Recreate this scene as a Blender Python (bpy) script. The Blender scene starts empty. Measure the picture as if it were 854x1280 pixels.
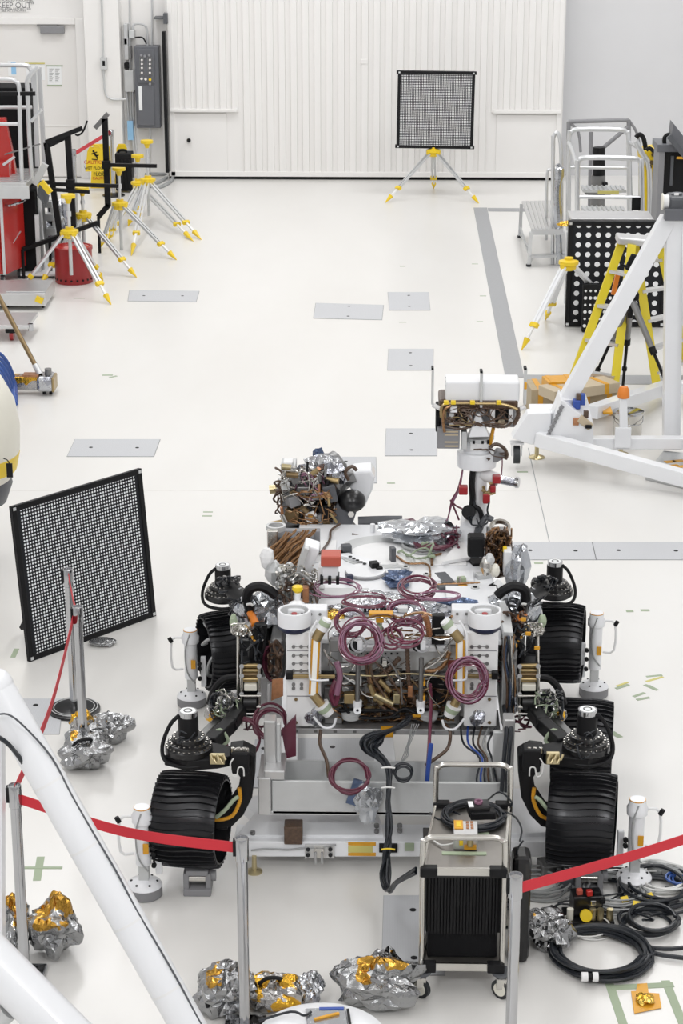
import bpy, math, random
from math import radians as R, sin, cos, pi, sqrt, hypot
from mathutils import Vector, Matrix, noise
random.seed(7)
SC = bpy.context.scene
COL = SC.collection

# ------------------------------------------------------------------ camera
PS, TH, F, CX, CY, CH = R(1.21), R(18.7), 2600.0, 427.0, 640.0, 5.6
cd = bpy.data.cameras.new('camera')
cam = bpy.data.objects.new('camera', cd); COL.objects.link(cam)
cd.sensor_fit = 'VERTICAL'; cd.sensor_height = 36.0; cd.lens = F / 1280 * 36.0
cd.clip_start = 0.1; cd.clip_end = 200
cam.location = (0, 0, CH); cam.rotation_euler = (pi / 2 - TH, 0, PS)
SC.camera = cam
# ------------------------------------------------------------------ light
SC.view_settings.view_transform = 'Standard'; SC.view_settings.look = 'None'
SC.view_settings.gamma = 1.0; SC.view_settings.use_curve_mapping = False
SC.view_settings.exposure = 0.0
w = bpy.data.worlds.new('world'); SC.world = w; w.use_nodes = True
w.node_tree.nodes['Background'].inputs[0].default_value = (0.93, 0.96, 1.0, 1)
w.node_tree.nodes['Background'].inputs[1].default_value = 0.40
def area(loc, sx, sy, e, rot=(0, 0, 0)):
    l = bpy.data.lights.new('ceiling_or_fill_lamp', 'AREA'); l.shape = 'RECTANGLE'; l.size = sx; l.size_y = sy
    l.energy = e; l.color = (0.985, 0.99, 1.0)
    o = bpy.data.objects.new('ceiling_or_fill_lamp', l); COL.objects.link(o); o.location = loc; o.rotation_euler = rot
for (lx, ly, e) in ((-4, 3, 115), (4, 3, 115), (-4, 11, 150), (4, 11, 150), (-4, 19, 255), (4, 19, 255), (-4, 27, 320), (4, 27, 320)):
    area((lx, ly, 10.8), 1.6, 5.5, e)

for lx in (-4.5, 4.5): area((lx, -1.5, 9.0), 3.0, 1.2, 330, (R(68), 0, 0))          # unseen flood lamps over the viewing gallery, added to brighten camera-facing surfaces
for lx in (-4.5, 0.5, 5.0): area((lx, 28.5, 10.6), 3.0, 1.2, 60, (R(42), 0, 0))      # unseen fill row, added to brighten the end wall
# ------------------------------------------------------------------ picture maths (a pixel of the photograph gives a point of the hall)
FW = Vector((-sin(PS) * cos(TH), cos(PS) * cos(TH), -sin(TH)))
RT = Vector((cos(PS), sin(PS), 0)); UP = Vector((-sin(PS) * sin(TH), cos(PS) * sin(TH), cos(TH)))
def ray(px, py): return FW + RT * ((px - CX) / F) - UP * ((py - CY) / F)
def G(px, py, z=0.0):
    r = ray(px, py); t = (z - CH) / r.z; return Vector((r.x * t, r.y * t, z))
def D(px, py, Y):
    r = ray(px, py); t = Y / r.y; return Vector((r.x * t, Y, CH + r.z * t))

# ------------------------------------------------------------------ materials
MATS = {}
def mat(name, col, rough=0.5, metal=0.0, bump=0.0, bscale=30.0, var=0.0, vscale=6.0, coat=0.0, alpha=1.0, trans=0.0, emis=0, spec=0.5):
    m = bpy.data.materials.new(name); m.use_nodes = True; nt = m.node_tree; b = nt.nodes['Principled BSDF']
    b.inputs['Base Color'].default_value = (*col, 1); b.inputs['Roughness'].default_value = rough
    b.inputs['Metallic'].default_value = metal; b.inputs['Specular IOR Level'].default_value = spec
    if coat: b.inputs['Coat Weight'].default_value = coat; b.inputs['Coat Roughness'].default_value = 0.08
    if trans: b.inputs['Transmission Weight'].default_value = trans
    if alpha < 1: b.inputs['Alpha'].default_value = alpha
    if emis: b.inputs['Emission Color'].default_value = (*col, 1); b.inputs['Emission Strength'].default_value = emis
    tc = nt.nodes.new('ShaderNodeTexCoord')
    if var:
        n = nt.nodes.new('ShaderNodeTexNoise'); n.inputs['Scale'].default_value = vscale; n.inputs['Detail'].default_value = 5
        nt.links.new(tc.outputs['Object'], n.inputs['Vector'])
        mx = nt.nodes.new('ShaderNodeMix'); mx.data_type = 'RGBA'
        mx.inputs[6].default_value = (*[c * (1 - var) for c in col], 1); mx.inputs[7].default_value = (*[min(1, c * (1 + var)) for c in col], 1)
        nt.links.new(n.outputs['Fac'], mx.inputs[0]); nt.links.new(mx.outputs[2], b.inputs['Base Color'])
    if bump:
        n = nt.nodes.new('ShaderNodeTexNoise'); n.inputs['Scale'].default_value = bscale; n.inputs['Detail'].default_value = 4
        nt.links.new(tc.outputs['Object'], n.inputs['Vector'])
        bp = nt.nodes.new('ShaderNodeBump'); bp.inputs['Strength'].default_value = bump; bp.inputs['Distance'].default_value = 0.01
        nt.links.new(n.outputs['Fac'], bp.inputs['Height']); nt.links.new(bp.outputs['Normal'], b.inputs['Normal'])
    MATS[name] = m; return m
def nodes(name): m = MATS[name]; return m, m.node_tree, m.node_tree.nodes['Principled BSDF']
mat('wall_white', (0.85, 0.835, 0.815), 0.45, bump=0.05, bscale=8)
mat('wall_grey', (0.69, 0.69, 0.70), 0.5, var=0.05, vscale=1.0)
mat('door_white', (0.80, 0.78, 0.755), 0.45)
mat('strip_grey', (0.36, 0.365, 0.375), 0.6, var=0.08, vscale=30)
mat('white_paint', (0.84, 0.85, 0.87), 0.3, var=0.03, coat=0.3)
mat('white_matte', (0.82, 0.82, 0.82), 0.55, var=0.04, vscale=12)
mat('cream', (0.80, 0.775, 0.68), 0.4, var=0.03)
mat('aluminium', (0.62, 0.62, 0.62), 0.38, 0.75, bump=0.08, bscale=60, var=0.07, vscale=9)
mat('alu_dull', (0.60, 0.61, 0.61), 0.5, 0.35, bump=0.1, bscale=40, var=0.10, vscale=7)
mat('tube_silver', (0.66, 0.67, 0.68), 0.32, 0.6)
mat('chrome', (0.50, 0.505, 0.52), 0.10, 1.0)
mat('steel', (0.60, 0.585, 0.55), 0.25, 1.0, var=0.06, vscale=20)
mat('steel_dark', (0.24, 0.24, 0.24), 0.4, 0.8)
mat('black', (0.008, 0.008, 0.009), 0.5, bump=0.05, bscale=60, spec=0.22)
mat('black_gloss', (0.010, 0.010, 0.011), 0.28, bump=0.04, bscale=30)
mat('black_soft', (0.008, 0.008, 0.009), 0.8, bump=0.2, bscale=120, spec=0.2)
mat('shelf_steel', (0.30, 0.285, 0.265), 0.38, 0.9, var=0.25, vscale=5)
mat('wheel_black', (0.018, 0.0185, 0.021), 0.27, 0.35, bump=0.06, bscale=40, var=0.25, vscale=4)
mat('rubber', (0.022, 0.025, 0.028), 0.5)
mat('cable_black', (0.012, 0.015, 0.020), 0.38)
mat('dark_grey', (0.09, 0.095, 0.105), 0.45, var=0.1)
mat('panel_grey', (0.13, 0.135, 0.15), 0.4, var=0.06)
mat('mid_grey', (0.25, 0.25, 0.26), 0.5)
mat('yellow', (0.82, 0.58, 0.02), 0.4, var=0.08)
mat('yellow_ladder', (0.72, 0.58, 0.02), 0.38, var=0.06)
mat('red_paint', (0.50, 0.025, 0.02), 0.25, var=0.08, coat=0.3)
mat('red_bin', (0.32, 0.018, 0.02), 0.35, var=0.15)
mat('red_belt', (0.62, 0.025, 0.04), 0.6, bump=0.1, bscale=200)
mat('red_cap', (0.35, 0.02, 0.025), 0.4)
mat('red_orange', (0.50, 0.10, 0.065), 0.5, var=0.06)
mat('orange', (0.80, 0.24, 0.03), 0.45)
mat('blue', (0.03, 0.08, 0.36), 0.4)
mat('hose_blue', (0.03, 0.09, 0.33), 0.35)
mat('purple_tube', (0.155, 0.032, 0.062), 0.25, var=0.25, vscale=5, coat=0.5)
mat('purple_light', (0.28, 0.13, 0.20), 0.22, var=0.3, vscale=6, coat=0.6)
mat('maroon', (0.11, 0.02, 0.04), 0.35)
mat('brown_wire', (0.09, 0.052, 0.032), 0.35, var=0.8, vscale=70)
mat('copper_wire', (0.29, 0.16, 0.075), 0.3, 0.55, var=0.8, vscale=80)
mat('copper', (0.42, 0.20, 0.10), 0.35, 0.6, var=0.4, vscale=40)
mat('kapton', (0.70, 0.34, 0.02), 0.4, 0.1, var=0.15, vscale=20)
mat('gold', (0.40, 0.30, 0.15), 0.35, 0.85, var=0.2)
mat('bronze', (0.24, 0.17, 0.09), 0.3, 0.8, var=0.2)
mat('brass', (0.55, 0.47, 0.28), 0.3, 0.9)
mat('green_tape', (0.36, 0.43, 0.30), 0.6, var=0.08)
mat('yellow_tape', (0.62, 0.56, 0.18), 0.6)
mat('paper', (0.85, 0.86, 0.86), 0.6)
mat('white_glow_tube', (0.92, 0.91, 0.86), 0.3)
mat('navy', (0.02, 0.025, 0.06), 0.4)
mat('blue_bag', (0.10, 0.14, 0.24), 0.15, 0.5, bump=0.6, bscale=25, var=0.4, vscale=20)
mat('cardboard', (0.42, 0.34, 0.22), 0.6, var=0.2, vscale=8)
mat('tan', (0.52, 0.43, 0.30), 0.45, bump=0.2, bscale=20)
mat('printed_grey', (0.22, 0.22, 0.22), 0.7)
mat('red_print', (0.55, 0.03, 0.02), 0.6)
mat('clear_bag', (0.50, 0.52, 0.55), 0.16, 0.75, bump=0.5, bscale=16)
mat('pale_blue', (0.30, 0.55, 0.80), 0.5)
mat('wire_grey', (0.33, 0.34, 0.34), 0.4)
mat('wire_white', (0.72, 0.72, 0.70), 0.4)

def foil(name, cola, colb, thr, rough=0.2, top=0.0):
    """crumpled metallised film ; amber lining shows in patches, more towards the tied top"""
    m = mat(name, cola, rough, 1.0); nt = m.node_tree; b = nt.nodes['Principled BSDF']; L = nt.links.new
    tc = nt.nodes.new('ShaderNodeTexCoord'); n = nt.nodes.new('ShaderNodeTexNoise'); n.inputs['Scale'].default_value = 9
    n.inputs['Detail'].default_value = 2
    L(tc.outputs['Object'], n.inputs['Vector'])
    sp = nt.nodes.new('ShaderNodeSeparateXYZ'); L(tc.outputs['Object'], sp.inputs[0])
    ml = nt.nodes.new('ShaderNodeMath'); ml.operation = 'MULTIPLY_ADD'; ml.inputs[1].default_value = top
    L(sp.outputs['Z'], ml.inputs[0]); L(n.outputs['Fac'], ml.inputs[2])
    cr = nt.nodes.new('ShaderNodeValToRGB'); cr.color_ramp.interpolation = 'EASE'
    cr.color_ramp.elements[0].position = thr; cr.color_ramp.elements[0].color = (*cola, 1)
    cr.color_ramp.elements[1].position = thr + 0.03; cr.color_ramp.elements[1].color = (*colb, 1)
    L(ml.outputs[0], cr.inputs[0]); L(cr.outputs[0], b.inputs['Base Color'])
    n2 = nt.nodes.new('ShaderNodeTexNoise'); n2.inputs['Scale'].default_value = 16; n2.inputs['Detail'].default_value = 4; n2.inputs['Distortion'].default_value = 1.5
    L(tc.outputs['Object'], n2.inputs['Vector'])
    bp = nt.nodes.new('ShaderNodeBump'); bp.inputs['Strength'].default_value = 0.45; bp.inputs['Distance'].default_value = 0.02
    L(n2.outputs['Fac'], bp.inputs['Height']); L(bp.outputs['Normal'], b.inputs['Normal'])
foil('foil', (0.36, 0.365, 0.37), (0.50, 0.28, 0.05), 0.98, top=1.9)
foil('foil_gold', (0.42, 0.41, 0.40), (0.60, 0.34, 0.04), 0.55, top=0.8)
foil('foil_plain', (0.50, 0.51, 0.53), (0.36, 0.37, 0.41), 0.5)
foil('kapton_foil', (0.75, 0.45, 0.06), (0.80, 0.55, 0.12), 0.5)

# floor : glossy off white poured floor, faint mottling
m = mat('floor_white', (0.80, 0.785, 0.755), 0.3, spec=0.6); nt = m.node_tree; b = nt.nodes['Principled BSDF']
tc = nt.nodes.new('ShaderNodeTexCoord')
n = nt.nodes.new('ShaderNodeTexNoise'); n.inputs['Scale'].default_value = 0.7; n.inputs['Detail'].default_value = 6
mp = nt.nodes.new('ShaderNodeMapping'); mp.inputs['Scale'].default_value = (1, 0.35, 1)
nt.links.new(tc.outputs['Object'], mp.inputs[0]); nt.links.new(mp.outputs[0], n.inputs['Vector'])
cr = nt.nodes.new('ShaderNodeValToRGB'); cr.color_ramp.elements[0].position = 0.3; cr.color_ramp.elements[0].color = (0.735, 0.72, 0.69, 1)
cr.color_ramp.elements[1].position = 0.75; cr.color_ramp.elements[1].color = (0.80, 0.79, 0.765, 1)
nt.links.new(n.outputs['Fac'], cr.inputs[0]); nt.links.new(cr.outputs[0], b.inputs['Base Color'])
n3 = nt.nodes.new('ShaderNodeTexNoise'); n3.inputs['Scale'].default_value = 2.5; n3.inputs['Detail'].default_value = 3
nt.links.new(tc.outputs['Object'], n3.inputs['Vector'])
mr = nt.nodes.new('ShaderNodeMapRange'); mr.inputs[3].default_value = 0.22; mr.inputs[4].default_value = 0.38
b.inputs['Roughness'].default_value = 0.3

# diamond plate : metal with a raised lozenge pattern
m = mat('diamond_plate', (0.56, 0.575, 0.59), 0.5, 0.0); nt = m.node_tree; b = nt.nodes['Principled BSDF']
tc = nt.nodes.new('ShaderNodeTexCoord'); mp = nt.nodes.new('ShaderNodeMapping'); mp.inputs['Scale'].default_value = (26, 26, 26); mp.inputs['Rotation'].default_value = (0, 0, R(45))
nt.links.new(tc.outputs['Object'], mp.inputs[0])
ck = nt.nodes.new('ShaderNodeTexBrick'); ck.inputs['Scale'].default_value = 1.0; ck.inputs['Mortar Size'].default_value = 0.12; ck.offset = 0.5
ck.inputs['Color1'].default_value = (0.66, 0.675, 0.69, 1); ck.inputs['Color2'].default_value = (0.74, 0.75, 0.76, 1); ck.inputs['Mortar'].default_value = (0.54, 0.55, 0.57, 1)
nt.links.new(mp.outputs[0], ck.inputs['Vector']); nt.links.new(ck.outputs['Color'], b.inputs['Base Color'])
bp = nt.nodes.new('ShaderNodeBump'); bp.inputs['Strength'].default_value = 0.3; bp.inputs['Distance'].default_value = 0.003
nt.links.new(ck.outputs['Fac'], bp.inputs['Height']); nt.links.new(bp.outputs['Normal'], b.inputs['Normal'])

def dots(name, pitch, rad, edge, bg=(0.012, 0.013, 0.016), fg=(0.86, 0.87, 0.88)):
    """printed calibration dots : local x and z of the board, inside +-edge"""
    m = mat(name, bg, 0.6, spec=0.25); nt = m.node_tree; b = nt.nodes['Principled BSDF']; L = nt.links.new
    tc = nt.nodes.new('ShaderNodeTexCoord'); sp = nt.nodes.new('ShaderNodeSeparateXYZ'); L(tc.outputs['Object'], sp.inputs[0])
    def M(op, a, bb=None, c=None):
        q = nt.nodes.new('ShaderNodeMath'); q.operation = op
        for i, v in enumerate((a, bb, c)):
            if v is None: continue
            if isinstance(v, (int, float)): q.inputs[i].default_value = v
            else: L(v, q.inputs[i])
        return q.outputs[0]
    def cell(ax):
        f = M('FRACT', M('ADD', M('DIVIDE', ax, pitch), 100.5)); return M('SUBTRACT', f, 0.5)
    cx, cz = cell(sp.outputs['X']), cell(sp.outputs['Z'])
    d = M('SQRT', M('ADD', M('MULTIPLY', cx, cx), M('MULTIPLY', cz, cz)))
    on = M('LESS_THAN', d, rad)
    ins = M('MULTIPLY', M('LESS_THAN', M('ABSOLUTE', sp.outputs['X']), edge[0]), M('LESS_THAN', M('ABSOLUTE', sp.outputs['Z']), edge[1]))
    on = M('MULTIPLY', on, ins)
    mx = nt.nodes.new('ShaderNodeMix'); mx.data_type = 'RGBA'; mx.inputs[6].default_value = (*bg, 1); mx.inputs[7].default_value = (*fg, 1)
    L(on, mx.inputs[0]); L(mx.outputs[2], b.inputs['Base Color'])
dots('dots_near', 0.0245, 0.31, (0.525, 0.515))
dots('dots_far', 0.0228, 0.33, (0.536, 0.536))
dots('dots_big', 0.111, 0.27, (0.555, 0.61))
dots('perforated', 0.035, 0.3, (0.2, 0.2), (0.6, 0.6, 0.6), (0.12, 0.12, 0.12))

# ------------------------------------------------------------------ mesh helpers
def frame_of(d):
    d = d.normalized(); a = Vector((0, 0, 1)) if abs(d.z) < 0.9 else Vector((1, 0, 0))
    u = d.cross(a).normalized(); return u, d.cross(u).normalized()
def smooth_path(pts, k=4, closed=False):
    pts = [Vector(p) for p in pts]; n = len(pts)
    if n < 3: return pts
    out = []
    for i in range(n if closed else n - 1):
        g = (lambda j: pts[j % n]) if closed else (lambda j: pts[max(0, min(n - 1, j))])
        p0, p1, p2, p3 = g(i - 1), g(i), g(i + 1), g(i + 2)
        for s in range(k):
            t = s / k
            out.append(0.5 * ((2 * p1) + (p2 - p0) * t + (2 * p0 - 5 * p1 + 4 * p2 - p3) * t * t + (3 * p1 - p0 - 3 * p2 + p3) * t ** 3))
    if not closed: out.append(pts[-1])
    return out
class MB:
    def __init__(s): s.v = []; s.f = []; s.sm = []
    def add(s, vs, fs, smooth=False):
        o = len(s.v); s.v += [Vector(v) for v in vs]; s.f += [[i + o for i in f] for f in fs]; s.sm += [smooth] * len(fs); return s
    def box(s, c, d, rz=0, M=None, taper=1.0):
        c = Vector(c); x, y, z = d[0] / 2, d[1] / 2, d[2] / 2
        vs = [Vector((sx * x * (taper if sz > 0 else 1), sy * y * (taper if sz > 0 else 1), sz * z)) for sz in (-1, 1) for sx, sy in ((-1, -1), (1, -1), (1, 1), (-1, 1))]
        if M is None: M = Matrix.Rotation(rz, 3, 'Z')
        vs = [c + M @ v for v in vs]
        return s.add(vs, [(3, 2, 1, 0), (4, 5, 6, 7), (0, 1, 5, 4), (1, 2, 6, 5), (2, 3, 7, 6), (3, 0, 4, 7)])
    def bb(s, a, b):
        return s.box([(a[i] + b[i]) / 2 for i in range(3)], [max(1e-4, abs(a[i] - b[i])) for i in range(3)])
    def beam(s, a, b, w, h, upv=(0, 0, 1)):
        """rectangular bar from a to b ; w across, h along upv"""
        a, b = Vector(a), Vector(b); d = (b - a).normalized(); u = d.cross(Vector(upv))
        if u.length < 1e-4: u = Vector((1, 0, 0))
        u.normalize(); t = u.cross(d).normalized(); vs = []
        for p in (a, b):
            for i, j in ((-1, -1), (1, -1), (1, 1), (-1, 1)): vs.append(p + u * (i * w / 2) + t * (j * h / 2))
        return s.add(vs, [(3, 2, 1, 0), (4, 5, 6, 7), (0, 1, 5, 4), (1, 2, 6, 5), (2, 3, 7, 6), (3, 0, 4, 7)])
    def cyl(s, a, b, r0, r1=None, n=14, caps=True):
        a, b = Vector(a), Vector(b); r1 = r0 if r1 is None else r1; u, t = frame_of(b - a); o = len(s.v)
        ring = [u * cos(2 * pi * i / n) + t * sin(2 * pi * i / n) for i in range(n)]
        s.add([a + q * r0 for q in ring] + [b + q * r1 for q in ring], [(i, (i + 1) % n, n + (i + 1) % n, n + i) for i in range(n)], True)
        if caps: s.add([a + q * r0 for q in ring], [list(range(n))[::-1]]); s.add([b + q * r1 for q in ring], [list(range(n))])
        return s
    def tube(s, pts, r, n=7, k=4, closed=False, smooth=True):
        P = smooth_path(pts, k, closed) if smooth else [Vector(p) for p in pts]
        m = len(P); 
        if m < 2: return s
        d0 = (P[1] - P[0]); u, t = frame_of(d0 if d0.length > 1e-9 else Vector((1, 0, 0))); vs = []
        for i, p in enumerate(P):
            a = P[(i - 1) % m] if closed else P[max(0, i - 1)]; b = P[(i + 1) % m] if closed else P[min(m - 1, i + 1)]
            d = b - a
            if d.length < 1e-9: d = Vector((1, 0, 0))
            d.normalize(); u = (u - d * u.dot(d))
            if u.length < 1e-6: u = frame_of(d)[0]
            u.normalize(); t = d.cross(u)
            rr = r[min(len(r) - 1, int(i / m * len(r)))] if isinstance(r, (list, tuple)) else r
            vs += [p + (u * cos(2 * pi * j / n) + t * sin(2 * pi * j / n)) * rr for j in range(n)]
        fs = []
        for i in range(m if closed else m - 1):
            a, b = i * n, ((i + 1) % m) * n
            for j in range(n): fs.append((a + j, a + (j + 1) % n, b + (j + 1) % n, b + j))
        if not closed: fs += [list(range(n))[::-1], list(range((m - 1) * n, m * n))]
        return s.add(vs, fs, True)
    def lathe(s, prof, c, axis=(0, 0, 1), n=24, close=False, flat=False):
        """prof : (radius, height) pairs along axis from c"""
        c = Vector(c); ax = Vector(axis).normalized(); u, t = frame_of(ax)
        if ax.z > 0.9: u, t = Vector((1, 0, 0)), Vector((0, 1, 0))
        vs = []
        for r, h in prof:
            for i in range(n): vs.append(c + ax * h + (u * cos(2 * pi * i / n) + t * sin(2 * pi * i / n)) * max(r, 1e-4))
        m = len(prof); fs = []
        for k in range(m if close else m - 1):
            a, b = k * n, ((k + 1) % m) * n
            for i in range(n): fs.append((a + i, a + (i + 1) % n, b + (i + 1) % n, b + i))
        return s.add(vs, fs, not flat)
    def prism(s, poly, a, b):
        """poly : list of 3d points ; extruded by vector b-a"""
        ex = Vector(b) - Vector(a); n = len(poly); P = [Vector(p) for p in poly]
        return s.add(P + [p + ex for p in P], [list(range(n))[::-1], list(range(n, 2 * n))] + [(i, (i + 1) % n, n + (i + 1) % n, n + i) for i in range(n)])
    def sphere(s, c, r, n=12, sc=(1, 1, 1), top=1.0):
        c = Vector(c); vs, fs = [], []; m = max(5, n // 2)
        for i in range(m + 1):
            a = pi * i / m
            for j in range(n): vs.append(c + Vector((r * sin(a) * cos(2 * pi * j / n) * sc[0], r * sin(a) * sin(2 * pi * j / n) * sc[1], r * cos(a) * sc[2])))
        for i in range(m):
            for j in range(n): fs.append((i * n + j, (i + 1) * n + j, (i + 1) * n + (j + 1) % n, i * n + (j + 1) % n))
        return s.add(vs, fs, True)
    def build(s, name, material, parent=None, origin=None, bevel=0.0, **tags):
        me = bpy.data.meshes.new(name)
        if origin is None:
            lo = [min(v[i] for v in s.v) for i in range(3)]; hi = [max(v[i] for v in s.v) for i in range(3)]
            origin = Vector([(lo[i] + hi[i]) / 2 for i in range(3)])
            if parent is None: origin.z = lo[2]
        origin = Vector(origin)
        me.from_pydata([v - origin for v in s.v], [], s.f)
        me.polygons.foreach_set('use_smooth', s.sm); me.update()
        if any(s.sm): me.set_sharp_from_angle(angle=R(38))
        o = bpy.data.objects.new(name, me); COL.objects.link(o)
        me.materials.append(MATS[material] if isinstance(material, str) else material)
        po = Vector((0, 0, 0))
        if parent is not None: o.parent = parent; po = Vector(parent['_o'])
        o.location = origin - po; o['_o'] = list(origin)
        if bevel:
            b = o.modifiers.new('bevel', 'BEVEL'); b.width = bevel; b.segments = 2; b.limit_method = 'ANGLE'; b.angle_limit = R(50)
        for k, v in tags.items(): o[k] = v
        return o
def thing(name, label, cat, loc=(0, 0, 0), group=None):
    o = bpy.data.objects.new(name, None); COL.objects.link(o); o.location = loc; o['_o'] = list(Vector(loc)); o.empty_display_size = 0.1
    o['label'] = label; o['category'] = cat
    if group: o['group'] = group
    return o
def tag(o, label, cat, group=None):
    o['label'] = label; o['category'] = cat
    if group: o['group'] = group
    return o
def struct(name, mb, m, bevel=0): o = mb.build(name, m, bevel=bevel); o['kind'] = 'structure'; return o
def copy_tree(o, parent=None):
    c = o.copy(); COL.objects.link(c); c.parent = parent
    for ch in [q for q in bpy.data.objects if q.parent == o]: copy_tree(ch, c)
    return c
def piece(src, loc, parent, rot=None):
    c = src.copy(); COL.objects.link(c); c.parent = parent; c.location = Vector(loc) - Vector(parent['_o'])
    if rot is not None: c.rotation_euler = rot
    return c
def text(name, s, size, loc, rot, m, parent=None, ext=0.001, align='CENTER', label=None):
    cu = bpy.data.curves.new('t', 'FONT'); cu.body = s; cu.size = size; cu.extrude = ext; cu.align_x = align; cu.align_y = 'CENTER'
    t = bpy.data.objects.new('t', cu); COL.objects.link(t); bpy.context.view_layer.update()
    me = bpy.data.meshes.new_from_object(t.evaluated_get(bpy.context.evaluated_depsgraph_get())); bpy.data.objects.remove(t)
    me.name = name; me.materials.clear(); me.materials.append(MATS[m])
    o = bpy.data.objects.new(name, me); COL.objects.link(o); po = Vector((0, 0, 0))
    if parent is not None: o.parent = parent; po = Vector(parent['_o'])
    o.location = Vector(loc) - po; o.rotation_euler = rot; o['_o'] = list(Vector(loc))
    return o
def px_box(x0, y0, x1, y1, Y, dep, mb=None):
    """box whose front face at depth Y covers the given rectangle of the photograph, going back by dep"""
    mb = mb or MB(); a = D(x0, y1, Y); b = D(x1, y0, Y); xm0 = D(x0, (y0 + y1) / 2, Y).x; xm1 = D(x1, (y0 + y1) / 2, Y).x
    return mb.bb((xm0, Y, a.z), (xm1, Y + dep, b.z))
def coil(c, r, turns, wire, seed=0, jit=0.12, n=18, tilt=(0, 0, 0), flat=1.0, thick=0.02, mb=None):
    """hand coiled cable : turns of slightly different radius and centre"""
    rn = random.Random(seed); mb = mb or MB(); pts = []; c = Vector(c); M = (Matrix.Rotation(tilt[2], 3, 'Z') @ Matrix.Rotation(tilt[1], 3, 'Y') @ Matrix.Rotation(tilt[0], 3, 'X'))
    for t in range(int(turns)):
        rr = r * (1 + rn.uniform(-jit, jit)); ox, oy = rn.uniform(-jit, jit) * r, rn.uniform(-jit, jit) * r; h = rn.uniform(0, thick) ; e = rn.uniform(0.9, 1.1)
        for i in range(n):
            a = 2 * pi * i / n; pts.append(c + M @ Vector((ox + rr * e * cos(a), oy + rr / e * sin(a) * flat, h + wire)))
    mb.tube(pts, wire, 6, 2); return mb
def bag(name, c, size, seed, m, parent=None, sub=26, crumple=0.22, flatbase=True, sq=1.0):
    """crumpled foil or plastic bag : noisy flattened ball with sharp facets"""
    rn = random.Random(seed); c = Vector(c); off = Vector((seed * 3.1, seed * 1.7, 0)); vs, fs = [], []; n = sub; mm = sub // 2
    for i in range(mm + 1):
        a = pi * i / mm
        for j in range(n):
            b = 2 * pi * j / n; d = Vector((sin(a) * cos(b), sin(a) * sin(b), cos(a)))
            k = 1 + crumple * 1.9 * noise.noise(d * 1.5 + off) - crumple * 1.1 * abs(noise.noise(d * 3.1 + off)) + crumple * 0.35 * noise.noise(d * 7 + off)
            k += rn.uniform(-1, 1) * crumple * 0.10
            p = Vector((d.x * size[0], d.y * size[1], (d.z + (1 if flatbase else 0)) * size[2] / (2 if flatbase else 1))) 
            if flatbase: p.z = max(0.0, 0.5 * size[2] + (d.z * 0.5 * size[2]) * k - 0.02 * size[2]); p.x *= k; p.y *= k
            else: p = Vector((d.x * size[0], d.y * size[1], d.z * size[2])) * k
            vs.append(c + p)
    for i in range(mm):
        for j in range(n):
            q = (i * n + j, (i + 1) * n + j, (i + 1) * n + (j + 1) % n, i * n + (j + 1) % n)
            fs += [(q[0], q[1], q[2]), (q[0], q[2], q[3])] if (i + j) % 2 else [(q[0], q[1], q[3]), (q[1], q[2], q[3])]
    return MB().add(vs, fs).build(name, m, parent)
# ================================================================== THE HALL
WY = 33.15
fl = struct('floor', MB().bb((-9.7, -3, -0.2), (9.7, 33.7, 0)), 'floor_white')
struct('ceiling', MB().bb((-9.7, -3, 11.2), (9.7, 33.6, 11.4)), 'wall_white')
struct('wall_left', MB().bb((-9.7, -3, 0), (-9.5, 33.1, 11.2)), 'wall_grey')
struct('wall_right', MB().bb((9.5, -3, 0), (9.7, 33.4, 11.2)), 'wall_grey')
struct('wall_front', MB().bb((-9.5, -3, 0), (9.5, -2.8, 11.2)), 'wall_grey')
# plates and trench covers let into the floor
def quad(name, px, m, t=0.004, lo=0.0):
    P = [G(*p) for p in px]; b = MB(); b.prism([(p.x, p.y, lo) for p in P][::-1], (0, 0, 0), (0, 0, t)); return b.build(name, m, fl)
plates = [((162, 363), (249, 364), (245, 377.5), (160, 376.5)), ((395, 379), (479.5, 381.5), (477.5, 400), (392, 398)), ((485, 365.5), (536, 365.5), (538, 388), (487, 388)),
          ((486, 436.5), (542, 436.5), (541.5, 463), (484.5, 463)), ((483, 536), (546, 536), (546.5, 570), (481.5, 570)), ((395, 571.5), (470, 571.5), (471, 604), (391, 604)),
          ((94, 549.5), (200, 549.5), (192, 571), (84, 571)), ((8, 874), (79, 874), (74, 918), (-4, 918)), ((640, 678), (740, 678), (745, 700), (640, 700)), ((741, 678), (870, 678), (880, 700), (746, 700)),
          ((319, 925), (341, 925), (338, 985), (312, 985)), ((363, 923), (468, 923), (468, 985), (359, 985)), ((480, 1120), (555, 1120), (556, 1219), (477, 1219))]
for q in plates:
    P = [G(*p) for p in q]; c = sum(P, Vector()) / 4
    b = MB(); b.prism([c.xy.to_3d() + (p - c).xy.to_3d() * 1.012 for p in P][::-1], (0, 0, 0), (0, 0, 0.002)); e = b.build('plate_frame', 'mid_grey', fl)
    o = quad('floor_plate', q, 'diamond_plate', 0.005)
    ys = [p.y for p in P]; xs = [p.x for p in P]
    wide = (max(xs) - min(xs)) > (max(ys) - min(ys))
    for s in (-0.3, 0.3):
        h = MB().cyl(c + Vector((s * (max(xs) - min(xs)) * 0.9, 0, 0.005)) if wide else c + Vector((0, s * (max(ys) - min(ys)), 0.005)), c + (Vector((s * (max(xs) - min(xs)) * 0.9, 0, 0.007)) if wide else Vector((0, s * (max(ys) - min(ys)), 0.007))), 0.018, n=10)
        h.build('lift_hole', 'black', o)
quad('trench_cover', ((592.2, 260), (609, 260), (655.5, 472), (632, 472)), 'strip_grey', 0.006)
quad('trench_cover', ((609.8, 260.4), (660, 260.8), (661, 264.6), (610.6, 264.2)), 'strip_grey', 0.006)
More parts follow.
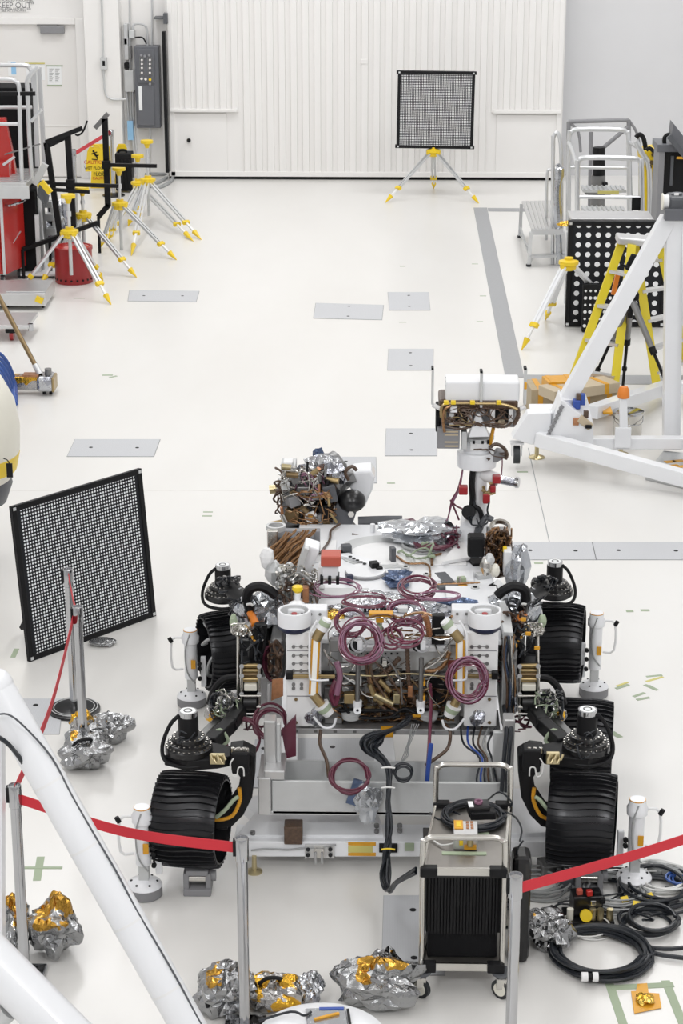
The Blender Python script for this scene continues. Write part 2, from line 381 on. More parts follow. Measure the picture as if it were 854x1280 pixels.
quad('trench_cover', ((655, 469), (900, 470), (902, 481), (657, 480)), 'strip_grey', 0.006)
quad('floor_joint', ((660, 560), (661, 560), (687.5, 677), (686.3, 677)), 'strip_grey', 0.0015)
quad('floor_joint', ((-10, 612.6), (860, 612.6), (860, 613.5), (-10, 613.5)), 'door_white', 0.0015)
def tape(name, x0, y0, x1, y1, wpx, m='green_tape', par=None, z=0.0):
    a, b = G(x0, y0, z), G(x1, y1, z); d = (b - a).normalized(); n_ = Vector((-d.y, d.x, 0)); w_ = wpx
    mb = MB(); mb.prism([a - n_ * w_, b - n_ * w_, b + n_ * w_, a + n_ * w_], (0, 0, 0), (0, 0, 0.0015 + (hash((x0, y0)) % 7) * 0.0003)); return mb.build(name, m, par or fl)
for t in ((254, 640, 266, 640, .012), (253, 645, 265, 645, .012), (128, 469, 141, 469, .02), (137, 472, 146, 470, .015), (499, 403, 508, 403, .01), (484, 604, 494, 604, .012),
          (30, 1085, 78, 1085, .012), (51, 1071, 46, 1101, .022), (16, 822, 21, 811, .018), (647, 590, 660, 590, .014), (668, 704, 679, 704, .014), (783, 764, 792, 764, .018), (801, 763, 812, 763, .018),
          (770, 861, 786, 856, .013), (792, 871, 806, 866, .013), (796, 875, 812, 872, .012), (806, 856, 820, 862, .015), (811, 857, 822, 863, .012), (808, 846, 828, 844, .012), (765, 915, 776, 922, .02),
          (500, 333, 507, 333, .012), (92, 373, 106, 373, .01), (590, 330, 598, 330, .01), (600, 370, 608, 370, .01), (596, 402, 604, 402, .01)):
    tape('tape_mark', *t)
for t in ((808, 852, 829, 846, .012), (771, 858, 785, 853, .01)): tape('tape_mark', *t, m='yellow_tape')
# the square of green tape with the amber film patch at the lower right
for t in ((762, 1230, 786, 1300, .022), (832, 1226, 862, 1300, .022), (764, 1235, 842, 1231, .022)): tape('tape_mark', *t)
kp = thing('tape_patch', 'crumpled amber film patch taped to the floor inside a green tape square', 'tape', G(810, 1250))
b = MB(); Q = [G(*p) for p in ((789, 1240), (795, 1240), (797, 1231), (809, 1230), (811, 1242), (824, 1243), (827, 1261), (793, 1268))]; b.prism([(p.x, p.y, 0.004) for p in Q][::-1], (0, 0, 0), (0, 0, 0.002)); b.build('film', 'kapton', kp)
bag('wad', G(807, 1252) + Vector((0, 0, 0.004)), (0.045, 0.05, 0.03), 5, 'kapton_foil', kp)

# back wall, left bay with the double door
wl = struct('wall_back', MB().bb((-9.5, WY, 0), (D(209, 100, WY).x, WY + 0.2, 11)), 'wall_white')
wr = struct('wall_back_right', MB().bb((2.80, WY + 0.35, 0), (9.5, WY + 0.5, 11.2)), 'wall_grey')  # grey colour carries the shade on this stretch of wall
struct('baseboard_left', MB().bb((-9.5, WY - 0.02, 0), (-6.5, WY, 0.12)), 'wall_white')
dz = D(60, 30, WY).z
dd = MB().bb((-6.9, WY - 0.035, 0.02), (D(98, 120, WY).x, WY + 0.0, dz)); d1 = struct('door_1', dd, 'door_white')
b = MB(); xr = D(98.5, 120, WY).x; b.bb((xr, WY - 0.09, 0), (xr + 0.14, WY, dz + 0.1)); b.bb((-7, WY - 0.09, dz), (xr, WY, dz + 0.1)); b.bb((xr + 0.14, WY - 0.03, 0), (xr + 0.19, WY, 11)); struct('trim_1', b, 'wall_white', 0.008)
b = MB(); b.bb((-6.9, WY - 0.045, D(60, 157, WY).z), (xr - 0.01, WY - 0.035, D(60, 155.6, WY).z)); b.build('rail', 'wall_white', d1)
px_box(50, 33, 80, 42, WY - 0.12, 0.08).build('door_closer', 'mid_grey', d1, bevel=.01); px_box(46, 31, 72, 33, WY - 0.1, 0.05).build('closer_arm', 'steel_dark', d1)
n1 = thing('notice', 'white printed notice taped with green tape on the double door', 'notice', D(68, 108, WY - 0.04))
px_box(59.5, 83, 77, 106.5, WY - 0.042, 0.004).build('sheet', 'paper', n1)
px_box(57.5, 81.5, 78.5, 83, WY - 0.045, 0.004).build('tape_strip', 'green_tape', n1); px_box(59, 106, 77.5, 107.5, WY - 0.045, 0.004).build('tape_strip', 'green_tape', n1)
b = MB()
for k in range(10):
    for c_ in range(2): px_box(61.5 + c_ * 7.5, 86 + k * 1.8, 67 + c_ * 7.5 - (k % 3), 86.5 + k * 1.8, WY - 0.045, 0.002, b)
b.build('printed_lines', 'printed_grey', n1)
n2 = thing('notice', 'white and pale blue sticker on the door behind the guard rail', 'sticker', D(15, 96, WY - 0.04))
px_box(10, 76, 20, 95, WY - 0.042, 0.004).build('sheet', 'paper', n2); px_box(14, 78, 20, 93, WY - 0.045, 0.003).build('print', 'pale_blue', n2)
n3 = thing('notice', 'white letter sheet with orange top edge on the door above the platform rail', 'notice', D(44, 100, WY - 0.04))
px_box(33, 81, 56, 100, WY - 0.042, 0.004).build('sheet', 'paper', n3); px_box(31, 78.5, 56, 80, WY - 0.045, 0.004).build('tape_strip', 'yellow_tape', n3)
ks = thing('wall_sign', 'grey lettered keep out sign on the white wall above the door', 'sign', D(17, 14, WY))
px_box(-2, -4, 36, 14.5, WY - 0.012, 0.012).build('panel', 'wall_white', ks)
text('lettering', '"KEEP OUT"', 0.118, D(17.5, 6.8, WY - 0.014), (pi / 2, 0, 0), 'printed_grey', ks)
for k, (yy, s_) in enumerate(((0.5, 'AUTHORIZED PERSONNEL'), (11.2, 'THIS AREA RESTRICTED'), (13.3, 'SEE ATTENDANT'))): text('lettering', s_, 0.05, D(17.5, yy, WY - 0.014), (pi / 2, 0, 0), 'printed_grey', ks)
# pilaster edge and recess
b = MB(); b.bb((D(111, 100, WY).x, WY - 0.3, 0), (D(154, 100, WY).x, WY, 11)); struct('wall_pier', b, 'wall_white')
for o in (bpy.data.objects['wall_pier'],): o.name = 'trim_2'
# conduit with a small junction box
cn = thing('conduit', 'thin grey wall conduit with small switch box right of the door', 'conduit', D(128, 120, WY - 0.34))
b = MB(); Yc = WY - 0.33
b.tube([D(126.5, -10, Yc), D(128, 30, Yc), D(129, 80, Yc), D(130, 100, Yc), D(132, 117, Yc), D(140, 124, Yc), D(158, 124, Yc)], 0.016); b.build('pipe', 'alu_dull', cn)
px_box(125.5, 72, 133.5, 87, Yc - 0.05, 0.06).build('switch_box', 'alu_dull', cn, bevel=.005); px_box(128, 76, 131, 82, Yc - 0.06, 0.02).build('switch', 'black', cn)
# electrical cabinet
ep = thing('electrical_cabinet', 'tall dark grey electrical cabinet with switches on the white wall', 'cabinet', D(184, 160, WY))
px_box(169, 58, 199.5, 160, WY - 0.26, 0.26).build('housing', 'panel_grey', ep, bevel=.012)
px_box(171.5, 61, 193, 104, WY - 0.28, 0.02).build('upper_door', 'panel_grey', ep, bevel=.006); px_box(171.5, 107, 193, 157, WY - 0.28, 0.02).build('lower_door', 'panel_grey', ep, bevel=.006)
px_box(173.5, 108, 177.5, 138, WY - 0.285, 0.006).build('label_strip', 'paper', ep)
for (x0, x1) in ((174.5, 179.5), (184.5, 189.5)):
    b = MB(); px_box(x0, 71, x0 + .6, 94, WY - 0.288, 0.01, b); px_box(x1, 71, x1 + .6, 94, WY - 0.288, 0.01, b); px_box(x0, 71, x1, 71.7, WY - 0.288, 0.01, b); px_box(x0, 93.5, x1, 94.1, WY - 0.288, 0.01, b); b.build('bezel', 'steel_dark', ep)
    for yy in (75, 80, 85, 91): MB().cyl(D((x0 + x1) / 2 + .3, yy, WY - .28), D((x0 + x1) / 2 + .3, yy, WY - .31), .018, n=10).build('switch', 'steel', ep)
for (x, y, m_) in ((176.5, 69, 'mid_grey'), (181, 70, 'mid_grey'), (186.5, 69, 'mid_grey'), (177, 98.5, 'steel'), (182, 99, 'steel'), (187.5, 99.5, 'yellow'), (187.5, 105, 'mid_grey')):
    MB().cyl(D(x, y, WY - .28), D(x, y, WY - .31), .022, n=10).build('knob', m_, ep)
# boxes and pipes left of the cabinet
cp = thing('pipe_cluster', 'cluster of wall boxes, valves and silver pipes left of the grey cabinet', 'pipework', D(162, 210, WY))
for (x0, y0, x1, y1, m_) in ((155.5, 88, 167, 115, 'alu_dull'), (155, 30, 160, 75, 'tube_silver'), (161, 38, 168, 48, 'alu_dull'), (154.5, 48, 159, 56, 'mid_grey'), (160, 58, 164, 74, 'steel_dark'), (155, 79, 161, 86, 'black'), (166, 88, 171, 113, 'mid_grey')):
    px_box(x0, y0, x1, y1, WY - 0.15, 0.14).build('box', m_, cp, bevel=.006)
for pts in (((162, -5), (162, 60), (163, 120), (165, 160), (168, 205), (169, 218)), ((167, 44), (167, 31), (180, 31), (184, 40), (184, 58)), ((190, -5), (190, 58)), ((188, 160), (187, 185), (186, 214)), ((166, 115), (167, 150), (171, 195), (172, 218)), ((158, 112), (160, 140), (162, 160))):
    MB().tube([D(x, y, WY - .1) for x, y in pts], .017).build('pipe', 'tube_silver', cp)
MB().tube([D(168, 47, WY - .1), D(178, 47, WY - .15), D(183, 55, WY - .15)], .012).build('cable', 'black', cp)
MB().box(D(163, 163, WY - .16), (.09, .03, .30)).build('tag', 'pale_blue', cp)
# black track post of the sliding wall
b = MB(); b.bb((D(203.5, 40, WY - .2).x, WY - .35, D(207, 216, WY - .35).z), (D(210.5, 150, WY - .2).x, WY - .2, D(207, 40, WY - .35).z)); o = b.build('track_post', 'black'); tag(o, 'tall black steel post standing beside the corrugated white wall panel', 'post')
b = MB(); px_box(204, 17, 209, 30, WY - .3, .3, b); px_box(192, 22, 204, 24, WY - .3, .3, b); o = b.build('wall_bracket', 'dark_grey'); tag(o, 'small black bracket on the wall above the black post', 'bracket')
# hoses on the floor under the cabinet
o = coil(G(197, 220) , .28, 5, .028, 3, thick=.05, flat=.6).build('hose_coil', 'wire_grey'); tag(o, 'grey hose coiled on the floor at the foot of the black post', 'hose')
b = MB(); b.tube([G(185, 232, .02), G(200, 234, .02), G(214, 226, .02), G(216, 219, .02)], .03); b.tube([G(178, 226, .02), G(195, 229, .02), G(208, 222, .02)], .03); o = b.build('flat_hose', 'wire_grey'); tag(o, 'pair of grey hoses lying on the floor in front of the coiled hose', 'hose')

# corrugated sliding wall panel
px0, px1 = D(210, 130, WY).x, D(703, 130, WY).x
cw = struct('wall_panel', MB().bb((px0, WY - .12, 0.07), (px1, WY, 11)), 'wall_white'); cw.name = 'wall_back_panel'
struct('panel_gap_shade', MB().bb((px0, WY - .1, 0), (px1, WY + .05, 0.069)), 'black')  # black strip painted in for the shade in the gap below the panel
zl = D(300, 138, WY).z; zc = D(300, 216, WY).z; n_ = 33; pw = (px1 - px0 - .1) / n_
xa, xb = D(296, 130, WY).x, D(616, 130, WY).x
src = {}
for k in range(n_):
    x = px0 + .05 + (k + .5) * pw; z0 = zc if xa < x < xb else zl
    key = round(z0, 2)
    if key not in src:
        wv = pw * .60; q = [(-wv / 2, 0), (-wv * .42, -.035), (wv * .42, -.035), (wv / 2, 0)]
        mb = MB(); P = [Vector((x + a_, WY - .12 + c_, z0)) for a_, c_ in q]; mb.prism(P, (0, 0, 0), (0, 0, 11 - z0)); src[key] = mb.build('rib', 'wall_white', cw); src[key + 1000] = x; last = src[key]
    else:
        o = src[key].copy(); COL.objects.link(o); o.location.x += x - src[key + 1000]
def wbx(name, x0, y0, x1, y1, dp, m='wall_white', par=None, bev=.006): return px_box(x0, y0, x1, y1, WY - .12 - dp, dp, None).build(name, m, par or cw, bevel=bev)
wbx('ledge', 212, 136.5, 296, 140, .09); wbx('ledge', 617, 138, 702, 142, .09)
wbx('skirt', 212, 216, 703, 220.5, .05); wbx('edge_post', 211, 0, 217, 220, .05); wbx('edge_post', 697, 0, 703, 221, .05)
hd = wbx('hatch', 216, 142, 284, 218, .02); wbx('hatch_panel', 222, 148, 258, 184, .012, par=hd)
MB().cyl(D(236, 175.5, WY - .14), D(236, 175.5, WY - .2), .032, n=14).build('latch', 'black', hd)
wbx('flat_panel', 620, 144, 697, 216, .02)
o = wbx('wall_plate', 451, 74, 460, 80, .045)
# ================================================================== SURVEY TRIPODS
def yellow_tripod(apexpx, Y, feet, label, group, top=None, low=None, white=False):
    A = D(*apexpx, Y); t = thing('survey_tripod', label, 'tripod', (A.x, A.y, 0), group)
    MB().lathe([(.0, -.07), (.05, -.07), (.085, -.05), (.085, -.01), (.11, 0.0), (.11, .035), (.05, .05), (.05, .075), (0, .075)], A, n=12, flat=True).build('tripod_head', 'yellow', t)
    for f in feet:
        f = Vector(f); d = f - A; h = (Vector((d.x, d.y, 0))).normalized(); s = A + h * .085 + Vector((0, 0, -.02)); dd = (f - s); L = dd.length; dn = dd.normalized(); side = Vector((-h.y, h.x, 0))
        e = s + dn * (L * .70); g = s + dn * (L * .86); b = MB()
        b.beam(s + side * .022, e + side * .022, .026, .03, h); b.beam(s - side * .022, e - side * .022, .026, .03, h)
        if white: b.beam(s, e, .05, .015, h)
        lg = b.build('leg', 'white_paint' if white else 'tube_silver', t)
        MB().beam(e - dn * .02, g, .030, .022, h).build('lower_leg', 'white_matte', lg)
        MB().beam(e - dn * .03, e + dn * .025, .10, .05, h).build('clamp', 'yellow', lg, bevel=.006)
        MB().cyl(g, f, .038, .004, n=8).build('foot_spike', 'yellow', lg)
        MB().box(s, (.06, .06, .07), math.atan2(h.y, h.x)).build('hinge', 'yellow', lg, bevel=.006)
    if low is not None: MB().cyl(A, A - Vector((0, 0, low)), .022, n=10).build('lower_column', 'alu_dull', t)
    if top is not None:
        T = A + Vector((0, 0, top)); MB().cyl(A, T, .020, n=10).build('column', 'tube_silver', t)
        MB().cyl(A + Vector((0, 0, top * .45)), A + Vector((0, 0, top * .58)), .030, n=10).build('collar', 'tube_silver', t)
        MB().lathe([(0, -.09), (.025, -.09), (.045, -.03), (.09, -.02), (.09, .02), (0, .02)], T, n=12).build('top_plate', 'yellow', t)
    return t
def foot(*p): return G(*p)
gt = 'yellow headed survey tripods by the left wall'
def ztop(a, b, Y): return D(*b, Y).z - D(*a, Y).z
T = [((87, 291), 24.9, [foot(139, 381), foot(21, 368), foot(129, 351)], 'nearest survey tripod of the left group, standing over the red bin', (79, 245), .52),
     ((104, 270), 26.2, [foot(171, 347), foot(50, 357), foot(100, 325)], 'second survey tripod, standing behind the red bin', (103, 236), .5),
     ((150, 256), 27.4, [foot(221, 325), foot(125, 310), foot(137, 299)], 'survey tripod in the middle of the left group, long white leg to the right', (149, 211), .62),
     ((185, 226), 29.4, [foot(164, 320), foot(252, 300), foot(160, 283)], 'rightmost survey tripod of the left group with the tallest column', (185, 177), .5),
     ((173, 230), 30.0, [foot(242, 302), foot(134, 300), foot(176, 272)], 'farthest survey tripod of the left group, just left of the tallest one', (174, 195), .5)]
for a, Y, f, lb, tp, lo in T: yellow_tripod(a, Y, f, lb, gt, ztop(a, tp, Y), lo)

# ------------------------------------------------------------------ red bin
c = G(93, 352); zt = D(93, 308, c.y).z
rb = thing('waste_bin', 'dark red round metal bin with perforated foot under the tripods', 'bin', c)
r_ = .235
MB().lathe([(r_ * .97, 0.0), (r_, .01), (r_ * .985, zt * .5), (r_ * .99, zt - .03), (r_ * .94, zt - .02), (r_ * .9, .03), (0, .03)], c, n=32).build('drum', 'red_bin', rb)
MB().lathe([(r_ * .9, zt - .03), (r_ * 1.03, zt - .03), (r_ * 1.03, zt + .005), (r_ * .9, zt + .005)], c, n=32, close=True).build('rim', 'red_bin', rb)
MB().lathe([(0, .012), (r_ * .92, 0), (r_ * .92, -.008), (0, -.008)], c + Vector((0, 0, zt)), n=32).build('lid', 'red_paint', rb)
for k in range(20):
    a = 2 * pi * k / 20; d = Vector((cos(a), sin(a), 0)); MB().cyl(c + d * (r_ - .004) + Vector((0, 0, .055)), c + d * (r_ + .004) + Vector((0, 0, .055)), .014, n=8).build('vent_hole', 'black', rb)

# ------------------------------------------------------------------ red tool cabinet with casters
Yc = 25.3; a = D(-22, 340, Yc); b_ = D(19, 243, Yc)
tcab = thing('tool_cabinet', 'red steel tool cabinet on casters at the left edge', 'cabinet', ((a.x + b_.x) / 2, Yc + .25, 0))
zb = .14; zt = D(10, 243, Yc).z; xl = a.x; xr = D(8, 300, Yc).x; 
B = MB(); B.prism([(xl, Yc, zb), (xr, Yc - .12, zb), (xr + .16, Yc + .42, zb), (xl, Yc + .6, zb)], (0, 0, 0), (0, 0, zt - zb)); B.build('body', 'red_paint', tcab, bevel=.01)
for k in range(7): MB().bb((xl + .02, Yc - .10 - .02, zb + .05 + k * .125), (xr - .06, Yc - .05, zb + .155 + k * .125)).build('drawer', 'red_paint', tcab, bevel=.006); MB().bb((xl + .1, Yc - .14, zb + .13 + k * .125), (xr - .1, Yc - .12, zb + .145 + k * .125)).build('drawer_pull', 'tube_silver', tcab)
MB().beam((xr - .02, Yc - .125, zb), (xr - .02, Yc - .125, zt), .035, .02, (0, 1, 0)).build('corner_trim', 'tube_silver', tcab)
MB().tube([(xr + .02, Yc - .06, zt - .12), (xr + .1, Yc - .08, zt - .12), (xr + .22, Yc + .3, zt - .12), (xr + .15, Yc + .34, zt - .12)], .015, k=3).build('push_handle', 'chrome', tcab)
MB().beam((xr + .05, Yc + .1, zb + .35), (xr + .12, Yc + .3, zb + .46), .03, .01).build('latch', 'tube_silver', tcab)
for (x, y) in ((xr - .06, Yc - .04), (xr + .08, Yc + .34), (xl + .06, Yc + .05)):
    w_ = MB().cyl((x - .018, y, .062), (x + .018, y, .062), .062, n=18).build('caster_wheel', 'rubber', tcab)
    MB().cyl((x - .021, y, .062), (x + .021, y, .062), .038, n=14).build('hub', 'tube_silver', w_); MB().beam((x, y, .13), (x, y, .15), .07, .07, (0, 1, 0)).build('caster_plate', 'steel', w_)

# ------------------------------------------------------------------ black cabinet behind, aluminium work platform with guard rails
Yk = 26.2
k_ = MB(); k_.bb((D(-10, 200, Yk).x, Yk, .04), (D(40, 200, Yk).x, Yk + .5, D(20, 106, Yk + .3).z)); k_ = k_.build('black_cabinet', 'black_soft', bevel=.01); tag(k_, 'tall matt black cabinet standing behind the aluminium guard rails', 'cabinet')
k2 = MB(); k2.bb((D(24, 300, 25.95).x, 25.75, 0.06), (D(49.5, 300, 25.95).x, 26.15, D(40, 236, 25.95).z)); k2 = k2.build('black_crate', 'black_soft', bevel=.01); tag(k2, 'upright black crate on a flat trolley beside the red tool cabinet', 'crate')
tr = thing('flat_trolley', 'low white flat trolley under the upright black crate', 'trolley', G(50, 335))
B = MB(); B.bb((D(24, 330, 25.7).x, 25.6, .03), (D(72, 330, 25.7).x, 26.3, .058)); B.build('deck', 'white_matte', tr, bevel=.006)
for x, y in ((D(28, 300, 25.9).x, 25.7), (D(68, 300, 25.9).x, 25.7), (D(68, 300, 25.9).x, 26.2)): MB().cyl((x - .01, y, .015), (x + .01, y, .015), .015, n=8).build('roller', 'black', tr)
Yp = 25.4
pf = thing('work_platform', 'silver aluminium work platform with rounded guard rails at the left edge', 'platform', (D(20, 300, Yp).x, Yp, 0))
def ptube(pts, r, name, par, m='tube_silver', k=3, n=10): return MB().tube(pts, r, n, k).build(name, m, par)
def pxs(L, Y): return [D(x, y, Y if not isinstance(Y, (list, tuple)) else Y[i]) for i, (x, y) in enumerate(L)]
ptube(pxs([(-40, 99), (8, 99), (20, 102), (24, 112), (25, 160), (27.5, 228)], Yp - .3), .026, 'guard_rail', pf)
ptube(pxs([(-40, 155), (23, 155)], Yp - .3), .024, 'mid_rail', pf)
ptube(pxs([(-40, 81.5), (28, 81.5), (36, 84), (40, 92), (42, 110)], Yp + .55), .026, 'guard_rail', pf)
ptube(pxs([(-40, 134), (40, 134)], Yp + .55), .024, 'mid_rail', pf)
ptube(pxs([(48, 84), (40, 91), (34, 101), (34.5, 115), (36.5, 170), (40, 226)], Yp), .027, 'guard_rail', pf)
ptube(pxs([(52, 137), (39, 152)], Yp), .022, 'mid_rail', pf)
B = MB(); B.beam(*pxs([(43, 88), (47, 208)], Yp + .3), .05, .05, (0, 1, 0)); B.build('post', 'tube_silver', pf); B = MB(); B.beam(*pxs([(49, 84), (56, 210)], Yp + .5), .05, .05, (0, 1, 0)); B.build('post', 'tube_silver', pf)
dz_ = D(20, 228, Yp - .4).z
B = MB(); B.bb((D(-60, 228, Yp).x, Yp - .45, dz_ - .07), (D(41, 228, Yp).x, Yp + .6, dz_)); B.build('deck', 'aluminium', pf, bevel=.006)
B = MB(); B.bb((D(-60, 228, Yp).x, Yp - .47, dz_ - .19), (D(44, 228, Yp).x, Yp - .44, dz_ - .03)); B.build('deck_edge', 'alu_dull', pf, bevel=.006)
for k in range(8): MB().bb((D(-60, 228, Yp).x, Yp - .44 + k * .13, dz_ + .001), (D(40, 228, Yp).x, Yp - .36 + k * .13, dz_ + .014)).build('deck_plank', 'aluminium', pf)
MB().beam(*pxs([(46, 268), (49, 340)], Yp + .35), .05, .05, (0, 1, 0)).build('leg', 'tube_silver', pf); MB().beam(Vector((D(40, 228, Yp).x, Yp + .5, dz_)), Vector((D(40, 228, Yp).x, Yp + .5, 0)), .05, .05, (0, 1, 0)).build('leg', 'tube_silver', pf)
MB().beam(D(43, 230, Yp + .1), D(57, 205, Yp + .1), .06, .08).build('corner_bracket', 'alu_dull', pf)
# red fixture on the platform
rf = thing('red_fixture', 'red slanted metal fixture standing on the work platform', 'fixture', D(10, 220, Yp))
B = MB(); B.prism(pxs([(-10, 148), (6, 148), (15, 190), (20, 222), (-10, 222)], Yp + .15), (0, 0, 0), (0, .12, 0)); B.build('plate', 'red_paint', rf, bevel=.008)
B = MB(); B.bb(D(-6, 205, Yp - .1), D(19, 224, Yp + .3)); B.build('foot', 'red_paint', rf, bevel=.008)
MB().beam(D(4, 206, Yp - .12), D(18, 196, Yp - .12), .05, .03).build('handle_bar', 'tube_silver', rf)
# aluminium step ladder with bristles of yellow pads behind black stands
sl = thing('step_ladder', 'small aluminium step ladder half hidden behind the black stand frames', 'ladder', G(65, 318))
Ys = 26.6
for (a, c) in (((52, 250), (60, 318)), ((63, 250), (76, 318))): MB().beam(D(*a, Ys), D(*c, Ys), .05, .03, (0, 1, 0)).build('rail', 'alu_dull', sl)
for y in (252, 268, 286, 303): B = MB(); B.bb(D(53 + (y - 250) * .12, y, Ys - .08), D(67 + (y - 250) * .14, y + 5, Ys + .08)); B.build('step', 'tube_silver', sl)
mp_ = thing('bristle_pad', 'yellow and dark green bristle pad leaning at the platform corner', 'brush', D(57, 245, 25.2))
B = MB(); B.beam(D(50, 228, 25.15), D(62, 242, 25.15), .10, .06, (0, 1, 0)); B.build('back', 'yellow', mp_)
for k in range(9): B = MB(); p = D(50 + k * 1.3, 231 + k * 1.6, 25.13); B.cyl(p, p + Vector((.0 - .03, 0, -.14)), .016, n=6); B.build('bristle', 'dark_grey', mp_)
o = bag('foil_bundle', G(80, 322, 0), (.22, .3, .75), 41, 'foil_plain'); tag(o, 'tall silver foil bundle standing behind the nearest tripods', 'foil bundle')

# ------------------------------------------------------------------ black frame stands
def bar(name, par, a, b, w_=.045, h_=.045, m='black'): return MB().beam(a, b, w_, h_, (0, 1, 0) if abs((Vector(b) - Vector(a)).y) < .3 else (0, 0, 1)).build(name, m, par)
s1 = thing('black_stand', 'black steel stand with slanted top bar behind the red bin', 'stand', G(92, 300)); Y1 = 26.0
bar('post', s1, D(84.5, 168, Y1), D(92.5, 292, Y1), .075, .06); bar('top_bar', s1, D(57, 178, Y1 - .1), D(103, 160, Y1), .055, .055); bar('diagonal_bar', s1, D(58, 178, Y1 - .1), D(76, 300, Y1 - .1), .07, .05)
bar('strut', s1, D(62, 182, Y1 - .1), D(84, 171, Y1)); bar('cross_bar', s1, D(66, 230, Y1 - .12), D(148, 232.5, Y1 - .12), .045, .045); bar('cross_bar', s1, D(-10, 231, Y1 - .5), D(62, 228, Y1 - .3), .045, .045)
bar('cross_bar', s1, D(66, 237, Y1 - .2), D(112, 240, Y1 - .2), .04, .04); bar('base_arm', s1, D(28, 312, Y1 - .4), D(123, 278, Y1 + .1), .05, .05); bar('joint_block', s1, D(83, 231, Y1 - .1), D(93, 231, Y1 - .1), .13, .1)
for p in ((28, 312, Y1 - .4), (62, 300, Y1 - .2)): q = D(*p); MB().cyl(q, (q.x, q.y, 0), .02, n=8).build('leg', 'black', s1)
MB().tube(pxs([(94, 168), (98, 169), (104, 164), (109, 151)], Y1 - .05), .012).build('cable', 'black', s1)
bar('rail', s1, D(-10, 117, Y1 - .9), D(44, 117, Y1 - .9), .045, .045); bar('rail_rod', s1, D(6, 193, Y1 - .9), D(50, 180, Y1 - .5), .015, .015, 'steel_dark')
s2 = thing('black_stand', 'black steel stand with a short clamp bar on top by the caution sign', 'stand', G(137, 300)); Y2 = 27.2
bar('post', s2, D(131, 148, Y2), D(135, 258, Y2), .075, .06); bar('top_clamp', s2, D(119, 160, Y2), D(135, 142, Y2), .06, .06, 'steel_dark'); bar('cross_bar', s2, D(131, 206, Y2 - .1), D(196, 207.5, Y2 - .1), .045, .045)
bar('foot_arm', s2, D(136, 256, Y2), D(123, 271, Y2), .07, .06); MB().cyl(D(123, 271, Y2), Vector((D(123, 271, Y2).x, Y2, 0)), .02, n=8).build('leg', 'black', s2); bar('joint_block', s2, D(128, 206, Y2 - .08), D(138, 206, Y2 - .08), .1, .08)

# ------------------------------------------------------------------ caution signs, case, stanchions by the wall
def caution(x0, x1, y0, y1, Y, label, txt=True, handle=True, low=False):
    t = thing('caution_sign', label, 'sign', D((x0 + x1) / 2, y1, Y), 'yellow caution signs by the wall')
    P = pxs([(x0, y1), (x1, y1), (x1 - 2.5, y0 + 5), (x1 - 5, y0), (x0 + 5, y0), (x0 + 2.5, y0 + 5)], Y)
    MB().prism(P, (0, 0, 0), (0, .03, 0)).build('panel', 'yellow', t, bevel=.006)
    if handle: ptube(pxs([(x0 + 7, y0 + 1), (x0 + 8, y0 - 2.5), (x1 - 8, y0 - 2.5), (x1 - 7, y0 + 1)], Y), .012, 'handle', t, 'yellow')
    c = D((x0 + x1) / 2, (y0 + y1) / 2, Y)
    if txt:
        px = (x1 - x0) / 78.
        text('caution_lettering', 'CAUTION', px * .235, D((x0 + x1) / 2, y0 + (y1 - y0) * .62, Y - .003), (pi / 2, 0, 0), 'red_print', t)
        text('wet_floor_lettering', 'WET FLOOR', px * .185, D((x0 + x1) / 2, y0 + (y1 - y0) * .86, Y - .003), (pi / 2, 0, 0), 'black', t)
        m_ = (x0 + x1) / 2; q = lambda x, y: D(m_ + x, y0 + y, Y - .004)
        b = MB(); b.cyl(q(-2, 5) + Vector((0, -.003, 0)), q(-2, 5), .016, n=10); b.beam(q(-1.5, 6.5), q(1.5, 11), .03, .004, (0, 1, 0)); b.beam(q(1.5, 11), q(4.5, 9.5), .02, .004, (0, 1, 0)); b.beam(q(1.5, 11), q(3.5, 14.5), .02, .004, (0, 1, 0)); b.beam(q(-1, 7.5), q(-4.5, 8.5), .014, .004, (0, 1, 0)); b.beam(q(-1, 7.5), q(2.5, 6), .014, .004, (0, 1, 0)); b.beam(q(-4, 15), q(3, 15.5), .012, .004, (0, 1, 0))
        b.build('slipping_figure', 'black', t)
    if low:
        text('small_lettering', 'WET', .09, D((x0 + x1) / 2, y0 + 33, Y - .003), (pi / 2, 0, 0), 'black', t); text('small_lettering', 'FLOOR', .075, D((x0 + x1) / 2, y0 + 38, Y - .003), (pi / 2, 0, 0), 'black', t)
        text('small_lettering', 'CAUTION', .06, D((x0 + x1) / 2, y0 + 43, Y - .003), (pi / 2, 0, 0), 'red_print', t)
    return t
caution(106.5, 131, 184, 214.5, 31.1, 'front yellow caution wet floor sign with slipping figure, hung left of the black stand')
caution(113, 140, 180, 235.5, 31.9, 'larger yellow caution sign standing just behind the front one', False, False, True)
caution(143, 161, 180, 234, 32.3, 'yellow sign peeking out above the black hard case', False, False)
hc = thing('hard_case', 'black ribbed hard case standing upright by the wall', 'case', G(152, 242))
Yh = 31.75
px_box(144, 192, 165, 239, Yh, .3).build('shell', 'black', hc, bevel=.02)
for k in range(4): px_box(147 + k * 4.5, 200, 149 + k * 4.5, 236, Yh - .02, .02).build('rib', 'black', hc)
ptube(pxs([(148, 192), (149, 188), (157, 188), (158, 192)], Yh + .1), .02, 'handle', hc, 'black'); px_box(165, 203, 167, 208, Yh + .05, .05).build('latch', 'steel', hc); px_box(165, 222, 167, 227, Yh + .05, .05).build('latch', 'steel', hc)

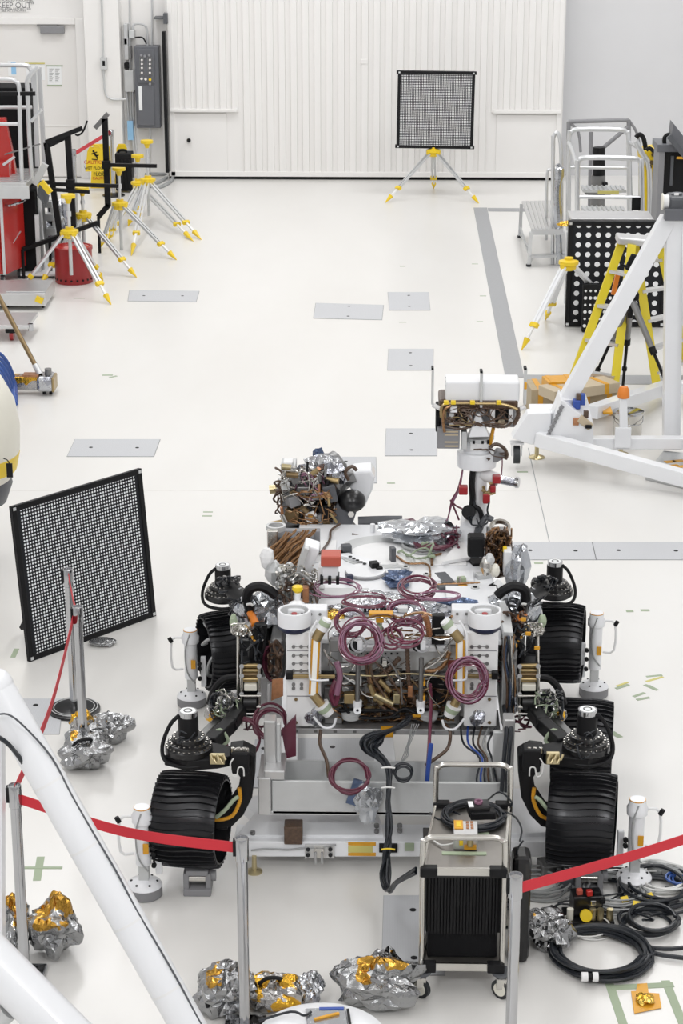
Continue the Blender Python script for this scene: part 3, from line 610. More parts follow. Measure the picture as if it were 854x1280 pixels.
def stanchion(topx, base, label, group, rpx=None, ztop=None, base_r=.17, disc=True, h=1.0, r=.032, plate='black_gloss'):
    t = thing('stanchion', label, 'stanchion', base, group); x, y = base[0], base[1]
    MB().cyl((x, y, .01), (x, y, h - .12), r * .82, n=24).build('post', 'chrome', t)
    MB().lathe([(r * .82, 0), (r, .004), (r, .115), (r * .93, .12), (r * .86, .12), (r * .86, .112), (0, .112)], (x, y, h - .12), n=28).build('belt_head', 'chrome', t)
    MB().bb((x - r * 1.25, y - .018, h - .09), (x - r * .8, y + .018, h - .01)).build('belt_clip', 'black', t)
    if disc:
        MB().lathe([(base_r, 0), (base_r, .018), (base_r * .8, .03), (r * 1.6, .04), (0, .04)], (x, y, 0), n=40).build('base', plate, t)
    else: MB().bb((x - .1, y - .1, 0), (x + .1, y + .1, .03)).build('base', 'chrome', t, bevel=.008)
    return t
def belt(par, pts, wd, name='belt', m='red_belt', sag=None, flat=(0, 0, 1)):
    P = smooth_path(pts, 6); vs = []; n = len(P); up = Vector(flat)
    b = MB()
    for i in range(n - 1): 
        d = (P[i + 1] - P[i]).normalized(); nn = d.cross(up).normalized() * .0012
        b.add([P[i] + up * wd / 2 + nn, P[i] - up * wd / 2 + nn, P[i + 1] - up * wd / 2 + nn, P[i + 1] + up * wd / 2 + nn, P[i] + up * wd / 2 - nn, P[i] - up * wd / 2 - nn, P[i + 1] - up * wd / 2 - nn, P[i + 1] + up * wd / 2 - nn],
              [(0, 1, 2, 3), (7, 6, 5, 4), (0, 3, 7, 4), (1, 5, 6, 2)])
    return b.build(name, m, par)
gs = 'belt stanchions'
sa = stanchion(None, Vector((D(140.5, 200, 31.5).x, 31.5, 0)), 'far chrome stanchion beside the black hard case', gs)
sb = stanchion(None, Vector((D(94, 230, 29.6).x, 29.6, 0)), 'far chrome stanchion left of the caution signs', gs)
belt(sb, [Vector(sb['_o']) + Vector((.03, 0, .95)), Vector(sa['_o']) + Vector((-.03, 0, .96))], .06)

# ------------------------------------------------------------------ low dollies, gold beam, blue hose, cream tank
d1_ = thing('dolly', 'low silver box dolly with a yellow tag at the left edge', 'dolly', G(30, 388))
c = G(28, 388); z_ = .10
B = MB(); B.bb((G(-20, 388).x, c.y, .05), (G(57, 388).x, c.y + .75, .2)); B.build('body', 'aluminium', d1_, bevel=.008); B = MB(); B.bb((G(8, 388).x, c.y + .06, .2), (G(57, 388).x, c.y + .7, .215)); B.build('lid', 'aluminium', d1_, bevel=.004)
MB().box((G(50, 388).x, c.y - .012, .13), (.09, .02, .07), M=Matrix.Rotation(.4, 3, 'Y')).build('tag', 'yellow', d1_)
for x in (5, 50): MB().cyl((G(x, 388).x, c.y + .15, .03), (G(x, 388).x + .03, c.y + .15, .03), .03, n=10).build('wheel', 'black', d1_)
d2_ = thing('dolly', 'low silver plate dolly with a red caster in front of the box dolly', 'dolly', G(20, 432))
c = G(20, 428); B = MB(); B.bb((G(-30, 430).x, c.y, .15), (G(36, 430).x, c.y + .65, .19)); B.build('deck', 'aluminium', d2_, bevel=.008)
for x in (11,): MB().cyl((G(x, 428).x, c.y + .1, .06), (G(x, 428).x + .04, c.y + .1, .06), .06, n=16).build('caster_wheel', 'red_bin', d2_); MB().box((G(x, 428).x + .02, c.y + .1, .12), (.12, .14, .05)).build('caster_fork', 'black', d2_, bevel=.01)
px_b = G(33, 436); MB().cyl((px_b.x, c.y + .05, .12), (px_b.x, c.y + .05, .2), .03, n=10).build('corner_pin', 'chrome', d2_)
gb = thing('lift_arm', 'gold and foil wrapped caster arm with a bronze rod leaning up left', 'lift arm', G(50, 496))
c = G(45, 496); yb = c.y
B = MB(); B.bb((G(-20, 496).x, yb + .05, .05), (G(50, 496).x, yb + .2, .19)); B.build('beam', 'foil_gold', gb, bevel=.01)
B = MB(); B.bb((G(46, 496).x, yb, .045), (G(66, 496).x, yb + .26, .20)); B.build('end_box', 'foil_plain', gb, bevel=.03); B = MB(); B.bb((G(64.5, 496).x, yb + .01, .04), (G(68, 496).x, yb + .25, .19)); B.build('end_pad', 'gold', gb, bevel=.02)
MB().box((G(38, 496).x, yb + .11, .2), (.16, .12, .02)).build('wrap', 'copper', gb); MB().cyl((G(59, 496).x, yb + .13, .2), (G(59, 496).x, yb + .13, .26), .035, n=14).build('knob', 'steel_dark', gb)
for x in (52, 60): MB().cyl((G(x, 496).x, yb + .1, .025), (G(x, 496).x + .03, yb + .1, .025), .025, n=10).build('wheel', 'black', gb)
q = Vector((G(49, 496).x, yb + .12, .2)); MB().cyl(q, D(-4, 366, yb + .5), .025, n=12).build('rod', 'bronze', gb); MB().cyl(q, q + (D(-4, 366, yb + .5) - q) * .12, .032, n=12).build('rod_socket', 'tube_silver', gb)
hb = MB()
for k in range(6): hb.tube([G(-24, 440 + k * 5, .45), G(-4 - k * 1.5, 440 + k * 5, .5 - k * .02), G(10 - k * 2, 454 + k * 4, .35), G(19 - k * 2, 480 + k * 3, .12), G(20 - k * 2, 505, .03)], .018, 8)
o = hb.build('blue_hose', 'hose_blue'); tag(o, 'bundle of blue hoses curving down behind the cream tank', 'hose')
ct = thing('cream_tank', 'cream rounded equipment housing at the left edge with a black underside', 'housing', G(-30, 640))
Yt = 15.2; cc = D(-52, 530, Yt); R_ = D(24, 530, Yt).x - cc.x
MB().lathe([(0, .46), (R_ * .45, .44), (R_ * .75, .35), (R_ * .93, .18), (R_, -.02), (R_ * .98, -.2), (R_ * .90, -.36), (R_ * .80, -.44), (0, -.44)], cc, n=48).build('shell', 'cream', ct)
MB().lathe([(R_ * .80, 0), (R_ * .83, -.06), (R_ * .72, -.2), (0, -.2)], cc - Vector((0, 0, .42)), n=40).build('underside', 'dark_grey', ct)
MB().lathe([(R_ * .905, 0), (R_ * .965, .13), (R_ * .975, .13), (R_ * .915, 0)], cc - Vector((0, 0, .36)), n=40, close=True).build('yellow_band', 'yellow', ct)
MB().cyl(cc - Vector((0, 0, .6)), (cc.x, cc.y, 0), .12, n=20).build('pedestal', 'dark_grey', ct)
o = MB().tube(pxs([(4, 573), (9, 575), (12, 580)], Yt - R_ * .7), .004).build('lanyard', 'black', ct)
MB().box(D(12, 588, Yt - R_ * .7), (.045, .012, .11)).build('tag', 'black', ct)
# ================================================================== FAR TARGET BOARD
def dot_board(name, c, w_, h_, dep, m, label, Mrot, frame=.05, lip=0.0, cat='target board'):
    """board centred on c ; local x width, z height"""
    t = thing(name, label, cat, c); t.rotation_mode = 'QUATERNION'; t.rotation_quaternion = Mrot.to_quaternion(); t['_o'] = [0, 0, 0]
    o = MB().bb((-w_ / 2, -dep * .3, -h_ / 2), (w_ / 2, dep * .4, h_ / 2)).build('printed_face', m, t, origin=(0, 0, 0))
    for s in (-1, 1):
        MB().bb((s * (w_ / 2 + .0), -dep / 2, -h_ / 2 - frame * .3), (s * (w_ / 2 + frame), dep / 2, h_ / 2 + frame * .3)).build('frame_bar', 'black', t, bevel=.004)
        MB().bb((-w_ / 2 - frame - lip, -dep / 2, s * h_ / 2), (w_ / 2 + frame + lip, dep / 2, s * (h_ / 2 + frame))).build('frame_bar', 'black', t, bevel=.004)
    for sx in (-1, 1):
        for sz in (-1, 1): MB().bb((sx * (w_ / 2 + frame * .2), -dep / 2 - .003, sz * (h_ / 2 + frame * .2)), (sx * (w_ / 2 + frame * .8), -dep / 2, sz * (h_ / 2 + frame * .75))).build('corner_plate', 'tube_silver', t)
    return t
Yf = 31.5
a, b_ = D(500, 184, Yf), D(590, 90, Yf)
c = Vector(((a.x + b_.x) / 2, Yf, (D(545, 184, Yf).z + D(545, 90, Yf).z) / 2))
fb = dot_board('target_board', c, b_.x - a.x, D(545, 92, Yf).z - D(545, 181, Yf).z, .09, 'dots_far', 'square black dot target board mounted on the far tripod in front of the white wall', Matrix.Rotation(.012, 3, 'Y'), .045, .02)
yellow_tripod((542, 190), 31.5, [foot(481.5, 253.5), foot(599, 254.5), foot(542.5, 236)], 'survey tripod holding the far black dot board', 'survey tripods carrying boards', None, .25)

# ================================================================== NEAR TARGET BOARD
BL, BR = G(38, 828), G(196, 770); xax = (BR - BL); Wd = xax.length; xax.normalize()
lean = Vector((-xax.y, xax.x, 0))
zax = (Vector((0, 0, 1)) + lean * .10).normalized(); yax = zax.cross(xax).normalized()
Mr = Matrix((xax, yax, zax)).transposed()
Ht = 1.115; cb = (BL + BR) / 2 + zax * (Ht / 2 + .0) + yax * .02
nb = dot_board('target_board', cb, Wd - .08, Ht - .08, .035, 'dots_near', 'large black board of white dots standing on the floor left of the rover', Mr, .04)
sp_ = MB().beam(Vector((-.3, .03, .0)), Vector((-.3, .42, -Ht / 2 + .09)), .03, .03, (1, 0, 0)); sp_.beam(Vector((.3, .03, .0)), Vector((.3, .42, -Ht / 2 + .09)), .03, .03, (1, 0, 0)); sp_.build('rear_strut', 'black', nb)
o = bag('foil_packet', G(128, 806), (.10, .07, .05), 11, 'foil', crumple=.18); tag(o, 'small flat foil packet lying at the foot of the near dot board', 'foil packet')

# ================================================================== RIGHT SIDE
def rbox(name, par, px, Y, dep, m, bevel=.004): return px_box(*px, Y, dep).build(name, m, par, bevel=bevel)
# big dot board leaning behind the ladder
Yb = 23.2; a, b_ = D(706, 412, Yb), D(836, 277, Yb)
w_ = b_.x - a.x; zt = D(770, 277, Yb).z
bb_ = dot_board('target_board', Vector(((a.x + b_.x) / 2, Yb, zt / 2 + .01)), w_ - .1, zt - .1, .09, 'dots_big', 'black board of large white dots standing behind the yellow ladder', Matrix.Rotation(0, 3, 'Z'), .05)
mt = thing('perforated_crate', 'second black board with fine white holes behind the ladder foot', 'board', G(745, 412)); mt.name = 'board'
B = MB(); B.bb((D(728, 400, 22.9).x, 22.9, .01), (D(776, 400, 22.9).x, 23.0, .55)); B.build('panel', 'black', mt); 
for i in range(8):
    for j in range(6): MB().cyl((D(731, 400, 22.9).x + i * .055, 22.897, .08 + j * .08), (D(731, 400, 22.9).x + i * .055, 22.893, .08 + j * .08), .014 if j % 2 else .02, n=8).build('dot', 'white_matte', mt)
o = MB().bb((D(712, 400, 23).x, 23.26, zt - .01), (D(815, 400, 23).x, 23.75, zt + .02)).build('silver_table', 'aluminium', bevel=.004)
stt = o; tag(o, 'long silver table top just behind the big dot board', 'table')
for (x, y) in ((715, 23.3), (810, 23.3), (715, 23.7), (810, 23.7)): MB().beam((D(x, 400, 23).x, y, 0), (D(x, 400, 23).x, y, zt - .02), .04, .04, (0, 1, 0)).build('leg', 'alu_dull', o)
for k, (x, y, s) in enumerate(((720, 280, .08), (772, 279, .05), (790, 277, .07), (806, 279, .10), (816, 280, .08), (708, 281, .09))):
    o = bag('film_crumple', D(x, y, 23.35 if k < 5 else 23.3) - Vector((0, 0, .02)), (s, s * .8, s * .7), 60 + k, 'kapton_foil'); o.parent = stt; o.location = Vector(o['_o']) - Vector(stt['_o'])
# step stool
ss = thing('step_stool', 'aluminium work stool with ribbed top at the end of the grey trench strip', 'stool', G(675, 335))
Fp = [G(650, 297), G(661, 333), G(706, 330), G(700, 297)]; zt = D(675, 287, Fp[1].y).z
tp = [G(652, 253, zt), G(664, 288, zt), G(704, 288, zt), G(697, 252, zt)]
for k in range(9):
    u0, u1 = k / 9 + .01, (k + 1) / 9 - .015; B = MB(); L = lambda a, b, t: a + (b - a) * t
    B.prism([L(tp[1], tp[2], u0), L(tp[1], tp[2], u1), L(tp[0], tp[3], u1), L(tp[0], tp[3], u0)], (0, 0, 0), (0, 0, .02)); B.build('top_slat', 'aluminium', ss)
B = MB(); B.beam(tp[1] + Vector((0, 0, -.02)), tp[2] + Vector((0, 0, -.02)), .03, .07); B.build('edge', 'tube_silver', ss)
for f, t_ in zip(Fp, tp):
    lg = MB().beam(f + Vector((0, 0, .02)), t_ - Vector((0, 0, .02)), .045, .045, (0, 1, 0)).build('leg', 'tube_silver', ss); MB().cyl(f, f + Vector((0, 0, .03)), .035, n=10).build('foot', 'rubber', lg)
B = MB(); p0, p1 = L(Fp[1], tp[1], .28), L(Fp[2], tp[2], .28); B.beam(p0, p1, .14, .03); B.build('step', 'tube_silver', ss)
MB().beam(p0 + Vector((.05, 0, 0)), L(Fp[1], tp[1], .05) + Vector((.01, 0, 0)), .02, .02, (0, 1, 0)).build('brace', 'alu_dull', ss); MB().beam(L(Fp[0], tp[0], .3), L(Fp[1], tp[1], .3), .025, .025).build('brace', 'alu_dull', ss); MB().beam(L(Fp[0], tp[0], .1), L(Fp[1], tp[1], .5), .02, .02).build('brace', 'alu_dull', ss)
# rolling stair platforms with rounded rails
sp = thing('stair_platform', 'silver rolling stair platform with rounded hand rails right of the stool', 'platform', G(750, 330))
Y0, Y1_ = 25.6, 28.0
for (pts, Y, r) in ([((722, 330), (722, 212), (724, 202), (733, 197), (790, 198), (799, 201), (802, 212), (803, 335)), Y0, .032],
                    [((711, 300), (711.5, 175), (715, 166), (723, 161.5), (775, 162), (783, 166), (786, 176), (787, 300)), Y1_, .032]):
    ptube(pxs(pts, Y), r, 'hand_rail', sp, k=3)
for (a, b, Y) in (((722, 246), (801, 247), Y0), ((712, 209), (785, 210), Y1_), ((711.5, 288), (786, 289), Y1_)): ptube(pxs([a, b], Y), .024, 'cross_rail', sp)
for s in (0, 1):
    ptube([D(799 if s else 724, 203, Y0) if False else D((802, 722)[s], (212, 212)[s], Y0), D((803, 716)[s], (190, 190)[s], (Y0 + Y1_) / 2), D((787, 711)[s], (178, 178)[s], Y1_)], .025, 'side_rail', sp)
ptube(pxs([(795, 176), (803, 192), (812, 213), (812, 300), (812, 340)], Y0 + .6), .036, 'hand_rail', sp)
zs = D(750, 282, Y0).z
for k, (yy, Y) in enumerate(((236, Y1_ + .2), (262, Y1_ - .7), (288, Y0 + .9))):
    q0, q1 = D(728, yy, Y), D(782, yy, Y); B = MB(); B.bb((q0.x, Y - .12, q0.z - .03), (q1.x, Y + .22, q0.z)); st = B.build('tread', 'alu_dull', sp)
    for j in range(9): MB().bb((q0.x + (q1.x - q0.x) * (j + .1) / 9, Y - .11, q0.z), (q0.x + (q1.x - q0.x) * (j + .5) / 9, Y + .2, q0.z + .02)).build('grip_bar', 'tube_silver', st)
    MB().bb((q0.x + .2, Y - .135, q0.z - .05), (q1.x - .1, Y - .12, q0.z - .005)).build('edge_strip', 'yellow_tape' if k < 2 else 'alu_dull', st)
for x0, x1, m_ in ((722, 712, 'tube_silver'), (803, 787, 'tube_silver')):
    p, q = D(x0, 300, Y0), D(x1, 285, Y1_); MB().beam((p.x, Y0, .12), (q.x, Y1_, .12), .06, .06).build('base_rail', m_, sp)
    for v in (p, q): MB().beam((v.x, v.y, .0), (v.x, v.y, v.z), .05, .05, (0, 1, 0)).build('leg', m_, sp)
rbox('warning_label', sp, (790, 247, 801, 263), Y0 - .03, .01, 'black'); 
B = MB(); P = [G(732, 262 + 2, zs * .9), G(738, 277, zs * .9), G(766, 277, zs * .9), G(755, 262 + 2, zs * .9)]
px_box(736, 264, 763, 277, Y0 + .5, .02).build('perforated_plate', 'perforated', sp)
sf = thing('scaffold_frame', 'tall dark grey tube frame with a diagonal brace behind the stair platform', 'frame', G(745, 270)); Yq = 29.6
for pts in (((711, 152), (710, 300)), ((739, 165), (737, 290)), ((786, 150), (789, 285)), ((744, 190), (744, 290)), ((711, 152), (786, 150)), ((742, 195), (786, 158)), ((786, 150), (797, 168), (800, 200), (800, 285)), ((711, 152), (723, 165), (726, 190))): ptube(pxs(pts, Yq if pts[0] != (744, 190) else Yq - .3), .03 if len(pts) == 2 else .02, 'tube', sf, 'mid_grey' if pts[0][0] != 744 else 'steel_dark')
o = px_box(745, 189, 757, 230, 28.6, .2); sc_ = thing('instrument_column', 'black cylinder instrument on a grey column inside the stair platform', 'instrument', D(749, 285, 28.6))
MB().cyl(D(749, 184, 28.7), D(749, 219, 28.7), .085, n=20).build('barrel', 'black', sc_); MB().cyl(D(748, 219, 28.7), D(747, 285, 28.7), .10, n=16).build('column', 'steel_dark', sc_); MB().sphere(D(757, 230, 28.6), .035).build('knob', 'black', sc_); MB().box(D(747, 238, 28.7), (.36, .2, .09)).build('clamp', 'steel_dark', sc_, bevel=.01)
q = D(747, 285, 28.7); MB().cyl(q, (q.x, q.y, 0), .05).build('stem', 'steel_dark', sc_)
ck = thing('clutter_stand', 'narrow aluminium hoop stand wrapped in crumpled film beside the stool', 'stand', G(692, 330))
ptube(pxs([(691, 330), (691.5, 185), (693, 170), (697, 166), (701, 180), (702, 230), (702, 330)], 26.6), .026, 'hoop', ck); ptube(pxs([(683, 300), (684, 222), (688, 212), (697, 212), (700, 222)], 27.2), .02, 'low_hoop', ck)
b = MB(); b.tube(pxs([(699, 330), (698, 280), (697, 240), (700, 215), (697, 205)], 26.5), [.04, .06, .045, .06, .03], 9); b.build('film_wrap', 'clear_bag', ck); rbox('side_post', ck, (707, 290, 713, 380), 24.2, .08, 'tube_silver')
# yellow machine
ym = thing('yellow_hoist', 'yellow machine body with black hose arching over it at the right edge', 'machine', G(815, 300)); Ym = 26.2
B = MB(); B.prism(pxs([(801, 190), (822, 186), (828, 200), (828, 290), (818, 290), (817, 215), (812, 216), (811, 290), (804, 290), (803, 215)], Ym), (0, 0, 0), (0, .4, 0)); B.build('body', 'yellow', ym, bevel=.01)
for p in ((803, 290), (824, 290)): q = D(*p, Ym + .2); MB().cyl(q, (q.x, q.y, 0), .06, n=10).build('leg', 'yellow', ym)
ptube(pxs([(795, 172), (800, 168), (805, 174), (808, 191)], Ym + .1), .03, 'hose', ym, 'black'); ptube(pxs([(808, 188), (812, 185), (818, 190)], Ym - .1), .025, 'hose', ym, 'black'); 
for p in ((815, 203), (817, 193), (812, 208)): MB().cyl(D(*p, Ym), D(*p, Ym) - Vector((0, .03, 0)), .03, n=8).build('bolt', 'bronze', ym)
# dark rack
rk = thing('equipment_rack', 'tall grey and black rack with a slanted panel on top at the right edge', 'rack', G(840, 300)); Yr = 24.4
rbox('side_panel', rk, (822, 182, 829, 300), Yr, .5, 'mid_grey'); rbox('front_panel', rk, (829, 182, 870, 300), Yr + .06, .5, 'black'); rbox('top_rail', rk, (822, 181, 870, 190), Yr - .02, .5, 'panel_grey'); rbox('vent_strip', rk, (838, 195, 842, 232), Yr + .04, .02, 'dark_grey')
B = MB(); B.prism(pxs([(840, 170), (842, 154), (870, 190), (870, 216)], Yr - .1), (0, 0, 0), (0, .3, 0)); B.build('slanted_panel', 'panel_grey', rk, bevel=.006); B = MB(); B.beam(D(836, 170, Yr - .12), D(870, 212, Yr - .12), .06, .05, (0, 1, 0)); B.build('slanted_rail', 'dark_grey', rk)
ptube(pxs([(831, 182), (831, 172), (837, 168), (842, 172)], Yr + .1), .025, 'hose', rk, 'black')
q0, q1 = D(824, 300, Yr), D(870, 300, Yr); B = MB(); B.bb((q0.x, Yr + .05, 0), (q1.x, Yr + .5, q0.z)); B.build('base', 'black', rk); rbox('amber_tape', rk, (846, 196, 870, 199), Yr - .14, .01, 'kapton')

# yellow step ladder
ya = thing('step_ladder', 'yellow fibreglass step ladder in front of the big dot board', 'ladder', G(780, 480))
zt = 1.52; c_t = G(796, 298, zt)
fl_ = [G(766, 513), G(723, 488), G(868, 500), G(846, 440)]
apx = lambda x, y: G(x, y, zt)
f1, f2 = G(764, 514), G(724, 530)   # left rails
topL, topR = apx(774, 297), apx(818, 301)
railsF = ((D(776, 299, 21.0), D(726, 488 + 0, 20.6)), (D(828, 300, 21.0), D(854, 440, 20.8)))
def rail(a, b, w_=.085): return MB().beam(a, b, w_, .035, (0, 1, 0)).build('rail', 'yellow_ladder', ya, bevel=.004)
FA, FB = G(722, 500), G(764, 515); BA, BB = G(862, 500), G(724 + 6, 489)
Yl = 20.6
P1a, P1b = D(776, 300, Yl), Vector((D(716, 500, Yl - .35).x, Yl - .35, 0.0))
P2a, P2b = D(800, 303, Yl - .05), D(723, 489, Yl - .1)
TA, TB = D(778, 302, Yl), D(824, 302, Yl)
rail(TA, G(704, 507)); rail(TB, G(862, 470))                                   # front pair, seen left and right of the top cap
rail(D(793, 302, Yl + .2), G(822, 488)); rail(D(790, 306, Yl - .1), G(764, 516))
Fl0, Fr0 = TA, D(793, 302, Yl + .2)
gl, gr = G(704, 507), G(822, 488)
for t_ in (.18, .39, .60, .79): 
    a, b = TA.lerp(gl, t_), D(790, 306, Yl - .1).lerp(G(764, 516), t_)
    MB().beam(a, b, .09, .03).build('step', 'aluminium', ya)
for t_ in (.13, .33, .53, .72, .88):
    a, b = Fr0.lerp(gr, t_), TB.lerp(G(862, 470), t_)
    MB().beam(a, b, .09, .03).build('step', 'aluminium', ya)
MB().beam(D(771, 298, Yl + .05), D(829, 303, Yl + .05), .28, .07).build('top_cap', 'aluminium', ya, bevel=.015)
MB().beam(D(773, 340, Yl - .03), D(767, 368, Yl - .03), .045, .045, (0, 1, 0)).build('label', 'orange', ya)
for p in (gl, gr, G(862, 470), G(764, 516)): MB().box(p + Vector((0, 0, .02)), (.1, .07, .04)).build('foot', 'rubber', ya)
# black camera tripod
bt = thing('camera_tripod', 'black photographic tripod with grey clamps in front of the yellow ladder', 'tripod', G(788, 500)); Yt = 20.0
A = D(789, 372, Yt)
for f, mid in ((G(733, 494), .5), (G(778, 492), .5), (G(850, 520), .5)):
    p = A.lerp(f, .45); lg = MB().cyl(A, p, .035, .03, n=10).build('leg', 'steel_dark', bt); MB().cyl(p, f, .017, .014, n=8).build('lower_leg', 'black', lg); MB().cyl(A.lerp(f, .42), A.lerp(f, .48), .036, n=10).build('clamp', 'black', lg); MB().cyl(A.lerp(f, .72), A.lerp(f, .75), .026, n=10).build('clamp', 'black', lg)
MB().cyl(A - Vector((0, 0, .2)), A + Vector((0, 0, .18)), .025).build('column', 'black', bt); MB().box(A + Vector((0, 0, .2)), (.10, .10, .10)).build('head', 'black', bt, bevel=.02); MB().box(A + Vector((.01, 0, .02)), (.13, .12, .08)).build('collar', 'black', bt, bevel=.02)
for k in (-1, 1): MB().cyl(A + Vector((0, -.05, .3)), A + Vector((k * .13, -.1, .35)), .012).build('handle', 'black', bt)
MB().box(A + Vector((.01, 0, .34)), (.12, .05, .17), M=Matrix.Rotation(.4, 3, 'Y')).build('bracket', 'black', bt, bevel=.015)
yellow_tripod((711, 330), 22.6, [foot(652, 438), foot(682, 400), foot(775, 395)], 'white legged survey tripod on the right beside the big dot board', 'survey tripods carrying boards', None, None, True)

# wrapped boxes
def wbox(px, z0, h, yaw, dims, label, m='cardboard'):
    c = G(*px, z0); t = thing('wrapped_box', label, 'box', c, 'wrapped boxes behind the white gantry'); Mz = Matrix.Rotation(yaw, 3, 'Z')
    MB().box(c + Vector((0, 0, h / 2)), (dims[0], dims[1], h), yaw).build('carton', m, t, bevel=.006)
    for s in (-.32, .30): MB().box(c + Mz @ Vector((s * dims[0], 0, 0)) + Vector((0, 0, h / 2)), (.05, dims[1] + .006, h + .006), yaw).build('tape_strip', 'kapton', t)
    return t
wbox((692, 512), 0, .26, .1, (.52, .40), 'tan carton with amber tape, front left of the wrapped boxes'); wbox((748, 512), 0, .27, -.1, (.34, .4), 'tan carton standing on the right of the wrapped boxes')
wbox((724, 492), .27, .10, .5, (.75, .28), 'flat foam topped carton lying across the other wrapped boxes', 'tan'); wbox((700, 488), .27, .12, .2, (.3, .25), 'small amber wrapped carton at the back left of the wrapped boxes', 'kapton')
# steel bucket
c = G(784, 552); bk = thing('steel_bucket', 'stainless steel bucket with lid standing inside the white gantry', 'bucket', c)
MB().lathe([(0, 0), (.125, 0), (.13, .01), (.135, .27), (.14, .28), (0, .28)], c, n=32).build('pail', 'steel', bk); MB().lathe([(.145, 0), (.145, .015), (.10, .02), (0, .02)], c + Vector((0, 0, .28)), n=32).build('lid', 'chrome', bk)
ptube([c + Vector((-.14, 0, .25)), c + Vector((-.1, -.12, .2)), c + Vector((.1, -.12, .2)), c + Vector((.14, 0, .25))], .004, 'bail_handle', bk, 'chrome')

# ------------------------------------------------------------------ white gantry
gn = thing('white_gantry', 'white steel A frame gantry with casters on the right', 'gantry', G(750, 580))
def wb(a, b, w_, h_, name='beam', m='white_paint', upv=(0, 0, 1)): return MB().beam(a, b, w_, h_, upv).build(name, m, gn, bevel=.006)
Yg = 17.9
zc_ = lambda px, py, Y: D(px, py, Y)
wb(D(697, 520, Yg), D(836, 272, Yg + .3), .14, .14, 'diagonal_beam', upv=(0, 1, 0)); wb(D(843, 262, Yg + .3), D(839, 560, Yg + .3), .15, .15, 'post', upv=(0, 1, 0))
wb(D(740, 553, Yg), D(900, 553, Yg), .10, .11, 'cross_beam', upv=(0, 1, 0)); wb(D(672, 548, Yg - .15), D(900, 610, Yg - 1.0), .11, .13, 'outrigger', upv=(0, 0, 1)); wb(D(740, 515, Yg + .55), D(833, 470 + 14, Yg + 2.2), .12, .12, 'rear_beam'); wb(D(830, 484, Yg + 2.0), D(900, 484, Yg + 2.0), .12, .12, 'rear_beam')
B = MB(); B.prism(pxs([(640, 548), (660, 517), (689, 516), (689, 556), (664, 556)], Yg - .14), (0, 0, 0), (0, .16, 0)); B.build('corner_plate', 'white_paint', gn, bevel=.008)
B = MB(); P = pxs([(664, 516), (735, 516), (735, 556), (664, 550)], Yg - .05); B.prism(P, (0, 0, 0), (0, .3, 0)); B.build('node_box', 'white_paint', gn, bevel=.008)
bl = MB(); a, b = [(704, 520), (742, 520), (742, 566), (684, 552), (684, 545)], None
bl.prism([D(702, 500, Yg - .2), D(742, 530, Yg - .2), D(742, 564, Yg - .2), D(684, 550, Yg - .2)], (0, 0, 0), (0, .35, 0)); bl.prism([D(703, 500, Yg - .15), D(735, 500, Yg + .1), D(742, 530, Yg - .15), D(702, 520, Yg - .15)], (0, 0, 0), (0, .2, 0)); bx_ = bl.build('ballast_box', 'white_paint', gn, bevel=.006)
for k in range(8): MB().beam(D(684 + k * 2.3, 545 - k * 4.8, Yg - .21), D(688 + k * 2.3, 541 - k * 4.8, Yg - .21), .03, .02, (0, 1, 0)).build('louvre', 'mid_grey', bx_)
cw_ = D(646, 568, Yg - .1); w_ = MB().cyl(cw_ - Vector((.028, 0, 0)), cw_ + Vector((.028, 0, 0)), .082, n=24).build('caster_wheel', 'rubber', gn); MB().cyl(cw_ - Vector((.032, 0, 0)), cw_ + Vector((.032, 0, 0)), .035, n=14).build('hub', 'tube_silver', w_)
B = MB(); B.beam(cw_ + Vector((-.045, 0, -.01)), cw_ + Vector((-.045, 0, .11)), .008, .05, (0, 1, 0)); B.beam(cw_ + Vector((.045, 0, -.01)), cw_ + Vector((.045, 0, .11)), .008, .05, (0, 1, 0)); B.box(cw_ + Vector((0, 0, .11)), (.12, .1, .012)); B.build('caster_fork', 'tube_silver', w_)
for p in ((671, 572), (776, 568)):
    c = G(*p); lf = MB().lathe([(0, 0), (.075, 0), (.07, .012), (.02, .03), (.02, .12), (0, .12)], c, n=20).build('levelling_foot', 'brass', gn)
px_b = D(779, 540, Yg - .08); wb(D(780, 555, Yg - .08), D(779, 497, Yg - .08), .07, .06, 'beacon_post', upv=(0, 1, 0)); rbox('post_bracket', gn, (769, 535, 789, 560), Yg - .12, .03, 'white_paint')
MB().lathe([(.05, 0), (.055, .01), (.05, .07), (.035, .10), (0, .11)], D(779.5, 497, Yg - .08), n=16).build('warning_beacon', 'orange', gn)
wb(D(858, 262, Yg + .3), D(866, 600, Yg - .2), .1, .1, 'rear_post', upv=(0, 1, 0)); rbox('amber_tape', gn, (754, 515, 766, 518), Yg + .6, .2, 'kapton')
ins = thing('optical_head', 'dark grey optical instrument head on top of the white gantry', 'instrument', D(842, 266, Yg + .3))
B = MB(); B.bb(D(836, 246, Yg + .2), D(875, 264, Yg + .45)); B.build('body', 'dark_grey', ins, bevel=.03); MB().cyl(D(829, 252, Yg + .25), D(836, 252, Yg + .25), .06, n=18).build('lens_ring', 'white_matte', ins); MB().cyl(D(827.5, 252, Yg + .25), D(829, 252, Yg + .25), .075, n=10).build('dial', 'cream', ins)
MB().cyl(D(846, 241, Yg + .3), D(846, 247, Yg + .3), .05, n=14).build('cap', 'panel_grey', ins); B = MB(); B.bb(D(832, 262, Yg + .15), D(880, 267, Yg + .5)); B.build('base_plate', 'panel_grey', ins, bevel=.005); rbox('mark', ins, (843, 241.5, 849, 244.5), Yg + .19, .01, 'white_matte')
bb2 = thing('blue_block', 'small blue clamp block on top of the white ballast box', 'clamp', D(727, 508, Yg - .1))
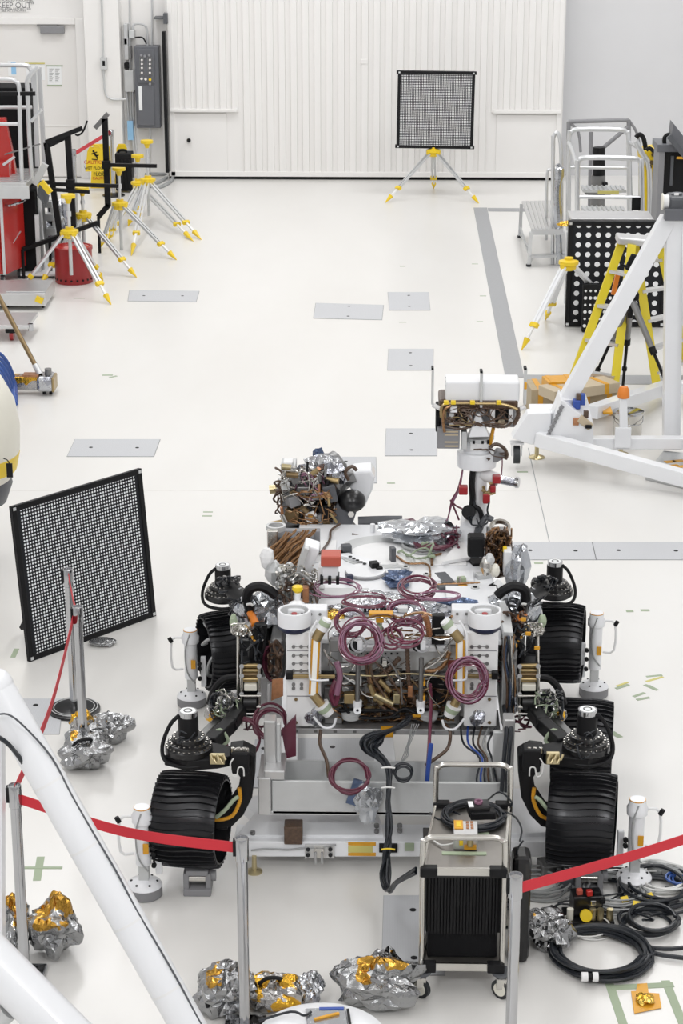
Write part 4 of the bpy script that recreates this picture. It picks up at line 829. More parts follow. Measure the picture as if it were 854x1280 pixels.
rbox('block', bb2, (717, 501, 726, 512), Yg - .12, .08, 'blue', .008); rbox('jaw', bb2, (726, 493, 732, 507), Yg - .1, .06, 'blue', .008); rbox('pad', bb2, (721, 493, 727, 501), Yg - .1, .05, 'brown_wire')
bb3 = thing('brown_block', 'tan and black wedge shaped tool lying on the ballast box', 'tool', D(733, 530, Yg - .2))
MB().beam(D(724, 522, Yg - .2), D(739, 534, Yg - .2), .05, .07).build('wedge', 'tan', bb3, bevel=.01); rbox('grip', bb3, (730, 514, 736, 523), Yg - .2, .05, 'brown_wire'); rbox('end', bb3, (717, 523, 724, 532), Yg - .22, .04, 'copper'); rbox('pad', bb3, (732, 532, 740, 536), Yg - .25, .05, 'black')
gp = thing('checker_pad', 'thick grey checker plate pad with amber tape marks under the gantry outrigger', 'pad', G(840, 600))
P = [G(807, 600), G(829, 571), G(900, 578), (G(900, 622))]; MB().prism([(p.x, p.y, 0) for p in P][::-1], (0, 0, 0), (0, 0, .06)).build('plate', 'alu_dull', gp, bevel=.004)
for (x, y) in ((826, 582), (838, 577), (842, 582), (848, 576), (852, 583)): q = G(x, y, .062); MB().box(q, (.10, .06, .003), .3).build('tape_strip', 'kapton', gp)
# ================================================================== THE ROVER
RV = thing('rover', 'black wheeled planetary rover under assembly with camera mast, open rear bay and plum tubing', 'rover', (0.04, 11.5, 0))
DZ = 1.20; YF = 10.66
def rb_(name, px, Y, dep, m, bevel=.005, par=None, label=None):
    o = px_box(*px, Y, dep).build(name, m, par or RV, bevel=bevel)
    if label: o['label'] = label
    return o
def rt_(name, pts, r, m, par=None, n=8, k=4, closed=False): return MB().tube(pts, r, n, k, closed).build(name, m, par or RV)
def rc_(name, a, b, r, m, par=None, r1=None, n=16): return MB().cyl(a, b, r, r1, n).build(name, m, par or RV)
xl, xr = D(356, 850, YF).x, D(628, 850, YF).x; zb = D(480, 907, YF + .1).z
YB = 12.75
# chassis
B = MB(); B.bb((xl + .02, YF + .28, zb), (xr - .02, YB - .25, DZ - .03)); ch = B.build('chassis', 'white_matte', RV, bevel=.01)
B = MB(); B.bb((xl, YF + .12, DZ - .03), (xr, YB, DZ)); dk = B.build('deck', 'white_paint', RV, bevel=.006)
B = MB(); B.bb((xl + .2, YF + .19, zb + .02), (xr - .2, YF + .22, DZ - .06)); B.build('bay_back', 'white_matte', RV)
B = MB(); B.bb((xl, YF + .02, zb - .02), (xr, YF + .3, zb + .015)); B.build('bay_floor', 'aluminium', RV, bevel=.004)
for k in range(11): MB().bb((xl + .05 + k * .11, YF + .015, zb - .008), (xl + .07 + k * .11, YF + .02, zb + .006)).build('floor_bolt', 'steel_dark', RV)
# shelf face with a row of holes under the deck edge
sf_ = rb_('shelf_face', (428, 812, 555, 838), YF + .1, .02, 'alu_dull')
for k in range(7): MB().cyl(D(452 + k * 7.5, 817, YF + .1), D(452 + k * 7.5, 817, YF + .09), .006, n=8).build('hole', 'black', sf_)
B = MB(); p0, p1 = D(428, 812, YF + .09), D(560, 812, YF + .09); B.bb((p0.x, YF + .08, p0.z - .005), (p1.x, YF + .14, p0.z + .02)); B.build('deck_lip', 'white_paint', RV, bevel=.003)
# towers left and right
for s, (x0, x1, cx) in enumerate(((358, 401, 367), (581, 622, 607))):
    tw = rb_('instrument_tower', (x0, 790, x1, 908), YF - .06, .30, 'white_matte', .006)
    bx0 = x0 + 9 if s == 0 else x0 + 9
    for i in range(3):
        for j, yy in enumerate((808, 819, 829, 838)):
            p = D(bx0 + i * 9.5, yy, YF - .06); MB().cyl(p, p - Vector((0, .010, 0)), .010, n=8).build('bolt', 'steel_dark', tw)
            if i < 2: MB().beam(p, D(bx0 + i * 9.5 + 9.5, yy, YF - .06), .004, .003, (0, 1, 0)).build('bead', 'steel_dark', tw)
    for i in range(2):
        for yy in (855, 860): p = D(bx0 + i * 10, yy, YF - .06); MB().cyl(p, p - Vector((0, .010, 0)), .010, n=8).build('bolt', 'steel_dark', tw)
    for yy in (813, 839, 870): rb_('seam', (x0 + 1, yy, x1 - 1, yy + .7), YF - .062, .004, 'mid_grey', 0, tw)
    for yy in (874, 903): p = D(x0 + (12 if s == 0 else 31), yy, YF - .065); MB().cyl(p, p - Vector((0, .006, 0)), .010, n=6).build('bolt', 'bronze', tw)
    rb_('latch', (x0 - 1, 841, x0 + 8, 850) if s == 0 else (x1 - 7, 841, x1 + 1, 850), YF - .1, .04, 'black', .004, tw); rb_('latch_bar', (x0 + 2, 844, x1 + 18, 848) if s == 0 else (x0 - 14, 844, x1, 848), YF - .09, .02, 'gold', .003, tw)
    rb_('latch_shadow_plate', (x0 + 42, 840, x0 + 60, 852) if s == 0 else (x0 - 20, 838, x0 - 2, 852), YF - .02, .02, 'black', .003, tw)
    # cup on top
    c = D(cx + (1 if s == 0 else -1), 780, YF + .0); r_ = .092; c.z -= .0
    cu = MB(); cu.lathe([(r_ * .80, -.02), (r_, 0), (r_ * 1.02, .06), (r_ * .98, .085), (r_ * .86, .085), (r_ * .78, .04), (r_ * .2, .03), (0, .03)], c, n=36); co = cu.build('lens_cup', 'white_paint', RV)
    MB().lathe([(0, .041), (r_ * .77, .041), (r_ * .85, .08), (r_ * .83, .08)], c, n=32).build('dish', 'alu_dull', co)
    MB().lathe([(r_ * .78, -.035), (r_ * .97, -.018), (r_ * 1.0, 0), (r_ * .78, 0)], c, n=32).build('rim', 'navy', co)
    MB().cyl(c + Vector((0, 0, .04)), c + Vector((0, 0, .065)), .016, n=10).build('red_stud', 'red_cap', co); MB().cyl(c + Vector((0, 0, .04)), c + Vector((0, 0, .05)), .045, n=14).build('inner_ring', 'steel', co)
    B = MB(); e = c + Vector((.07 if s == 0 else -.07, .10, .02)); B.box(e, (.22, .10, .09)); B.build('cup_mount', 'white_paint', co, bevel=.008)
    for i in range(4): MB().cyl(e + Vector((-.08 + i * .05, -.05, .02)), e + Vector((-.08 + i * .05, -.057, .02)), .008, n=8).build('bolt', 'steel_dark', co)
# far flank side panel with dark clutter hanging on the right of the chassis
rb_('side_panel', (628, 790, 640, 905), YF + .1, .6, 'alu_dull', .004); rb_('side_pack', (630, 800, 646, 880), YF + .25, .4, 'steel_dark', .02); rb_('side_pack', (338, 800, 356, 850), YF + .3, .4, 'steel_dark', .02)
for k in range(2): bag('film', D(640, 825 + k * 48, YF + .14), (.03, .05, .13), 70 + k, ('steel_dark', 'foil_plain')[k], RV, 18, .35, flatbase=False)
for k in range(7): rt_('flank_cable', pxs([(632 + k * 2, 795), (630 + (k * 5) % 9 * 1.6, 825), (634 + (k * 7) % 6 * 2, 860), (632 + k * 1.5, 905)], YF + .06 + .01 * k), .006, ('brown_wire', 'cable_black', 'blue_bag', 'steel', 'cable_black', 'copper_wire', 'brown_wire')[k])
# bay greebles
rn = random.Random(21)
harn = {}
def harness(px, Ys, n_, r_, m, name, seed, run=25, v=False):
    rn = random.Random(seed); b = MB(); x0, y0, x1, y1 = px
    for k in range(n_):
        x, y = rn.uniform(x0, x1), rn.uniform(y0, y1); pts = [D(x, y, rn.uniform(*Ys))]
        a = rn.uniform(0, 2 * pi)
        for j in range(rn.randint(2, 5)):
            a += rn.uniform(-1.2, 1.2); x += cos(a) * run * rn.uniform(.4, 1); y += sin(a) * run * rn.uniform(.4, 1) * (1.3 if v else 1)
            ex, ey = (x - (x0 + x1) / 2) / (x1 - x0) * 2, (y - (y0 + y1) / 2) / (y1 - y0) * 2; q_ = (ex ** 4 + ey ** 4) ** .25
            if q_ > 1: f_ = rn.uniform(.6, 1.0) / q_; x = (x0 + x1) / 2 + (x - (x0 + x1) / 2) * f_; y = (y0 + y1) / 2 + (y - (y0 + y1) / 2) * f_
            pts.append(D(x, y, rn.uniform(*Ys)))
        b.tube(pts, r_ * rn.uniform(.6, 1.3), 6, 3)
    return b.build(name, m, RV)
B = MB()
for k in range(60):
    x, y = rn.uniform(412, 565), rn.uniform(842, 900); s = rn.uniform(.012, .04); B.box(D(x, y, YF + rn.uniform(.10, .17)), (s * rn.uniform(.6, 2), s, s * rn.uniform(.6, 1.6)))
B.build('bay_fittings', 'steel_dark', RV)['kind'] = 'stuff'
B = MB()
for k in range(45):
    x, y = rn.uniform(405, 570), rn.uniform(838, 900); s = rn.uniform(.010, .03); B.box(D(x, y, YF + rn.uniform(.06, .17)), (s * rn.uniform(.6, 2), s, s * rn.uniform(.6, 1.6)), rn.uniform(0, 1))
B.build('bay_fittings', 'aluminium', RV)['kind'] = 'stuff'
B = MB()
for k in range(40):
    x, y = rn.uniform(412, 565), rn.uniform(855, 903); s = rn.uniform(.010, .028); B.box(D(x, y, YF + rn.uniform(.06, .2)), (s * rn.uniform(.6, 2), s, s), rn.uniform(0, 1))
B.build('bay_fittings', 'bronze', RV)['kind'] = 'stuff'
harness((408, 850, 572, 902), (YF + .04, YF + .16), 42, .005, 'brown_wire', 'wiring', 1)['kind'] = 'stuff'
harness((412, 860, 570, 902), (YF + .03, YF + .15), 40, .0045, 'copper_wire', 'wiring', 2)['kind'] = 'stuff'
harness((412, 842, 570, 900), (YF + .04, YF + .16), 22, .0045, 'steel', 'wiring', 3)['kind'] = 'stuff'
harness((405, 770, 575, 840), (YF + .0, YF + .1), 22, .004, 'steel', 'wiring', 4)['kind'] = 'stuff'
harness((405, 765, 580, 800), (YF + .02, YF + .1), 8, .006, 'copper_wire', 'wiring', 44)['kind'] = 'stuff'
for (x, y) in ((432, 835), (443, 833), (432, 860), (456, 861), (434, 878), (420, 835)): MB().lathe([(.012, -.03), (.035, -.03), (.035, 0), (.022, .006), (.018, -.004), (0, -.004)], D(x, y, YF + .1), (0, -1, 0), n=18).build('port_disc', 'alu_dull', RV)
for (x0, y0, x1, y1, m_) in ((476, 823, 487, 836, 'black'), (482, 852, 504, 858, 'aluminium'), (480, 862, 510, 867, 'aluminium'), (540, 770, 556, 806, 'black'), (467, 795, 486, 803, 'white_matte'), (471, 782, 478, 790, 'green_tape'), (560, 829, 570, 845, 'red_orange'), (455, 885, 508, 889, 'gold'), (535, 845, 560, 848, 'aluminium'), (538, 848, 560, 880, 'black'), (405, 860, 428, 905, 'steel_dark'), (555, 885, 575, 905, 'steel_dark'), (470, 773, 480, 779, 'kapton'), (461, 767, 492, 772, 'kapton')):
    rb_('module', (x0, y0, x1, y1), YF + (.08 if y0 > 812 else .05), .05, m_)
MB().prism([D(482, 850, YF + .1), D(503, 845, YF + .1), D(498, 838, YF + .1), D(490, 841, YF + .1)], (0, 0, 0), (0, .02, 0)).build('bracket_plate', 'tan', RV)
# segmented brown conduits
def beads(pts, r, m, name='conduit'):
    P = smooth_path([Vector(p) for p in pts], 6); b = MB(); b.tube(P, r * .8, 8, smooth=False)
    for i in range(0, len(P) - 1, 1): b.cyl(P[i], P[i].lerp(P[i + 1], .55), r, n=8)
    return b.build(name, m, RV)
Yc = YF + .02
beads(pxs([(509, 808), (510, 830), (512, 855), (520, 880)], Yc), .014, 'brown_wire'); beads(pxs([(458, 820), (460, 845), (468, 870), (480, 885), (498, 895)], Yc), .010, 'brown_wire'); beads(pxs([(464, 818), (464, 850), (474, 872), (495, 888)], Yc), .009, 'copper_wire')
beads(pxs([(532, 838), (545, 838), (556, 830), (562, 815)], Yc), .014, 'copper_wire'); beads(pxs([(531, 769), (535, 780), (537, 795)], Yc), .018, 'copper'); beads(pxs([(470, 848), (485, 838), (500, 822)], Yc), .016, 'brown_wire')
for (a, b) in (((466, 866), (478, 880)), ((474, 850), (488, 864)), ((478, 866), (490, 882)), ((462, 855), (470, 875))): rc_('connector', D(*a, Yc - .01), D(*b, Yc - .01), .015, 'gold')
rc_('connector', D(468, 868, Yc - .02), D(491, 880, Yc - .02), .017, 'brass')
for (pts, r_b, m_) in (([(462, 820), (466, 845), (476, 862), (486, 880), (500, 890)], .008, 'brown_wire'), ([(456, 818), (470, 828), (486, 845), (497, 862), (505, 880)], .006, 'brown_wire'), ([(475, 815), (488, 828), (500, 850), (503, 880)], .006, 'steel_dark'), ([(415, 842), (430, 855), (442, 850), (455, 868), (470, 872)], .005, 'steel'), ([(416, 828), (430, 845), (446, 856)], .005, 'alu_dull'), ([(548, 838), (535, 852), (538, 870), (550, 884)], .004, 'steel'), ([(545, 845), (560, 855), (556, 875), (540, 880), (538, 862)], .003, 'copper_wire'), ([(490, 896), (505, 886), (520, 892), (530, 898)], .010, 'black'), ([(430, 880), (440, 894), (470, 898), (500, 895)], .010, 'black'), ([(425, 842), (470, 845), (510, 842), (560, 846)], .005, 'brass'), ([(515, 850), (528, 862), (540, 858)], .006, 'bronze'), ([(405, 812), (415, 830), (428, 838)], .007, 'steel'), ([(560, 812), (548, 826), (532, 836)], .007, 'steel')):
    rt_('bay_pipe', pxs(pts, YF - .0), r_b, m_)
for (x0, y0, x1, y1, m_) in ((430, 868, 444, 880, 'gold'), (446, 846, 452, 858, 'alu_dull'), (492, 868, 500, 880, 'brass'), (510, 858, 516, 872, 'copper'), (527, 852, 532, 858, 'kapton'), (527, 870, 532, 876, 'kapton'), (478, 826, 484, 834, 'steel'), (516, 893, 536, 897, 'kapton'), (412, 800, 424, 815, 'steel_dark'), (498, 760, 510, 766, 'alu_dull')): rb_('module', (x0, y0, x1, y1), YF - .01, .05, m_)
# struts
for x in (448, 527):
    p, q = D(x, 822, Yc - .02), D(x - 1, 880, Yc - .03); so = rc_('strut', p, q, .014, 'steel_dark')
    MB().lathe([(.020, -.03), (.026, 0), (.026, .03), (.0, .03)], q - Vector((0, 0, .01)), n=14).build('clevis', 'white_paint', so); MB().cyl(D(x - 1, 888, Yc - .06), D(x - 1, 888, Yc), .022, n=16).build('eye', 'white_paint', so); MB().cyl(D(x - 1, 888, Yc - .065), D(x - 1, 888, Yc - .06), .008, n=8).build('pin', 'black', so)
    MB().lathe([(.036, 0), (.046, .0), (.046, .03), (.036, .03)], D(x + 1, 806, Yc - .05), (0, -1, .5), n=24, close=True).build('ring', 'chrome', so); MB().box(D(x + 2, 806, Yc - .06), (.03, .02, .06)).build('rod_end', 'white_paint', so, bevel=.006); MB().cyl(D(x - 5, 808, Yc - .05), D(x - 5, 808, Yc - .0), .03).build('socket', 'black', so)
    s_ = -1 if x < 500 else 1
    MB().lathe([(.0, 0), (.055, -.02), (.05, -.05), (0, -.05)], D(x + s_ * 9, 887, Yc), n=16).build('cone_mount', 'alu_dull', so)
rc_('cross_tube', D(424, 888, Yc), D(536, 888, Yc), .012, 'black')
# light tubes
for s, (xa, ya, xb, yb, tx, ty, bx, by) in enumerate(((395, 799, 391.5, 868, 409, 774, 412, 893), (575.5, 800, 575, 868, 556, 776, 561, 895))):
    sg = 1 if s == 0 else -1; Y = YF - .1
    a, b = D(xa, ya, Y), D(xb, yb, Y); lt = MB().beam(a, b, .05, .02, (0, 1, 0)).build('tube_light', 'kapton', RV, bevel=.006); MB().beam(a - Vector((0, .012, 0)), b - Vector((0, .012, 0)), .027, .012, (0, 1, 0)).build('diffuser', 'white_glow_tube', lt)
    rc_('socket', a, a.lerp(D(tx, ty, Y), .55), .028, 'gold', lt); rc_('socket_cap', a.lerp(D(tx, ty, Y), .5), D(tx, ty, Y), .034, 'white_matte', lt, .028); rc_('cap_tape', a.lerp(D(tx, ty, Y), .72), a.lerp(D(tx, ty, Y), .92), .0345, 'green_tape', lt, .032)
    rc_('socket', b, b.lerp(D(bx, by, Y), .5), .026, 'gold', lt); rc_('socket_cap', b.lerp(D(bx, by, Y), .5), D(bx, by, Y), .045, 'white_matte', lt, .030); rc_('cap_tape', b.lerp(D(bx, by, Y), .6), b.lerp(D(bx, by, Y), .8), .043, 'green_tape', lt, .038)
    rt_('guard_wire', pxs([(xa + sg * 1, 776), (xa - sg * 7, 790), (xa - sg * 8, 800), (xa - sg * 8, 842), (xa - sg * 4, 850), (xa + sg * 16, 850)], Y - .02), .006, 'white_paint', lt); rt_('guard_wire', pxs([(bx - sg * 20, by + 3), (bx - sg * 8, by + 16), (bx + sg * 4, by + 15), (bx + sg * 8, by + 5)], Y - .02), .007, 'white_paint', lt)
    bag('foil_skirt', D(xa + (-2 if s == 0 else 22), 895, YF - .04), (.05, .05, .06), 90 + s, 'foil_plain', RV, 16, flatbase=False)
# tubing coils (c px, Y, radius m, turns, tilt about x)
def pcoil(x, y, Y, r, turns, wire, tilt, seed, m, flat=1., name='tubing_coil', z=None): return coil(D(x, y, Y), r, int(turns * 1.3 + .5), wire * .72, seed, .13, tilt=(tilt, 0, 0), flat=flat, thick=.05).build(name, m, RV)
pcoil(450, 804, YF - .12, .105, 7, .007, R(55), 1, 'purple_tube'); pcoil(451, 802, YF - .14, .10, 3, .006, R(58), 2, 'purple_light')
pcoil(584, 848, YF - .17, .10, 6, .007, R(86), 3, 'purple_tube', 1.12); pcoil(583, 848, YF - .18, .10, 3, .006, R(86), 4, 'purple_light', 1.12)
pcoil(509, 797, YF - .02, .085, 3, .007, R(25), 5, 'purple_tube'); pcoil(508, 771, YF + .16, .10, 4, .006, R(12), 6, 'purple_tube'); pcoil(507, 770, YF + .16, .10, 2, .006, R(12), 61, 'purple_light')
pcoil(524, 739, YF + .55, .105, 5, .008, R(10), 7, 'purple_tube'); pcoil(420, 742, YF + .52, .14, 3, .006, 0, 8, 'purple_light'); pcoil(458, 757, YF + .30, .13, 3, .006, R(6), 9, 'purple_tube', .6); pcoil(438, 780, YF + .02, .08, 3, .008, R(40), 10, 'purple_tube')
pcoil(549, 752, YF + .42, .12, 3, .005, R(5), 11, 'purple_light', .5); pcoil(490, 801, YF - .03, .06, 3, .007, R(35), 12, 'purple_tube')
rt_('purple_hose', pxs([(424, 845), (424, 860), (419, 880), (414, 868), (420, 850)], YF - .03), .016, 'purple_tube'); rt_('purple_hose', pxs([(421, 828), (425, 845), (421, 868)], YF - .05), .018, 'purple_light')
rt_('purple_hose', pxs([(538, 855), (539, 880), (538, 905), (536, 940), (533, 980)], [YF, YF, YF - .1, YF - .2, YF - .25]), .010, 'purple_tube'); rt_('blue_cable', pxs([(539, 930), (535, 965), (532, 1000), (528, 1010)], YF - .28), .013, 'blue')
# foil and film over the rear deck edge
for k, (x, y, s, m_) in enumerate(((440, 762, .13, 'foil_plain'), (470, 756, .14, 'foil_plain'), (500, 757, .13, 'foil_plain'), (415, 768, .08, 'kapton_foil'), (530, 763, .12, 'clear_bag'), (556, 772, .10, 'foil_plain'), (462, 745, .10, 'clear_bag'), (490, 748, .10, 'foil_plain'), (398, 770, .07, 'kapton_foil'), (545, 755, .08, 'clear_bag'), (428, 790, .06, 'foil_plain'), (545, 800, .06, 'foil'))):
    q = D(x, y, YF + .18); q.z = DZ - .02 if y < 785 else q.z - .03; q = G(x, y + 6, q.z); bag('film_sheet', q, (s, s * .7, s * .6), 100 + k, m_, RV, 20, .3)
for k, (x0, x1, y) in enumerate(((452, 486, 766),)):
    for i in range(6): rb_('slot', (455 + i * 5, 761, 458.5 + i * 5, 765), YF + .22, .02, 'black', 0)
# ---------------- deck furniture
def onz(x, y, z=DZ): return G(x, y, z)
def dbox(name, x, y, w_, d_, h_, m, rz=0, z=DZ, bev=.004, **k): return MB().box(onz(x, y, z) + Vector((0, 0, h_ / 2)), (w_, d_, h_), rz).build(name, m, RV, bevel=bev)
def ddisc(name, x, y, r, h, m, z=DZ, n=32): c = onz(x, y, z); return MB().cyl(c, c + Vector((0, 0, h)), r, n=n).build(name, m, RV)
ddisc('antenna_well', 482, 690, .30, .006, 'alu_dull'); ddisc('antenna_plate', 478, 694, .20, .012, 'white_matte'); ddisc('deck_disc', 457, 716, .12, .018, 'white_paint'); ddisc('deck_disc_rim', 457, 717, .125, .010, 'mid_grey')
dbox('deck_panel', 540, 690, .42, .5, .010, 'white_matte'); dbox('deck_panel', 590, 750, .30, .32, .03, 'white_paint'); dbox('deck_panel', 400, 690, .2, .4, .010, 'white_matte'); dbox('deck_panel', 555, 722, .36, .16, .016, 'white_paint'); dbox('grey_bar', 425, 743, .34, .12, .02, 'alu_dull'); dbox('grey_bar', 393, 739, .12, .06, .03, 'alu_dull')
dbox('slotted_rail', 445, 700, .07, .34, .02, 'white_paint', .9)
for k in range(5): c = onz(438 + k * 4.5, 696 + k * 2.2, DZ + .021); MB().cyl(c, c + Vector((0, 0, .003)), .012, n=10).build('hole', 'black', RV)
for (x, y, r) in ((507, 715, .026), (594, 741, .026), (587, 759, .022), (533, 724, .02)): a_ = ddisc('deck_port', x, y, r, .036, 'alu_dull'); MB().cyl(Vector(a_['_o']) + Vector((0, 0, .018)), Vector(a_['_o']) + Vector((0, 0, .021)), r * .5, n=10).build('port_plug', 'black', a_)
for k in range(9): c = onz(571 + k * 6.3, 765 - (k % 2) * 6, DZ + .03); MB().cyl(c, c + Vector((0, 0, .004)), .006, n=8).build('bolt', 'steel_dark', RV)
for (x, y, w_, d_, h_, m_) in ((433, 692, .06, .05, .06, 'dark_grey'), (468, 712, .05, .06, .05, 'black'), (474, 714, .04, .04, .03, 'black'), (491, 703, .03, .05, .10, 'dark_grey'), (437, 728, .04, .04, .05, 'navy'), (556, 725, .07, .18, .02, 'dark_grey'), (430, 693, .09, .07, .02, 'dark_grey'), (560, 735, .12, .06, .02, 'dark_grey'), (598, 704, .10, .1, .02, 'black'), (585, 697, .13, .07, .02, 'dark_grey'), (612, 715, .05, .05, .03, 'steel'), (604, 722, .09, .06, .03, 'alu_dull'), (577, 731, .05, .04, .05, 'green_tape')): dbox('deck_fitting', x, y, w_, d_, h_, m_, .3)
rb_('camera_box', (585, 672, 606, 697), 11.9, .10, 'black', .012)
MB().prism([onz(x, y, DZ + .015) for x, y in ((553, 706), (588, 700), (581, 682), (571, 682))][::-1], (0, 0, 0), (0, 0, .02)).build('folded_sheet', 'white_matte', RV)
beads([onz(x, y, DZ + .02) for x, y in ((496, 695), (510, 704), (535, 706), (540, 728), (560, 730), (600, 728))], .007, 'copper_wire', 'deck_conduit'); beads([onz(x, y, DZ + .02) for x, y in ((540, 706), (541, 696), (552, 692))], .008, 'copper_wire', 'deck_conduit'); beads([onz(x, y, DZ + .02) for x, y in ((425, 655), (414, 663), (412, 675), (400, 692))], .008, 'brown_wire', 'deck_conduit')
c = onz(575, 733, DZ); MB().lathe([(0, .012), (.03, .012), (.045, .008), (.05, 0)], c, n=20).build('gold_disc', 'kapton', RV); MB().cyl(c, c + Vector((0, 0, .06)), .008).build('pin', 'steel', RV)
# orange capped box
rob = rb_('capped_box', (398, 709, 422, 726), 11.25, .10, 'white_matte'); cp_ = D(412, 698, 11.22)
rb_('orange_cap', (401, 696, 426, 709), 11.2, .13, 'red_orange', .008, rob, 'orange red protective cap'); rb_('white_body', (403, 708, 423, 724), 11.23, .1, 'white_paint', .004, rob)
for x in (400, 410, 420): rb_('foot', (x, 722, x + 4, 731), 11.2, .1, 'black', .003, rob)
MB().box(D(386, 694, 11.5), (.09, .14, .16), M=Matrix.Rotation(R(18), 3, 'Y')).build('white_instrument', 'white_paint', RV, bevel=.008); MB().box(D(379, 696, 11.45), (.03, .14, .16), M=Matrix.Rotation(R(18), 3, 'Y')).build('instrument_plate', 'alu_dull', RV, bevel=.004)
rc_('white_post', D(372, 757, 11.05), D(372, 738, 11.05), .018, 'white_paint'); c = D(372, 737, 11.05); MB().lathe([(0, .03), (.03, .02), (.032, 0), (.015, -.02), (0, -.02)], c, n=14).build('yellow_knob', 'yellow', RV); MB().sphere(D(371, 757, 11.0), .05, 14, (1, 1, .6)).build('ball_mount', 'white_paint', RV); rb_('kapton_wrap', (378, 735, 386, 754), 11.1, .05, 'copper')
# left rear cluster, harness box
hb_ = rb_('harness_box', (345, 672, 392, 715), 12.0, .12, 'dark_grey'); rb_('frame', (334, 664, 347, 705), 11.95, .05, 'steel', .005, hb_); MB().lathe([(.045, 0), (.06, 0), (.06, .03), (.045, .03)], D(345, 662, 12.05), n=20, close=True).build('ring', 'alu_dull', hb_)
b = MB(); rn = random.Random(5)
for k in range(39):
    x = 350 + k % 13 * 3.1; y0 = 667 + (k // 13) * 12 + rn.uniform(-3, 3); b.tube(pxs([(x + 8, y0 - 3), (x + 5, y0 + 2), (x - 3 + rn.uniform(-2, 2), y0 + 9 + rn.uniform(-2, 2)), (x - 12, y0 + 17), (x - 16, y0 + 24)], 11.93 - rn.uniform(0, .06)), .0065, 6, 3)
b.build('cable_bundle', 'copper_wire', RV)['kind'] = 'stuff'
rb_('tray', (352, 664, 400, 690), 12.14, .06, 'mid_grey', .004); harness((345, 705, 400, 755), (11.2, 11.7), 26, .006, 'steel', 'small_piping', 32)['kind'] = 'stuff'; harness((345, 710, 395, 758), (11.2, 11.6), 20, .009, 'alu_dull', 'small_piping', 33)['kind'] = 'stuff'; harness((345, 725, 400, 765), (11.1, 11.4), 22, .005, 'brown_wire', 'small_piping', 34)['kind'] = 'stuff'
for k, (x, y, s, m_) in enumerate(((334, 698, .045, 'white_matte'), (352, 716, .035, 'cream'), (350, 735, .032, 'white_matte'), (362, 715, .04, 'alu_dull'), (378, 727, .05, 'steel'), (342, 716, .05, 'alu_dull'))): bag('wrapped_fitting', D(x, y, 11.6), (s, s, s * 1.6), 120 + k, m_, RV, 14, .1, flatbase=False)
# right rear cluster
harness((608, 658, 640, 716), (11.9, 12.15), 60, .006, 'copper_wire', 'cable_bundle', 35, 14, True)['kind'] = 'stuff'; harness((606, 662, 640, 722), (11.88, 12.15), 60, .006, 'brown_wire', 'cable_bundle', 36, 16, True)['kind'] = 'stuff'
rb_('harness_box', (609, 668, 636, 720), 12.2, .15, 'steel_dark'); MB().lathe([(.05, 0), (.065, 0), (.065, .03), (.05, .03)], D(625, 662, 12.1), (0, -.5, 1), n=20, close=True).build('ring', 'steel', RV)
bag('film_bag', D(648, 712, 11.8), (.07, .09, .17), 131, 'clear_bag', RV, 18, .25, flatbase=False); rb_('yellow_connector', (629, 684, 634, 691), 11.85, .03, 'yellow'); rb_('support_block', (630, 690, 640, 720), 11.8, .1, 'white_matte')
for k, (x, y, s, m_) in enumerate(((619, 713, .03, 'cream'), (622, 735, .035, 'white_matte'), (618, 745, .06, 'black'), (628, 750, .05, 'black'), (608, 708, .04, 'steel'), (612, 700, .03, 'alu_dull'))): bag('wrapped_fitting', D(x, y, 11.6), (s, s, s * 1.5), 140 + k, m_, RV, 12, .08, flatbase=False)
# bags on the deck
bag('silver_bag', onz(527, 676), (.24, .20, .13), 151, 'clear_bag', RV, 30, .3); bag('blue_bag', onz(498, 730), (.09, .11, .08), 152, 'blue_bag', RV, 18, .35); bag('blue_bag', onz(572, 757, DZ + .03), (.11, .04, .05), 153, 'blue_bag', RV, 16, .4); bag('maroon_bag', onz(512, 668), (.10, .10, .09), 154, 'maroon', RV, 14, .3)
for k in range(4): coil(onz(548 - k * 6, 684 + (k % 2) * 3, DZ), .12, 2, .008, 160 + k, .15, thick=.05).build('tubing_coil', ('purple_tube', 'maroon', 'purple_light', 'wire_grey')[k], RV)
harness((495, 676, 545, 700), (11.95, 12.2), 8, .006, 'green_tape', 'deck_wires', 37)['kind'] = 'stuff'
rt_('arm_tube', pxs([(448, 652), (480, 651), (503, 651)], 12.9), .035, 'dark_grey', k=2); rb_('arm_cover', (462, 655, 540, 675), 12.95, .08, 'alu_dull'); rc_('white_pin', D(466, 655, 12.6), D(466, 678, 12.6), .016, 'white_paint'); rt_('arm_wires', pxs([(440, 668), (458, 672), (478, 676), (492, 674)], 12.55), .010, 'brown_wire')
MB().cyl(D(557, 662, 12.5), D(557, 662, 12.8), .06).build('black_drum', 'black', RV); harness((535, 655, 575, 690), (12.2, 12.5), 10, .008, 'maroon', 'hose_nest', 38)['kind'] = 'stuff'

